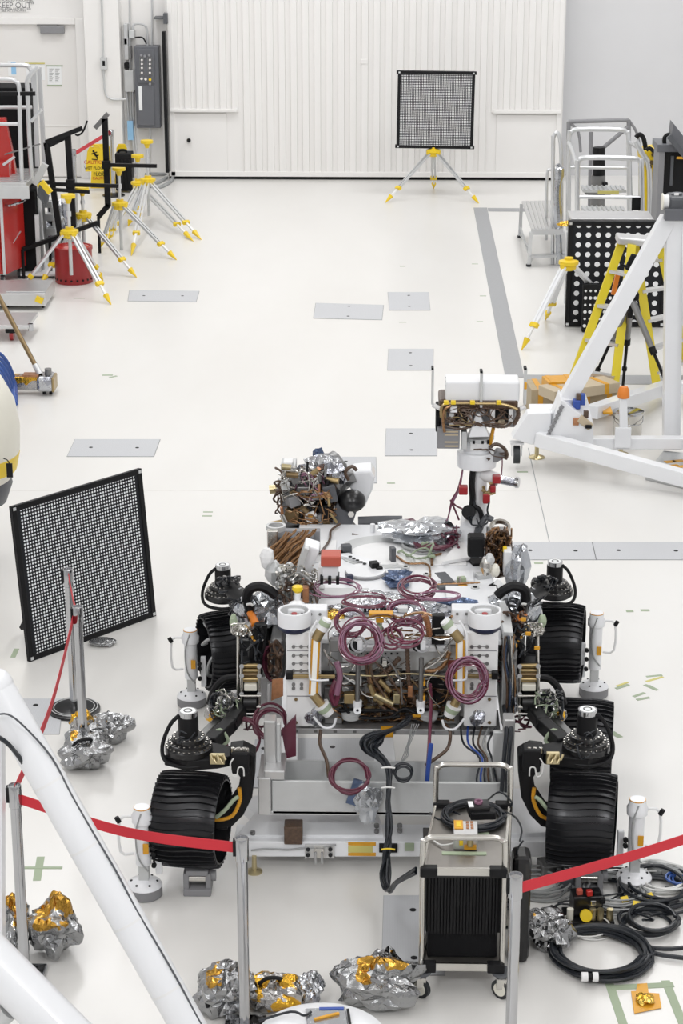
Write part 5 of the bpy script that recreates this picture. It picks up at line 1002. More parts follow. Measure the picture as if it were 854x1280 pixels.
# ---------------- arm turret (left far)
Yt = 13.0; TU = RV
q = lambda x, y, o=0: D(x, y, Yt + o)
MB().lathe([(.25, -.05), (.27, 0), (.24, .06), (0, .08)], q(400, 668, .1), n=28).build('turret_base', 'black', RV)
MB().prism(pxs([(418, 660), (418, 634), (424, 625), (440, 632), (446, 640), (440, 658), (430, 662)], Yt - .16), (0, 0, 0), (0, .2, 0)).build('drill_housing', 'panel_grey', RV, bevel=.01); MB().sphere(q(440, 626, -.14), .092, 24, (1.0, .9, .82)).build('turret_bulb', 'black_gloss', RV)
MB().prism(pxs([(440, 590), (464, 588), (469, 597), (466, 612), (456, 635), (450, 636), (446, 622), (437, 610)], Yt), (0, 0, 0), (0, .2, 0)).build('white_cover', 'white_paint', RV, bevel=.02)
rc_('motor_barrel', q(392, 600, 0), q(425, 580, .1), .10, 'steel_dark'); rb_('sensor_head', (351, 581, 370, 604), Yt - .05, .16, 'alu_dull', .01); rb_('sensor_head', (354, 578, 366, 590), Yt - .07, .1, 'white_matte', .008); MB().cyl(q(337, 612, 0), q(346, 611, 0), .03).build('lens', 'brass', RV)
bag('foil_cap', q(402, 588, -.06), (.16, .12, .10), 171, 'foil_plain', RV, 22, .3, flatbase=False); bag('black_wrap', q(408, 598, .02), (.17, .15, .15), 172, 'steel_dark', RV, 20, .2, flatbase=False); bag('film_point', q(398, 570, 0), (.04, .03, .06), 173, 'blue_bag', RV, 12, .3, flatbase=False)
bag('body_core', q(385, 625, .06), (.20, .14, .22), 174, 'dark_grey', RV, 20, .15, flatbase=False)
rn = random.Random(77)
for (x0, y0, x1, y1, m_) in ((357, 635, 375, 651, 'bronze'), (398, 645, 410, 657, 'bronze'), (400, 628, 414, 648, 'black'), (371, 605, 386, 616, 'steel_dark'), (404, 604, 420, 626, 'dark_grey'), (350, 600, 360, 610, 'alu_dull'), (358, 618, 372, 632, 'mid_grey'), (376, 626, 388, 638, 'black'), (388, 612, 402, 622, 'steel_dark'), (366, 590, 378, 602, 'steel_dark')): 
    cc_ = D((x0 + x1) / 2, (y0 + y1) / 2, Yt - .18); sx_, sz_ = (x1 - x0) / 192, (y1 - y0) / 192
    MB().box(cc_, (sx_, .12, sz_), M=Matrix.Rotation(rn.uniform(-.3, .3), 3, 'Y') @ Matrix.Rotation(rn.uniform(-.4, .4), 3, 'Z')).build('turret_module', m_, RV, bevel=.006)
for k in range(26):
    x, y = rn.uniform(346, 418), rn.uniform(582, 654); a_ = rn.uniform(0, pi); c1 = D(x, y, Yt - .24 + rn.uniform(-.03, .06)); v_ = Vector((cos(a_), rn.uniform(-.4, .4), sin(a_))) * rn.uniform(.02, .05)
    rc_('turret_fitting', c1 - v_, c1 + v_, rn.uniform(.008, .020), rn.choice(('bronze', 'steel', 'gold', 'steel_dark', 'copper', 'brass', 'black')), n=10)
harness((350, 612, 418, 656), (Yt - .28, Yt - .24), 16, .004, 'copper_wire', 'turret_wires', 141, 14)['kind'] = 'stuff'; harness((346, 584, 400, 630), (Yt - .28, Yt - .22), 12, .004, 'steel', 'turret_wires', 142, 18)['kind'] = 'stuff'
MB().cyl(q(389, 646, -.24), q(389, 646, -.16), .040, n=20).build('round_cap', 'white_matte', RV); MB().box(q(388, 646, -.245), (.03, .01, .03)).build('cap_tape', 'kapton', RV); MB().cyl(q(439, 643, -.2), q(439, 643, -.13), .02).build('eye_bolt', 'steel', RV)
harness((342, 582, 420, 655), (Yt - .20, Yt - .05), 34, .006, 'brown_wire', 'turret_wires', 39)['kind'] = 'stuff'; harness((372, 612, 422, 655), (Yt - .23, Yt - .12), 26, .0045, 'copper_wire', 'turret_wires', 40, 15)['kind'] = 'stuff'; harness((345, 580, 410, 640), (Yt - .24, Yt - .1), 12, .005, 'steel', 'turret_wires', 41)['kind'] = 'stuff'; harness((365, 590, 410, 625), (Yt - .26, Yt - .15), 9, .006, 'purple_light', 'turret_wires', 42)['kind'] = 'stuff'
rt_('wire_loop', pxs([(345, 618), (342, 624), (346, 628), (349, 622)], Yt - .1), .007, 'brown_wire'); rt_('brown_conduit', pxs([(436, 600), (432, 590), (440, 583), (446, 588)], Yt - .1), .012, 'brown_wire')
# ---------------- mast
Ym = 12.55; q = lambda x, y, o=0: D(x, y, Ym + o)
ms = rc_('mast', D(600, 700, Ym), D(598, 583, Ym), .062, 'white_paint', None, .052, 24)
MB().lathe([(.07, 0), (.122, .0), (.126, .03), (.126, .09), (.118, .10), (.088, .102), (.082, .19), (0, .19)], q(596, 582), n=28).build('mast_collar', 'white_paint', RV)
MB().lathe([(.07, 0), (.10, .02), (.10, .04), (.03, .05), (0, .05)], q(598, 552), n=24).build('pan_ring', 'alu_dull', RV)
rb_('bracket_top', (589, 513, 606, 519), Ym - .1, .15, 'white_paint'); rb_('joint_band', (588, 553, 612, 564), Ym - .09, .03, 'white_matte')
for x in (591, 602, 609): rb_('band_slot', (x, 551, x + 3, 555), Ym - .1, .02, 'black', 0)
B = MB(); B.prism(pxs([(590, 690), (576, 690), (577, 655), (584, 648), (600, 646), (606, 660), (606, 690)], Ym - .05), (0, 0, 0), (0, .16, 0)); B.build('mast_base', 'white_matte', RV, bevel=.01); MB().cyl(q(588, 665, -.08), q(588, 665, .1), .075, n=28).build('mast_hinge', 'white_paint', RV)
rt_('mast_cable', pxs([(592, 584), (590, 605), (591, 625), (588, 640), (583, 648)], Ym - .08), .020, 'black'); rt_('mast_cable', pxs([(592, 632), (600, 638), (603, 650)], Ym - .09), .016, 'black'); rt_('mast_cable', pxs([(598, 660), (596, 672), (606, 648), (616, 650)], Ym - .1), .02, 'dark_grey')
MB().cyl(q(586, 640, -.12), q(586, 640, -.02), .045).build('cable_drum', 'black', RV)
for (x0, y0, x1, y1) in ((574, 609, 585, 619), (616, 596, 626, 605), (604, 618, 613, 630), (613, 608, 620, 616)): o = rb_('red_cover', (x0, y0, x1, y1), Ym - .12, .06, 'red_cap', .006)
rc_('side_camera', q(624, 599, -.05), q(644, 603, -.05), .028, 'foil_plain'); MB().lathe([(0, .02), (.034, .02), (.036, 0), (.02, -.01)], q(645, 603, -.05), (1, -.3, 0), n=18).build('side_lens', 'chrome', RV); rc_('side_arm', q(602, 592, -.02), q(624, 600, -.05), .04, 'white_matte'); harness((603, 603, 620, 618), (Ym - .12, Ym - .05), 8, .007, 'gold', 'mast_fittings', 43)['kind'] = 'stuff'
MB().prism(pxs([(611, 575), (622, 564), (632, 566), (632, 572), (621, 578), (611, 578)], Ym - .08), (0, 0, 0), (0, .08, 0)).build('side_box', 'mid_grey', RV); beads(pxs([(612, 560), (620, 555), (630, 560), (634, 568), (632, 574)], Ym - .1), .012, 'brown_wire'); beads(pxs([(617, 535), (615, 545), (613, 556)], Ym - .08), .012, 'kapton')
for k in range(3): rt_('purple_wire', pxs([(585, 560 + k * 4), (580, 580), (573 + k, 610), (565, 625 + k * 3), (560, 648), (555, 655)], Ym - .05), .0045, ('purple_tube', 'purple_light', 'purple_light')[k])
rt_('purple_wire', pxs([(628, 572), (628, 582), (627, 594)], Ym - .1), .004, 'purple_tube'); rt_('maroon_hose', pxs([(563, 625), (570, 632), (578, 636)], Ym - .1), .006, 'maroon'); rt_('maroon_hose', pxs([(564, 626), (570, 640), (574, 650)], Ym - .1), .006, 'maroon')
# mast head
Yh = Ym - .16
MB().prism(pxs([(586, 547), (612, 546), (600, 518), (595, 518)], Yh - .02), (0, 0, 0), (0, .10, 0)).build('head_bracket', 'white_paint', RV, bevel=.005)
hd_ = MB(); Yh = Ym - .16
P = pxs([(556, 504), (650, 504), (650, 478), (641, 466), (559, 466), (556, 471)], Yh + .0)
a0, a1 = D(557, 502, Yh), D(649.5, 502, Yh); zt_ = D(600, 477.5, Yh).z; zl_ = a0.z
H = MB(); dp = .19
H.prism([(a0.x, Yh, zl_), (a1.x, Yh, zl_), (a1.x, Yh, zt_), (a0.x, Yh, zt_)], (0, 0, 0), (0, dp, 0)); ho = H.build('mast_head', 'white_paint', RV, bevel=.010)
for k in range(3): MB().cyl(D(556.5, 472 + k * 5, Yh + .05), D(557.5, 472 + k * 5, Yh + .05), .006, n=8).build('bolt', 'steel_dark', ho)
rb_('head_underside', (549, 500, 648, 512), Yh - .005, .25, 'brown_wire', .015)
for (x, w_) in ((541, 3), (602, 3.4), (657, 3.6)):
    y0, y1 = (461, 506) if x != 602 else (465, 510); pl = rb_('fin_plate', (x - w_ / 2, y0, x + w_ / 2, y1), Yh - .03, .05, 'alu_dull', .003); rb_('fin_tip', (x - w_ / 2, y0 - 1, x + w_ / 2, y0 + 1.5), Yh - .035, .06, 'black', 0, pl)
rb_('fin_tape', (655.5, 478, 659, 487), Yh - .035, .06, 'kapton'); rc_('fin_link', D(541, 506, Yh), D(553, 512, Yh), .014, 'white_matte'); rc_('fin_link', D(657, 508, Yh), D(645, 514, Yh), .014, 'white_matte')
beads(pxs([(552, 522), (552, 510), (558, 505), (580, 504), (600, 504.5), (625, 505), (638, 508), (647, 512)], Yh - .04), .010, 'gold', 'head_conduit'); beads(pxs([(556, 540), (554, 525), (556, 512), (564, 507)], Yh - .04), .010, 'copper_wire', 'head_conduit'); beads(pxs([(647, 510), (648, 520), (643, 530)], Yh - .02), .015, 'brown_wire', 'head_conduit')
for x in (567, 591, 624, 558): rb_('yellow_tie', (x - 3, 501.5, x + 3, 506), Yh - .065, .03, 'yellow', .003)
harness((552, 508, 648, 533), (Yh - .05, Yh), 26, .004, 'brown_wire', 'head_wires', 150, 16)['kind'] = 'stuff'; harness((556, 508, 600, 533), (Yh - .05, Yh), 6, .004, 'gold', 'head_wires', 151, 16)['kind'] = 'stuff'; harness((592, 560, 632, 575), (Ym - .15, Ym - .08), 6, .004, 'brown_wire', 'mast_wires', 152, 12)['kind'] = 'stuff'; harness((585, 625, 612, 660), (Ym - .15, Ym - .1), 6, .005, 'cable_black', 'mast_wires', 153, 14)['kind'] = 'stuff'
for x in (576, 627):
    rb_('eye_housing', (x - 9, 508, x + 9, 530), Yh + .02, .16, 'black', .01); MB().sphere(D(x, 526, Yh + .05), .042, 16, (1, .9, .8)).build('camera_eye', 'tan', RV); rc_('lens', D(x, 520, Yh + .01), D(x, 520, Yh + .04), .022, 'black_gloss'); rb_('eye_mount', (x + 9, 508, x + 15, 530), Yh + .0, .08, 'white_matte'); rb_('eye_mount', (x - 14, 510, x - 8, 532), Yh + .0, .1, 'white_matte')
    for s in (-1, 1): rc_('cross_wire', D(x - 6 * s, 509, Yh - .0), D(x + 8 * s, 525, Yh - .0), .004, 'brown_wire')
rb_('eye_block', (563, 509, 572, 516), Yh - .04, .05, 'white_paint'); rb_('head_body', (550, 512, 645, 534), Yh + .10, .15, 'mid_grey', .01); rb_('left_panel', (545, 508, 550, 540), Yh + .05, .12, 'black'); beads(pxs([(556, 532), (575, 536), (600, 532), (630, 534), (640, 528)], Yh + .0), .008, 'brown_wire', 'head_conduit')
lb = rb_('laser_box', (547, 536, 575, 561), Yh + .0, .16, 'mid_grey'); 
for k, y in enumerate((539, 543, 552, 557)):
    rb_('box_slot', (556, y, 573, y + 1.6), Yh - .005, .006, 'tan', 0, lb)
rb_('side_bracket', (577, 540, 584, 562), Yh + .02, .1, 'alu_dull')
rb_('head_neck', (589, 519, 605, 548), Ym - .02, .06, 'white_matte')

# ---------------- wheels
def wheel(c, a, first=[None]):
    """axis along local x, turned by a about z"""
    W, r_ = .36, .248; c = Vector(c); po = Vector(RV['_o'])
    if first[0] is None:
        prof = [(r_ * .93, -W / 2), (r_ * .985, -W * .42), (r_ * 1.0, -W * .2), (r_ * 1.005, 0), (r_, W * .2), (r_ * .985, W * .42), (r_ * .93, W / 2), (r_ * .90, W / 2), (r_ * .955, W * .40), (r_ * .965, 0), (r_ * .955, -W * .40), (r_ * .90, -W / 2)]
        w_ = MB().lathe(prof, (0, 0, 0), (1, 0, 0), n=72, close=True).build('wheel', 'wheel_black', RV, origin=(0, 0, 0))
        w_['_o'] = [0, 0, 0]; w_.location = c - po; w_.rotation_euler = (0, 0, a)
        cl = MB(); P = []
        for i in range(9):
            u = -1 + 2 * i / 8; x = u * W / 2 * .985; rr = r_ * (1.005 - .05 * abs(u) ** 4) + .002; ang = .035 * sin(u * pi); P.append((x, rr, ang))
        vs = []; 
        for x, rr, ang in P:
            for dr, da in ((-.004, -.016), (.014, -.005), (.014, .005), (-.004, .016)): vs.append((x, (rr + dr) * sin(ang + da), (rr + dr) * cos(ang + da)))
        fs = []
        for i in range(8):
            for j in range(4): fs.append((i * 4 + j, i * 4 + (j + 1) % 4, i * 4 + 4 + (j + 1) % 4, i * 4 + 4 + j))
        fs += [(3, 2, 1, 0), (32, 33, 34, 35)]
        c0 = cl.add(vs, fs).build('cleat', 'wheel_black', w_, origin=(0, 0, 0))
        for k in range(1, 42): o = c0.copy(); COL.objects.link(o); o.rotation_euler = (2 * pi * k / 42, 0, 0)
        for k in range(6):
            an = 2 * pi * k / 6 + .2; d = Vector((0, sin(an), cos(an))); e = Vector((0, sin(an + .45), cos(an + .45)))
            MB().tube([d * .07, d * .13 + Vector((.06, 0, 0)), e * .19 + Vector((.08, 0, 0)), e * .235 + Vector((.02, 0, 0))], .012, 6).build('spoke', 'alu_dull', w_, origin=(0, 0, 0))
            MB().tube([d * .07, d * .13 - Vector((.10, 0, 0)), e * .20 - Vector((.14, 0, 0)), e * .235 - Vector((.10, 0, 0))], .012, 6).build('spoke', 'alu_dull', w_, origin=(0, 0, 0))
        MB().lathe([(0, -.1), (.08, -.1), (.085, .08), (.05, .10), (0, .1)], (0, 0, 0), (1, 0, 0), n=24).build('hub', 'black', w_, origin=(0, 0, 0))
        first[0] = w_; return w_
    w_ = copy_tree(first[0], RV); w_.location = c - po; w_.rotation_euler = (0, 0, a); return w_
def wc(x, y, Y): return D(x, y, Y)
wheel(wc(239, 1024, 10.2), R(-8.5)); wheel(wc(728, 1024, 10.22), R(-9)); wheel(wc(288, 812, 12.65) + Vector((0, 0, 0)), R(19)); wheel(wc(703, 803, 12.7) - Vector((.04, 0, 0)), R(-9)); wheel(wc(728, 928, 11.35), R(-7))
# steering actuators
def actuator(x, y, Y, s=1.0, cable=-1):
    c = D(x, y, Y); s *= .95
    a = MB().lathe([(0, -.05), (.11, -.05), (.135, -.03), (.135, .0), (.12, .01), (.12, .03), (.095, .035), (.095, .06), (.075, .07), (.0, .07)], c, n=32).build('steering_drive', 'black_gloss', RV); a.scale = (s, s, s)
    m = MB().cyl(c + Vector((0, 0, .06)), c + Vector((0, 0, .185)), .058, n=24).build('motor', 'black', a)
    MB().cyl(c + Vector((0, 0, .18)), c + Vector((0, 0, .215)), .054, n=24).build('motor_cap', 'chrome', a); MB().cyl(c + Vector((0, 0, .215)), c + Vector((0, 0, .217)), .045, n=20).build('cap_disc', 'paper', a); MB().lathe([(.02, 0), (.025, .0), (.025, .002), (.02, .002)], c + Vector((0, 0, .217)), n=14, close=True).build('cap_mark', 'black', a)
    b = MB()
    for (rr, zz, n_) in ((.125, .01, 26), (.106, .034, 22), (.083, .064, 18)):
        for k in range(n_): an = 2 * pi * k / n_; p = c + Vector((rr * cos(an), rr * sin(an), zz)); b.cyl(p, p + Vector((0, 0, .006)), .0065, n=6)
    b.build('bolt_rings', 'steel', a)
    rt_('drive_cable', [c + Vector((cable * .05, -.01, .19)), c + Vector((cable * .10, -.03, .14)), c + Vector((cable * .145, -.05, .02)), c + Vector((cable * .12, -.09, -.06)), c + Vector((0, -.13, -.075)), c + Vector((-cable * .1, -.1, -.07))], .012, 'black', a)
    return c
aNL = actuator(236, 932, 10.2); aNR = actuator(733, 930, 10.25, 1, 1); aFL = actuator(279, 741, 12.6, .95); aFR = actuator(693, 737, 12.6, .95, 1)
def arm(pts, w_, h_, m='black', name='suspension_arm', up=(0, 0, 1)):
    b = MB()
    for i in range(len(pts) - 1): b.beam(pts[i], pts[i + 1], w_, h_, up)
    for p in pts[1:-1]: b.cyl(Vector(p) - Vector((0, w_ / 2, 0)), Vector(p) + Vector((0, w_ / 2, 0)), h_ / 2 * .98, n=16)
    return b.build(name, m, RV, bevel=.008)
for s, a_, hub, Y in ((1, aNL, D(262, 1022, 10.2), 10.2), (-1, aNR, D(706, 1022, 10.22), 10.22)):
    X_ = lambda x: x if s == 1 else 967 - x
    MB().prism([a_ + Vector(v) for v in ((-.13 * s, -.06, -.09), (0, -.13, -.09), (.16 * s, -.10, -.09), (.26 * s, -.05, -.09), (.26 * s, .05, -.09), (.1 * s, .12, -.09), (0, .13, -.09))][::(-1 if s == 1 else 1)], (0, 0, 0), (0, 0, .06)).build('fork_plate', 'black', RV, bevel=.006)
    P = pxs([(X_(285), 940), (X_(309), 944), (X_(314), 975), (X_(307), 1005), (X_(292), 1030), (X_(270), 1032)], Y - .0)
    MB().prism(pxs([(X_(x), y) for x, y in ((286, 938), (303, 936), (319, 944), (318, 975), (315, 998), (304, 1020), (290, 1034), (268, 1038), (266, 1020), (284, 1012), (297, 992), (300, 973), (290, 958))], Y - .06)[::s], (0, 0, 0), (0, .12, 0)).build('wheel_leg', 'black', RV, bevel=.012)
    br = px_box(*((289, 942, 311, 968) if s == 1 else (654, 938, 676, 966)), Y - .13, .1).build('leg_bracket', 'black', RV, bevel=.008)
    for k in range(6):
        p = D(X_(291 + k * 3.6), 941 + (k % 2), Y - .1); MB().cyl(p, p + Vector((0, 0, .03)), .010, n=8).build('stud', 'steel', br)
    rt_('bracket_wire', pxs([(X_(292), 948), (X_(288), 955), (X_(290), 968), (X_(296), 970), (X_(298), 960), (X_(304), 960), (X_(305), 970)], Y - .15), .004, 'wire_white', br)
    rb_('gold_connectors', (262, 944, 281, 956) if s == 1 else (683, 942, 700, 956), Y - .13, .03, 'brass', .005)
    for k in range(5): rc_('connector_pin', D(X_(263 + k * 4), 943 + k % 2 * 5, Y - .14), D(X_(266 + k * 4), 950 + k % 2 * 4, Y - .15), .007, 'brass')
    beads(pxs([(X_(299), 985), (X_(300), 1000), (X_(292), 1018), (X_(280), 1024), (X_(268), 1025)], Y - .10), .011, 'kapton', 'amber_conduit'); rt_('green_strap', pxs([(X_(270), 1022), (X_(282), 1012), (X_(292), 1000), (X_(298), 996)], Y - .12), .011, 'green_tape'); rc_('hub_axle', D(X_(255), 1024, Y), D(X_(285), 1026, Y), .05, 'black')
    # boom to the pivot
    B0 = a_ + Vector((.12 * s, .05, -.04)); Pv = D(X_(312), 862, 11.0)
    arm([D(X_(262), 930, 10.35), D(X_(288), 905, 10.6), D(X_(312), 872, 11.0)], .075, .075, 'black', 'bogie_arm'); arm([D(X_(250), 925, 10.55), D(X_(285), 890, 11.0), D(X_(300), 870, 11.3)], .05, .05, 'steel_dark', 'bogie_arm')
    rt_('green_strap', pxs([(X_(262), 922), (X_(275), 912), (X_(285), 925), (X_(278), 932)], 10.45), .010, 'green_tape'); 
    bag('foil_wrap', D(X_(270), 893, 10.95), (.06, .06, .05), 180 + s, 'foil_gold', RV, 14, .25, flatbase=False); bag('foil_wrap', D(X_(282), 884, 11.0), (.05, .05, .05), 183 + s, 'foil_plain', RV, 14, .25, flatbase=False); rt_('black_hose', pxs([(X_(262), 880), (X_(268), 862), (X_(280), 849), (X_(297), 846)], 11.1), .022, 'black'); bag('fitting_cluster', D(X_(284), 872, 11.05), (.035, .04, .035), 186 + s, 'green_tape', RV, 12, .3, flatbase=False); bag('fitting_cluster', D(X_(290), 885, 11.02), (.09, .06, .09), 189 + s, 'steel_dark', RV, 14, .3, flatbase=False)
    # pivot ladder box with gold rollers
    Yv = 10.85; pv = px_box(*((302, 830, 324, 896) if s == 1 else (650, 830, 673, 896)), Yv, .12).build('pivot_box', 'black', RV, bevel=.006); xx0, xx1 = (302, 324) if s == 1 else (650, 673)
    for y, m_, hh in ((832, 'gold', 4), (838, 'gold', 4), (843, 'bronze', 3), (849, 'gold', 5)): rc_('roller', D(xx0 + 1, y, Yv - .02), D(xx1 - 1, y, Yv - .02), .013 if hh < 5 else .017, m_, pv)
    px_box(xx0 + 3, 856, xx1 - 3, 864, Yv - .05, .04).build('white_saddle', 'cream', pv, bevel=.005); MB().cyl(D(xx0 + 3, 878, Yv - .03), D(xx1 - 3, 878, Yv - .03), .045, n=20).build('drum', 'black_gloss', pv)
    for y in (870, 884, 892): rc_('cross_rod', D(xx0 - 2, y, Yv - .06), D(xx1 + 2, y, Yv - .06), .007, 'steel', pv)
    for x in (xx0, xx1): 
        rc_('side_rod', D(x, 834, Yv - .04), D(x, 898, Yv - .04), .009, 'steel', pv)
        for y in (833, 845, 868, 884): MB().cyl(D(x, y, Yv - .055), D(x, y, Yv - .03), .014, n=8).build('nut', 'steel_dark', pv)
    xr_ = 298 if s == 1 else 672
    rc_('tie_rod', D(xr_, 900, 10.9), D(xr_, 795, 10.9), .010, 'steel'); bag('rod_fitting', D(xr_ - 6 * s, 776, 11.0), (.026, .026, .040), 192 + s, 'green_tape', RV, 12, .15, flatbase=False); bag('rod_fitting', D(xr_, 788, 10.98), (.045, .04, .025), 195 + s, 'steel', RV, 14, .35, flatbase=False); arm([D(xr_ + 2 * s, 790, 11.0), D(xr_ + 18 * s, 780, 11.1)], .04, .04, 'alu_dull', 'rod_lever')
    # upper rocker, hoses, clear bag
    for k in range(2): rt_('black_hose', pxs([(X_(318 + k * 5), 835), (X_(316 + k * 6), 815), (X_(322 + k * 5), 795), (X_(324 + k * 4), 780)], 10.95), .028, 'black')
    rt_('thin_cable', pxs([(X_(326), 784), (X_(331), 800), (X_(327), 820), (X_(320), 834)], 10.88), .008, 'black')
    rt_('black_hose', pxs([(X_(314), 765), (X_(309), 750), (X_(312), 737), (X_(325), 733), (X_(337), 738), (X_(345), 745)], 11.2), .030, 'black'); rc_('orange_sleeve', D(X_(313), 768, 11.18), D(X_(320), 782, 11.05), .026, 'orange'); rt_('hose_tie', pxs([(X_(308), 756), (X_(313), 755), (X_(316), 757)], 11.16), .008, 'wire_white')
    bag('clear_film_bag', D(X_(328), 760, 11.3), (.14, .13, .12), 200 + s, 'clear_bag', RV, 22, .22, flatbase=False); bag('clear_film_bag', D(X_(305), 768, 11.4), (.08, .07, .10), 203 + s, 'clear_bag', RV, 18, .25, flatbase=False)
    bag('dark_core', D(X_(330), 790, 11.35), (.10, .12, .14), 206 + s, 'black', RV, 16, .2, flatbase=False)
    rc_('rocker_tube', D(X_(290), 737, 12.2), D(X_(318), 758, 11.6), .052, 'black'); bag('rocker_joint', D(X_(291), 729, 12.3), (.055, .07, .045), 209 + s, 'black_gloss', RV, 16, .35, flatbase=False)
    for k in range(7): MB().cyl(D(X_(280 + k * 3), 724 + (k * 5) % 7, 12.2), D(X_(281 + k * 3), 720 + (k * 5) % 7, 12.2), .012, n=8).build('gland', 'steel_dark', RV)
    rt_('film_strap', pxs([(X_(296), 742), (X_(301), 736), (X_(304), 745)], 11.95), .010, 'foil_plain')
    arm([D(X_(328), 800, 11.5), D(X_(318), 850, 11.2)], .10, .10, 'black', 'rocker_arm')
    if 1:
        bx_ = lambda x0, x1: (x0, x1) if s == 1 else (967 - x1, 967 - x0)
        for (x0, x1, y0, y1, Ys_, n_, r_, m_, sd) in ((262, 300, 862, 905, (10.75, 11.0), 16, .006, 'cable_black', 1), (268, 300, 862, 900, (10.72, 10.9), 8, .005, 'green_tape', 2), (268, 302, 860, 900, (10.72, 10.9), 10, .004, 'steel', 3), (284, 335, 745, 800, (11.0, 11.25), 12, .006, 'cable_black', 4), (300, 330, 780, 832, (10.8, 10.95), 8, .006, 'cable_black', 5), (288, 312, 778, 795, (10.85, 11.0), 9, .005, 'steel', 6), (222, 250, 910, 950, (10.06, 10.1), 3, .004, 'cable_black', 7), (302, 345, 895, 915, (10.8, 10.95), 6, .006, 'maroon', 8), (270, 300, 720, 742, (12.05, 12.2), 10, .006, 'cable_black', 9)):
            a0_, a1_ = bx_(x0, x1); harness((a0_, y0, a1_, y1), Ys_, n_, r_, m_, 'suspension_wires', 500 + sd * 3 + s, 16)['kind'] = 'stuff'
        for k in range(5): rc_('gold_fitting', D(X_(306 + k * 5), 782 + (k * 7) % 15, 10.95), D(X_(310 + k * 5), 788 + (k * 7) % 15, 10.93), .012, ('gold', 'steel', 'kapton')[k % 3], n=10)
    # maroon hoses by the flank
    for k in range(3): rt_('maroon_hose', pxs([(X_(345), 805), (X_(332 + k * 2), 812), (X_(330 + k * 3), 835), (X_(338 + k), 850), (X_(352), 850)], 10.95 + k * .03), .009, 'maroon' if k else 'purple_tube')
    harness((X_(352) if s == -1 else 335, 795, X_(335) if s == -1 else 354, 850), (10.8, 10.95), 16, .007, 'brown_wire', 'flank_wires', 50 + s, 12, True)['kind'] = 'stuff'
coil(D(303, 922, 10.7), .10, 4, .007, 77, .08, tilt=(R(70), 0, 0)).build('tubing_coil', 'maroon', RV); coil(D(340, 905, 10.75), .09, 4, .008, 78, .15, tilt=(R(50), 0, 0)).build('tubing_coil', 'maroon', RV)
MB().prism(pxs([(340, 850), (354, 848), (354, 870), (339, 876)], YF - .0), (0, 0, 0), (0, .01, 0)).build('copper_sheet', 'copper', RV); MB().prism(pxs([(352, 915), (370, 895), (370, 945), (358, 948)], YF - .15), (0, 0, 0), (0, .03, 0)).build('maroon_drape', 'maroon', RV)
rt_('white_pipe', pxs([(336, 854), (336, 880), (350, 890)], 10.9), .012, 'white_matte'); rb_('flank_plate', (322, 848, 352, 898), 11.1, .02, 'white_matte'); rb_('flank_plate', (640, 848, 652, 890), 11.1, .02, 'white_matte')
for (x, y) in ((657, 790), (651, 772), (668, 808), (640, 805)): rb_('yellow_tag', (x, y, x + 7, y + 5), 10.8, .01, 'kapton')
harness((628, 765, 660, 800), (10.9, 11.1), 16, .007, 'brown_wire', 'flank_wires', 60, 12)['kind'] = 'stuff'
# hanging cables
rt_('striped_cable', pxs([(401, 912), (400, 930), (408, 950), (411, 972)], [YF - .05, YF - .1, YF - .15, YF - .2]), .010, 'brown_wire'); rt_('striped_cable', pxs([(556, 905), (563, 915), (560, 935), (545, 948), (532, 957)], [YF - .05, YF - .12, YF - .15, YF - .2, YF - .22]), .010, 'brown_wire')
rn = random.Random(99)
for k in range(9):
    j = lambda v=3.0: rn.uniform(-v, v)
    lp_ = k * 3.2
    PX = [(512 + j(), 896), (505 + j(4), 905 + j(3)), (488 - k * .8, 912 + k * .8), (462 + lp_ * .6, 917 + k * 1.4), (451 + lp_ * .8, 927 + k * .9), (456 + lp_ * .7, 940 + j(2)), (474 + k * 1.1, 950 + j(1)), (484 + k * .7, 966), (486 + j(4), 1003), (486 + j(4), 1035), (484 + j(4), 1065), (482 + j(6), 1092), (484 + j(4), 1112 + j(4)), (497 + j(3), 1102 + j(3)), (520, 1088 + j(4))]
    YY = [YF - .05, YF - .12, YF - .2, YF - .25, YF - .28, YF - .3, YF - .32, 10.25, 10.15, 10.0, 9.95, 9.9, 9.8, 9.6, 9.4]
    rt_('black_cable', [D(p[0], p[1], y + rn.uniform(-.03, .03)) for p, y in zip(PX, YY)], .0075, 'cable_black')
for y in (960, 985, 1062): rt_('cable_tie', pxs([(477, y), (485, y - 1), (494, y)], 10.0 if y < 1000 else 9.85), .005, 'wire_white' if y < 1000 else 'yellow')
coil(D(505, 965, 10.2), .05, 4, .006, 79, .2, tilt=(R(80), 0, 0)).build('cable_loop', 'cable_black', RV)
for k in range(4): rt_('thin_wire', pxs([(515 + k * 3, 905), (511, 925 + k * 3), (504 + k * 2, 945), (500, 955)], YF - .15), .0025, 'wire_grey')
for k in range(6): rt_('side_cable', pxs([(576 + k * 9, 908), (580 + k * 6, 930), (600 + k * 3, 948), (596 + k * 5, 975), (604 + k * 6, 1000)], [YF, YF - .1, YF - .2, YF - .25, YF - .28]), .006, ('cable_black', 'blue', 'cable_black', 'brown_wire', 'wire_grey', 'cable_black')[k])
for x in (630, 636): rt_('side_cable', pxs([(x, 880), (x + 3, 910), (x + 1, 940), (x - 3, 990)], [10.8, 10.4, 10.3, 10.25]), .012, 'cable_black')

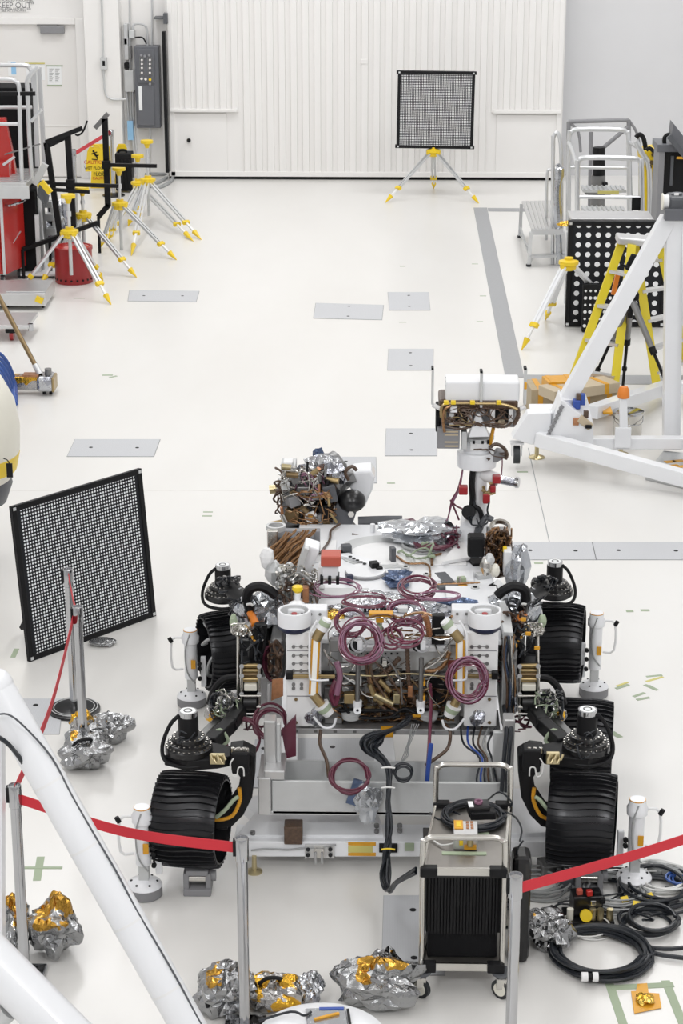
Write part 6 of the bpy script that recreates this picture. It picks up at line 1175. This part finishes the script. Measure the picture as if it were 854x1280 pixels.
# ================================================================== SUPPORT STAND UNDER THE ROVER
ST = thing('support_stand', 'grey aluminium cradle on a white cross beam base holding up the rover', 'stand', (0, 10.5, 0))
def sb_(name, px, Y, dep, m, bevel=.006, par=None): return px_box(*px, Y, dep).build(name, m, par or ST, bevel=bevel)
Yc = 10.30
sb_('channel_front', (340, 979, 640, 1018), Yc, .02, 'alu_dull'); B = MB(); a, b = D(330, 1018, Yc), D(640, 979, Yc); B.bb((a.x, Yc, a.z), (b.x, Yc + .26, a.z + .02)); B.build('channel_bottom', 'alu_dull', ST); B = MB(); B.bb((a.x, Yc + .25, a.z), (b.x, Yc + .27, b.z)); B.build('channel_back', 'alu_dull', ST)
B = MB(); B.bb((a.x - .03, Yc - .01, a.z), (a.x + .04, Yc + .3, b.z + .02)); B.build('channel_end', 'aluminium', ST, bevel=.005); B = MB(); B.bb((b.x - .03, Yc - .01, a.z), (b.x + .01, Yc + .3, b.z + .02)); B.build('channel_end', 'aluminium', ST, bevel=.005)
u = sb_('upright', (330, 902, 345, 968), Yc + .1, .10, 'aluminium'); sb_('upright_web', (345, 905, 351, 966), Yc + .12, .04, 'alu_dull'); sb_('foot_plate', (330, 964, 356, 975), Yc + .0, .24, 'aluminium')
for x in (336, 353): sb_('foot_bolt', (x - 2, 960, x + 2, 965), Yc + .05, .03, 'black', .003)
sb_('upright', (629, 900, 643, 985), Yc + .1, .10, 'aluminium'); sb_('upright_web', (616, 915, 629, 975), Yc + .14, .03, 'alu_dull')
MB().prism(pxs([(472, 920), (491, 920), (497, 972), (466, 972)], Yc + .28), (0, 0, 0), (0, .05, 0)).build('centre_post', 'white_matte', ST, bevel=.004); sb_('post_tape', (476, 913, 492, 922), Yc + .27, .06, 'kapton')
# white base
zt = .20
def flat(name, px, z0, z1, m): P = [G(x, y, z1) for x, y in px]; return MB().prism([(p.x, p.y, z0) for p in P][::-1], (0, 0, 0), (0, 0, z1 - z0)).build(name, m, ST, bevel=.006)
flat('base_beam', ((292, 1052), (700, 1052), (694, 1030), (296, 1030)), .09, .185, 'white_paint'); flat('base_plate', ((296, 1044), (480, 1044), (470, 1000), (330, 1000)), .17, .20, 'white_paint'); flat('base_plate', ((600, 1044), (690, 1040), (660, 985), (600, 985)), .17, .21, 'white_paint')
flat('side_beam', ((300, 1000), (345, 1040), (372, 1040), (372, 700), (350, 700), (352, 985)), .09, .17, 'white_paint'); flat('side_beam', ((610, 1040), (640, 1040), (625, 700), (605, 700)), .09, .17, 'white_paint')
Yb = G(478, 1052, .185).y
def fx(name, px, dep=.02, m='aluminium', par=None): return sb_(name, px, Yb - dep, dep, m, .003, par)
lp = fx('latch_plate', (381, 1056, 418, 1073)); 
for x in (385, 413):
    for y in (1062, 1069): MB().cyl(D(x, y, Yb - .02), D(x, y, Yb - .03), .012, n=10).build('bolt', 'black', lp)
fx('latch_hook', (393, 1061, 405, 1073), .05, 'steel'); fx('latch_pin', (393, 1066, 396, 1080), .06, 'chrome'); fx('latch_pin', (401, 1066, 404, 1080), .06, 'chrome')
fx('kapton_strip', (428, 1053, 470, 1057), .004, 'kapton'); fx('tan_strip', (430, 1057, 466, 1066), .004, 'yellow_tape'); fx('kapton_strip', (428, 1066, 470, 1070), .004, 'kapton'); fx('kapton_tab', (338, 1053, 344, 1069), .004, 'kapton'); fx('black_clamp', (474, 1056, 497, 1066), .02, 'black')
rt2 = MB().tube(pxs([(314, 1063), (335, 1061), (360, 1062), (380, 1060), (400, 1059), (420, 1056)], Yb - .02), .005).build('brake_wire', 'wire_grey', ST)
sb_('brown_block', (355, 1034, 378, 1056), Yb - .03, .10, 'brown_wire'); 
for x, y in ((316, 1043), (500, 1034), (500, 1040), (471, 1034), (471, 1041)): p = G(x, y, .2); MB().cyl(p, p + Vector((0, 0, .02)), .014, n=8).build('bolt', 'steel_dark', ST)
for (x0, y0, x1, y1) in ((506, 1054, 518, 1064), (494, 1075, 514, 1086)): fx('green_tape', (x0, y0, x1, y1), .006, 'green_tape') if y0 < 1070 else None
for p in ((318, 1090), (655, 1090)):
    c = G(*p); MB().lathe([(0, 0), (.045, 0), (.045, .008), (.015, .02), (.013, .10), (0, .10)], c, n=24).build('brass_foot', 'brass', ST)
coil(D(438, 972, Yc - .04), .10, 6, .006, 81, .06, tilt=(R(35), 0, 0)).build('maroon_coil', 'maroon', RV)
bg = bag('silver_bag', D(460, 1003, Yc - .03), (.085, .03, .11), 211, 'clear_bag', None, 22, .25, flatbase=False); tag(bg, 'silver plastic bag hanging on the front of the grey cradle', 'bag'); MB().box(D(444, 990, Yc - .02), (.06, .02, .15), M=Matrix.Rotation(.3, 3, 'Y')).build('dark_fold', 'blue_bag', bg)
# jack stands
def jack(base, top, label):
    c = G(*base); zt = D(base[0], top, c.y).z; t = thing('jack_stand', label, 'jack stand', c, 'white jack stands beside the wheels')
    MB().lathe([(.092, 0), (.097, .005), (.097, .058), (.09, .062), (0, .062)], c, n=36).build('grey_base', 'mid_grey', t); MB().lathe([(.098, 0), (.09, .014), (.035, .04), (0, .04)], c + Vector((0, 0, .06)), n=36).build('white_cone', 'white_paint', t)
    for k in range(6): a = 2 * pi * k / 6; p = c + Vector((.07 * cos(a), .07 * sin(a), .082)); MB().cyl(p, p + Vector((0, 0, .006)), .007, n=6).build('bolt', 'black', t)
    MB().box(c + Vector((0, 0, .14)), (.055, .055, .1)).build('screw_block', 'alu_dull', t, bevel=.004); MB().cyl(c + Vector((0, 0, .19)), c + Vector((0, 0, zt - .1)), .043, n=24).build('column', 'white_paint', t)
    MB().lathe([(.043, 0), (.056, .01), (.058, .05), (.046, .07), (.046, .09), (.042, .1), (0, .1)], c + Vector((0, 0, zt - .12)), n=24).build('cap', 'white_paint', t); MB().cyl(c + Vector((0, 0, zt - .030)), c + Vector((0, 0, zt - .022)), .045, n=20).build('kapton_ring', 'kapton', t)
    sd = -1 if base[0] < 427 else 1
    MB().tube([c + Vector((sd * .05, 0, zt - .08)), c + Vector((sd * .12, -.02, zt - .09)), c + Vector((sd * .12, -.02, zt - .28)), c + Vector((sd * .05, 0, zt - .30))], .008, 7, 3).build('side_handle', 'white_matte', t); MB().cyl(c + Vector((sd * .12, -.03, zt - .1)), c + Vector((sd * .135, -.03, zt - .07)), .014, n=8).build('handle_knob', 'black', t)
    MB().beam(c + Vector((-sd * .08, .02, .12)), c + Vector((-sd * .08, .02, zt * .6)), .035, .035, (0, 1, 0)).build('side_arm', 'white_paint', t, bevel=.005)
    for z in (.2, .27, zt * .55): MB().cyl(c + Vector((-sd * .06, -.03, z)), c + Vector((-sd * .06, -.05, z)), .014, n=8).build('knob', 'black', t)
    MB().tube([c + Vector((.0, -.05, zt - .04)), c + Vector((-.03, -.06, zt - .15)), c + Vector((-.02, -.055, zt - .3)), c + Vector((.03, -.055, zt - .38))], .005).build('wire', 'wire_grey', t); MB().box(c + Vector((0.02, -.05, zt * .55)), (.03, .006, .06)).build('kapton_tag', 'kapton', t)
    return t
jack((181, 1118), 1004, 'white jack stand left of the near left wheel'); jack((240, 880), 783, 'white jack stand left of the far left wheel'); jack((742, 868), 762, 'white jack stand behind the far right wheel'); jack((792, 1108), 994, 'white jack stand right of the near right wheel, amid cables')
# wheel jacks under the near wheels
for x, nm in ((248, 'left'), (735, 'right')):
    c = G(x, 1112); t = thing('wheel_jack', 'grey clamp jack under the near %s wheel' % nm, 'jack', c)
    B = MB(); B.box(c + Vector((0, 0, .02)), (.15, .16, .04)); B.build('base', 'mid_grey', t, bevel=.006)
    for s in (-1, 1): MB().box(c + Vector((s * .06, 0, .08)), (.03, .13, .10)).build('cheek', 'mid_grey', t, bevel=.006)
    MB().cyl(c + Vector((-.05, -.03, .09)), c + Vector((.05, -.03, .09)), .028).build('spindle', 'steel', t); MB().cyl(c + Vector((.075, -.02, .1)), c + Vector((.1, -.02, .1)), .03, n=10).build('knob', 'mid_grey', t); MB().box(c + Vector((0, -.01, .135)), (.12, .12, .03)).build('saddle', 'mid_grey', t, bevel=.004)
# ================================================================== STANCHIONS AND BELTS
def st_from_top(px, h, label, disc=True, base_r=.17, r=.033, plate='black_gloss'):
    p = G(px[0], px[1], h); return stanchion(None, Vector((p.x, p.y, 0)), label, gs2, h=h, disc=disc, base_r=base_r, r=r, plate=plate)
gs2 = 'belt stanchions around the rover'
s85 = st_from_top((85, 711), .99, 'chrome stanchion with round base in front of the dot board')
b = MB()
for k in range(6): b.lathe([(.05 + k * .02, 0), (.055 + k * .02, 0), (.055 + k * .02, .002), (.05 + k * .02, .002)], Vector(s85['_o']) + Vector((0, 0, .03)), n=36, close=True)
b.build('base_grooves', 'alu_dull', s85)
s97 = st_from_top((97, 758), 1.03, 'chrome stanchion rising from foil bags in front of the dot board', False)
s17 = st_from_top((18, 981), 1.08, 'chrome stanchion near the left edge, red belt running right', False)
s30 = st_from_top((302, 1047), 1.04, 'chrome stanchion in the bottom centre holding the end of the red belt', False)
s64 = st_from_top((645, 1093), 1.05, 'chrome stanchion in front of the steel cart at the bottom', True)
O = lambda s, h, dx=0: Vector(s['_o']) + Vector((dx, 0, h))
w5 = .055
belt(s85, [O(s85, .95, 0), (O(s85, .95) + O(s97, .95)) / 2 - Vector((0, 0, .03)), O(s97, .97, 0)], .05); belt(s97, [O(s97, .95, -.03), (O(s97, .95) + O(s17, 1.0)) / 2 - Vector((0, 0, .05)), O(s17, 1.05, 0)], w5)
belt(s17, [O(s17, 1.0, .03), O(s17, 1.0).lerp(O(s30, .96), .5) - Vector((0, 0, .035)), O(s30, .99, -.04)], w5)
e = D(960, 1014, 9.2); belt(s64, [O(s64, .985, .03), O(s64, .985).lerp(e, .5) - Vector((0, 0, .02)), e], w5)
s90 = stanchion(None, Vector((e.x + .02, 9.2, 0)), 'chrome stanchion holding the far right end of the red belt', gs2, h=e.z + .03, disc=False)
# foil sand bags
def fbag(px, size, seed, m, label, strap=None, cr=.24):
    size = (size[0], size[1], size[2] * 1.2); c = G(*px); o = bag('foil_sandbag', c, size, seed, m, None, 34, cr); tag(o, label, 'sandbag', 'foil wrapped sandbags')
    if strap: MB().tube([c + Vector(v) for v in strap], .010).build('strap', 'black', o)
fbag((136, 925), (.15, .13, .16), 301, 'foil', 'silver foil sandbag at the back, right of the stanchion by the dot board')
fbag((103, 925), (.08, .10, .17), 306, 'foil_gold', 'amber and silver foil sandbag between the chrome posts by the dot board')
fbag((106, 958), (.165, .13, .19), 302, 'foil', 'large silver foil sandbag in front of the stanchion by the dot board', ((-.06, -.05, .16), (-.02, -.06, .20), (.05, -.04, .20), (.08, -.03, .15)))
fbag((70, 1192), (.145, .13, .27), 303, 'foil', 'crumpled silver and amber foil sandbag right of the left stanchion')
fbag((16, 1190), (.09, .14, .27), 304, 'foil', 'foil sandbag left of the left stanchion, cut by the picture edge')
fbag((283, 1262), (.15, .14, .22), 305, 'foil', 'round silver foil sandbag left of the bottom centre stanchion', ((-.08, -.11, .08), (-.09, -.09, .16), (-.04, -.06, .22), (.0, -.06, .2)))
fbag((345, 1262), (.15, .11, .17), 307, 'foil_gold', 'amber foil sandbag right of the bottom centre stanchion', ((-.10, -.04, .14), (-.04, -.04, .20), (.04, -.04, .19), (.06, -.05, .12)))
fbag((388, 1252), (.07, .10, .14), 309, 'foil_plain', 'small grey foil sandbag end beside the amber foil sandbag')
fbag((474, 1255), (.215, .15, .23), 308, 'foil', 'broad silver foil sandbag with amber top left of the steel cart')
fbag((684, 1180), (.13, .15, .16), 310, 'foil', 'foil sandbag behind the stanchion next to the steel cart')

# ================================================================== STEEL CART
Y0 = 9.03; CT = thing('utility_cart', 'stainless steel two shelf utility cart with rounded handles', 'cart', (D(578, 1200, Y0).x, Y0 + .35, 0)); Y1 = 9.72
xa, xb = D(527.5, 1150, Y0).x, D(629, 1150, Y0).x; zs = D(578, 1088, Y0).z; zl = D(578, 1207, Y0).z; xA, xB = D(549, 990, Y1).x - .0, D(636, 990, Y1).x + .0
xA = xa + .02; xB = xb - .0
ztop = D(578, 1047, Y0).z; ztb = D(590, 956, Y1).z
for (x0, x1, Y, zt_) in ((xa, xb, Y0, ztop), (D(545, 1000, Y1).x, D(637, 1000, Y1).x, Y1, ztb)):
    MB().tube([(x0, Y, .17), (x0, Y, .4), (x0, Y, zt_ - .06), (x0 + .012, Y, zt_ - .018), (x0 + .05, Y, zt_), ((x0 + x1) / 2, Y, zt_), (x1 - .05, Y, zt_), (x1 - .012, Y, zt_ - .018), (x1, Y, zt_ - .06), (x1, Y, .4), (x1, Y, .17)], .0145, 12, 5).build('handle_frame', 'steel', CT)
XA, XB = D(545, 1000, Y1).x, D(637, 1000, Y1).x
for nm, z in (('top_shelf', zs), ('bottom_shelf', zl)):
    MB().prism([(xa, Y0 + .0, z - .012), (xb, Y0 + .0, z - .012), (XB, Y1, z - .012), (XA, Y1, z - .012)], (0, 0, 0), (0, 0, .008)).build(nm, 'shelf_steel', CT)
    B = MB(); B.beam((xa, Y0 - .012, z), (xb, Y0 - .012, z), .012, .04); B.beam((XA, Y1, z), (XB, Y1, z), .012, .04); B.beam((xa, Y0, z), (XA, Y1, z), .012, .035); B.beam((xb, Y0, z), (XB, Y1, z), .012, .035); B.build('shelf_rim', 'steel', CT)
    for x, Y in ((xa, Y0), (xb, Y0), (XA, Y1), (XB, Y1)): MB().box((x + (.03 if x < 0.4 else -.03), Y - .01 if Y == Y0 else Y, z), (.085, .05, .05)).build('corner_block', 'black', CT, bevel=.006)
for x, Y in ((xa, Y0 + .0), (xb, Y0), (XA, Y1), (XB, Y1)):
    w_ = MB().cyl((x - .012, Y, .052), (x + .012, Y, .052), .052, n=24).build('caster_wheel', 'rubber', CT); w_.rotation_euler = (0, 0, .9); MB().cyl((x - .016, Y, .052), (x + .016, Y, .052), .035, n=20).build('caster_disc', 'cream', w_)
    MB().lathe([(0, .0), (.022, 0), (.05, .025), (.05, .04), (0, .04)], (x, Y, .115), n=24).build('bumper', 'dark_grey', CT); MB().box((x, Y, .09), (.05, .05, .06)).build('caster_fork', 'steel', CT, bevel=.005)
# crate on the lower shelf, black block painting the shelf's shadow
cr = thing('black_crate', 'black ribbed plastic crate hanging below the top shelf of the cart', 'crate', ((xa + xb) / 2, Y0 + .3, zl))
B = MB(); zc0, zc1 = D(578, 1166, Y0 + .05).z, zs - .03; B.bb((xa + .02, Y0 + .05, zc0), (xb - .005, Y0 + .5, zc1)); B.build('shell', 'black_soft', cr, bevel=.006)
for k in range(22): x = xa + .03 + k * (xb - xa - .05) / 22; MB().bb((x, Y0 + .036, zc0), (x + .011, Y0 + .05, zc1 - .02)).build('rib', 'black', cr)
B = MB(); B.bb((xa + .03, Y0 + .08, zl), (xb - .02, Y0 + .6, zc0)); B.build('shelf_shade_block', 'black_soft', cr, bevel=.006); B = MB(); B.bb((xa + .01, Y0 + .03, zc1 - .03), (xb - .0, Y0 + .5, zc1 + .003)); B.build('lid', 'black_gloss', cr, bevel=.004)
# things on the top shelf
zz = zs - .002
def T(x, y, z=zz): return G(x, y, z)
o = coil(T(592, 1024), .145, 9, .006, 401, .10, thick=.03).build('cable_coil', 'cable_black'); tag(o, 'thin black cable coiled on the top shelf of the steel cart', 'cable')
for pp in ([T(545, 1005), T(560, 1012), T(575, 1018)], [T(538, 1016), T(548, 1024), T(566, 1026)], [T(610, 1000), T(625, 990, zz + .1), T(640, 1003, zz + .05), T(635, 1012)], [T(612, 1012), T(640, 1018, zz + .02), T(652, 1035, zz), T(650, 1052, zz - .05)]): MB().tube(pp, .005).build('cable_tail', 'cable_black', o)
rx = thing('black_receiver', 'black electronic box with a purple ring lens on the cable coil', 'device', T(597, 1022, zz + .04))
c = T(598, 1018, zz + .04); MB().box(c + Vector((0, 0, .035)), (.11, .09, .06), .1).build('body', 'black_gloss', rx, bevel=.008); MB().box(c + Vector((.02, -.03, .02)), (.13, .07, .04), .1).build('front', 'black', rx, bevel=.005); MB().lathe([(.012, 0), (.022, 0), (.022, .012), (.012, .012)], c + Vector((-.0, 0, .066)), n=24, close=True).build('ring', 'purple_light', rx); MB().box(c + Vector((-.04, -.02, .067)), (.025, .06, .003), .1).build('label_strip', 'paper', rx)
sbx = thing('silver_box', 'silver electronics box with amber tape strips taped on the cart shelf', 'device', T(578, 1062))
c = T(582, 1053); MB().box(c + Vector((0, 0, .04)), (.12, .16, .08), -.03).build('housing', 'aluminium', sbx, bevel=.006); MB().box(c + Vector((-.035, .03, .083)), (.045, .09, .004)).build('tape_strip', 'kapton', sbx)
MB().box(c + Vector((-.035, .03, .086)), (.022, .06, .002)).build('label_strip', 'yellow', sbx)
for i in range(2):
    for j in range(3): MB().box(c + Vector((.01 + i * .022, .0 + j * .03, .082)), (.014, .018, .003)).build('chip', 'copper', sbx)
MB().cyl(c + Vector((.02, -.09, .03)), c + Vector((.02, -.09, .075)), .016).build('connector', 'brass', sbx); MB().box(c + Vector((-.025, -.085, .05)), (.018, .01, .04), .2).build('yellow_tab', 'yellow', sbx); MB().box(c + Vector((.02, -.085, .02)), (.06, .02, .02)).build('plate', 'kapton', sbx)
MB().box(c + Vector((-.01, -.115, .0)), (.22, .03, .004)).build('green_tape', 'green_tape', sbx); MB().box(c + Vector((-.03, .06, .0)), (.2, .025, .004)).build('green_tape', 'green_tape', sbx); MB().box(c + Vector((.09, .08, .0)), (.07, .06, .006), .3).build('green_tape', 'green_tape', sbx)
MB().tube([c + Vector((-.05, -.06, .03)), c + Vector((-.12, -.05, .01)), c + Vector((-.17, .02, .01))], .004).build('wire', 'wire_white', sbx)
# tall black case behind the cart
bc = px_box(640, 1053, 664, 1185, 9.35, .16).build('black_case', 'black_gloss', bevel=.03); tag(bc, 'tall narrow black case standing right behind the steel cart', 'case'); MB().tube(pxs([(646, 1053), (648, 1040), (655, 1030)], 9.4), .005).build('cord', 'cable_black', bc); bc.location.z = 0; 
# ================================================================== CABLES ON THE FLOOR
def floorcoil(name, px, r, turns, wire, seed, m, label, cat='cable', jit=.12, flat=1.0): o = coil(G(*px), r, turns, wire, seed, jit, thick=.06, flat=flat).build(name, m); return tag(o, label, cat)
ck = floorcoil('cable_coil', (750, 1198), .235, 9, .0115, 411, 'cable_black', 'big coil of thick black cable on the floor at the lower right', jit=.09)
MB().cyl(G(727, 1221, .055), G(735, 1221, .055), .024).build('white_sleeve', 'white_matte', ck); MB().cyl(G(735, 1221, .055), G(741, 1221, .055), .018).build('black_band', 'black', ck); MB().cyl(G(741, 1221, .055), G(748, 1221, .055), .024).build('white_sleeve', 'white_matte', ck)
floorcoil('cable_coil', (812, 1158), .14, 5, .010, 412, 'cable_black', 'smaller coil of thick black cable right of the big coil', jit=.16)
b = MB(); b.tube([G(690, 1190, .02), G(720, 1165, .03), G(760, 1168, .03), G(800, 1182, .02), G(840, 1186, .02), G(880, 1180, .02)], .012); b.tube([G(795, 1180, .02), G(820, 1192, .02), G(860, 1198, .02), G(890, 1202, .02)], .012); b.tube([G(700, 1146, .02), G(712, 1160, .03), G(730, 1163, .02), G(770, 1160, .03), G(800, 1140, .02), G(830, 1132, .02), G(880, 1130, .02)], .010); o = b.build('power_cable', 'cable_black'); tag(o, 'loose thick black cables running off the right edge between the coils', 'cable')
o = floorcoil('wire_coil', (765, 1122), .17, 10, .0055, 413, 'wire_grey', 'tangle of thin grey wire in front of the near right jack stand', 'wire', .2)
o = floorcoil('wire_coil', (828, 1108), .15, 8, .0065, 414, 'wire_white', 'tangle of white wire at the right edge by the jack stand', 'wire', .25)
o = floorcoil('wire_coil', (822, 1118), .17, 6, .010, 415, 'cable_black', 'black cable tangle under the white wire at the right edge', 'cable', .2); o = floorcoil('wire_coil', (675, 1110), .14, 8, .006, 416, 'wire_grey', 'grey wire coil behind the black case under the near right wheel', 'wire', .2)
o = floorcoil('wire_coil', (735, 1160), .12, 3, .004, 417, 'wire_white', 'loose loops of thin white wire around the knob device', 'wire', .2); o = floorcoil('hose_loop', (850, 1108), .06, 3, .007, 418, 'hose_blue', 'small blue hose loop at the right edge among white wire', 'hose', .2)
b = MB(); rn = random.Random(8)
for k in range(12): 
    x, y = rn.uniform(680, 840), rn.uniform(1085, 1135); pts = []
    for j in range(5): pts.append(G(x, y, .015 + rn.uniform(0, .04))); x += rn.uniform(-30, 40); y += rn.uniform(-12, 14); y = min(max(y, 1085), 1150)
    b.tube(pts, rn.uniform(.004, .009), 6, 4)
o = b.build('cable_nest', 'cable_black'); tag(o, 'nest of dark cables on the floor around the near right wheel', 'cable'); o['kind'] = 'stuff'
for (x, y, m_, lb) in ((688, 1092, 'steel_dark', 'dark grey power box under the near right wheel'), (712, 1108, 'dark_grey', 'charcoal transformer box in front of the near right wheel')):
    c = G(x, y); o = MB().box(c + Vector((0, 0, .04)), (.13, .12, .08), .2).build('power_box', m_, bevel=.01); tag(o, lb, 'box')
b = MB(); b.tube([G(830, 1090, .03), G(812, 1082, .04), G(850, 1092, .04), G(890, 1097, .04)], .035); o = b.build('duct', 'wire_grey'); tag(o, 'thick grey duct running off the right edge behind the wires', 'duct')
for (x, y, r_) in ((781, 1124, .3), (796, 1130, -.2), (812, 1120, .4), (693 + 110, 1093, .1)): 
    c = G(x, y, .06); o = MB().box(c, (.04, .03, .012), r_, M=Matrix.Rotation(.5, 3, 'X') @ Matrix.Rotation(r_, 3, 'Z')).build('cable_tag', 'yellow', bpy.data.objects['cable_nest'])
kd = thing('knob_device', 'black switch device with red and yellow knobs on the floor', 'device', G(735, 1150)); c = G(735, 1148)
MB().box(c + Vector((0, 0, .012)), (.26, .17, .024), .05).build('base_plate', 'black', kd, bevel=.004); MB().box(c + Vector((-.01, .02, .09)), (.16, .11, .11), .1).build('body', 'black_gloss', kd, bevel=.006)
for k, (dx, dz, m_) in enumerate(((-.05, .16, 'red_orange'), (0.0, .165, 'red_paint'), (.04, .15, 'black'), (.07, .12, 'black'), (-.07, .12, 'red_orange'), (.02, .11, 'steel'))): MB().box(c + Vector((dx, .0 - .02 * (k % 2), dz)), (.03, .03, .03), .2).build('switch', m_, kd, bevel=.004)
p = c + Vector((-.02, -.07, .06)); MB().cyl(p, p - Vector((0, .03, -.01)), .032, n=20).build('yellow_knob', 'yellow', kd)
for dx in (-.10, .02, .06, .11): MB().cyl(c + Vector((dx, -.05, .024)), c + Vector((dx, -.05, .085)), .018).build('terminal', 'brass' if dx != -.10 else 'cream', kd); 
# ================================================================== FOREGROUND TUBE FRAME AND LIFTED LID
tf = thing('tube_frame', 'white painted tube frame crossing the lower left corner', 'frame', (-1.5, 8.4, 0))
A_, B_ = D(-6, 858, 8.3), D(262, 1330, 7.9); dr = (B_ - A_).normalized()
MB().cyl(A_, B_, .078, n=40).build('diagonal_tube', 'white_paint', tf); MB().sphere(A_, .082, 24).build('tube_end', 'white_paint', tf); MB().cyl(D(-30, 840, 8.35), D(10, 875, 8.35), .07, n=24).build('end_knuckle', 'white_matte', tf)
MB().cyl(D(-60, 1150, 7.8), D(110, 1320, 7.6), .105, n=40).build('lower_tube', 'white_paint', tf); MB().beam(D(-9, 900, 8.5), D(-8, 1300, 8.5), .10, .1, (0, 1, 0)).build('post', 'white_paint', tf, bevel=.01)
up_ = Vector((.85, -.45, .35)).normalized()
off = lambda t, a=.0: A_.lerp(B_, t) + (up_ - dr * up_.dot(dr)).normalized() * .080 + Vector((a, 0, 0))
rt3 = MB().tube([D(-6, 894, 8.15), D(10, 893, 8.12), D(30, 908, 8.15)] + [off(t, .004 * sin(t * 40)) for t in (.2, .3, .4, .5, .6, .7, .8, .9, 1.0)], .0045).build('cable', 'dark_grey', tf)
MB().tube([D(-8, 918, 8.1), D(8, 928, 8.1), D(22, 944, 8.15), D(36, 965, 8.2)], .010).build('cable', 'cable_black', tf)
for t in (.25, .42, .62, .8): p = A_.lerp(B_, t); MB().cyl(p - dr * .006, p + dr * .006, .0795, n=30).build('cable_tie', 'white_matte', tf)
MB().cyl(D(-10, 1280, 7.7), D(10, 1262, 7.7), .05).build('clamp', 'alu_dull', tf)
lid = thing('equipment_cover', 'white rounded equipment cover at the bottom edge with a tool bag on it', 'lid', G(400, 1400)); c = D(402, 1303, 7.9)
MB().lathe([(.0, .06), (.20, .055), (.29, .02), (.31, -.05), (.31, -.2), (0, -.2)], c, n=48).build('shell', 'white_paint', lid); MB().cyl((c.x, c.y, 0), (c.x, c.y, c.z - .19), .12, n=24).build('stem', 'white_matte', lid)
tb = thing('tool_bag', 'clear plastic bag with amber tool and blue label on the white cover', 'bag', c + Vector((0, .1, .06)))
cc = c + Vector((.02, .09, .066)); MB().box(cc, (.18, .16, .008), .1).build('film', 'clear_bag', tb, bevel=.003); MB().box(cc + Vector((.0, -.0, .009)), (.12, .014, .008), .45).build('amber_tool', 'kapton', tb); MB().box(cc + Vector((.02, .07, .006)), (.11, .018, .004), .05).build('blue_label', 'blue', tb); MB().box(cc + Vector((.10, -.01, .006)), (.012, .15, .006), .1).build('black_bar', 'black', tb)
MB().tube([cc + Vector((-.30, .02, -.03)), cc + Vector((-.16, .03, .012)), cc + Vector((-.1, .0, .012)), cc + Vector((-.07, .03, .012))], .006).build('cord', 'cable_black', tb)
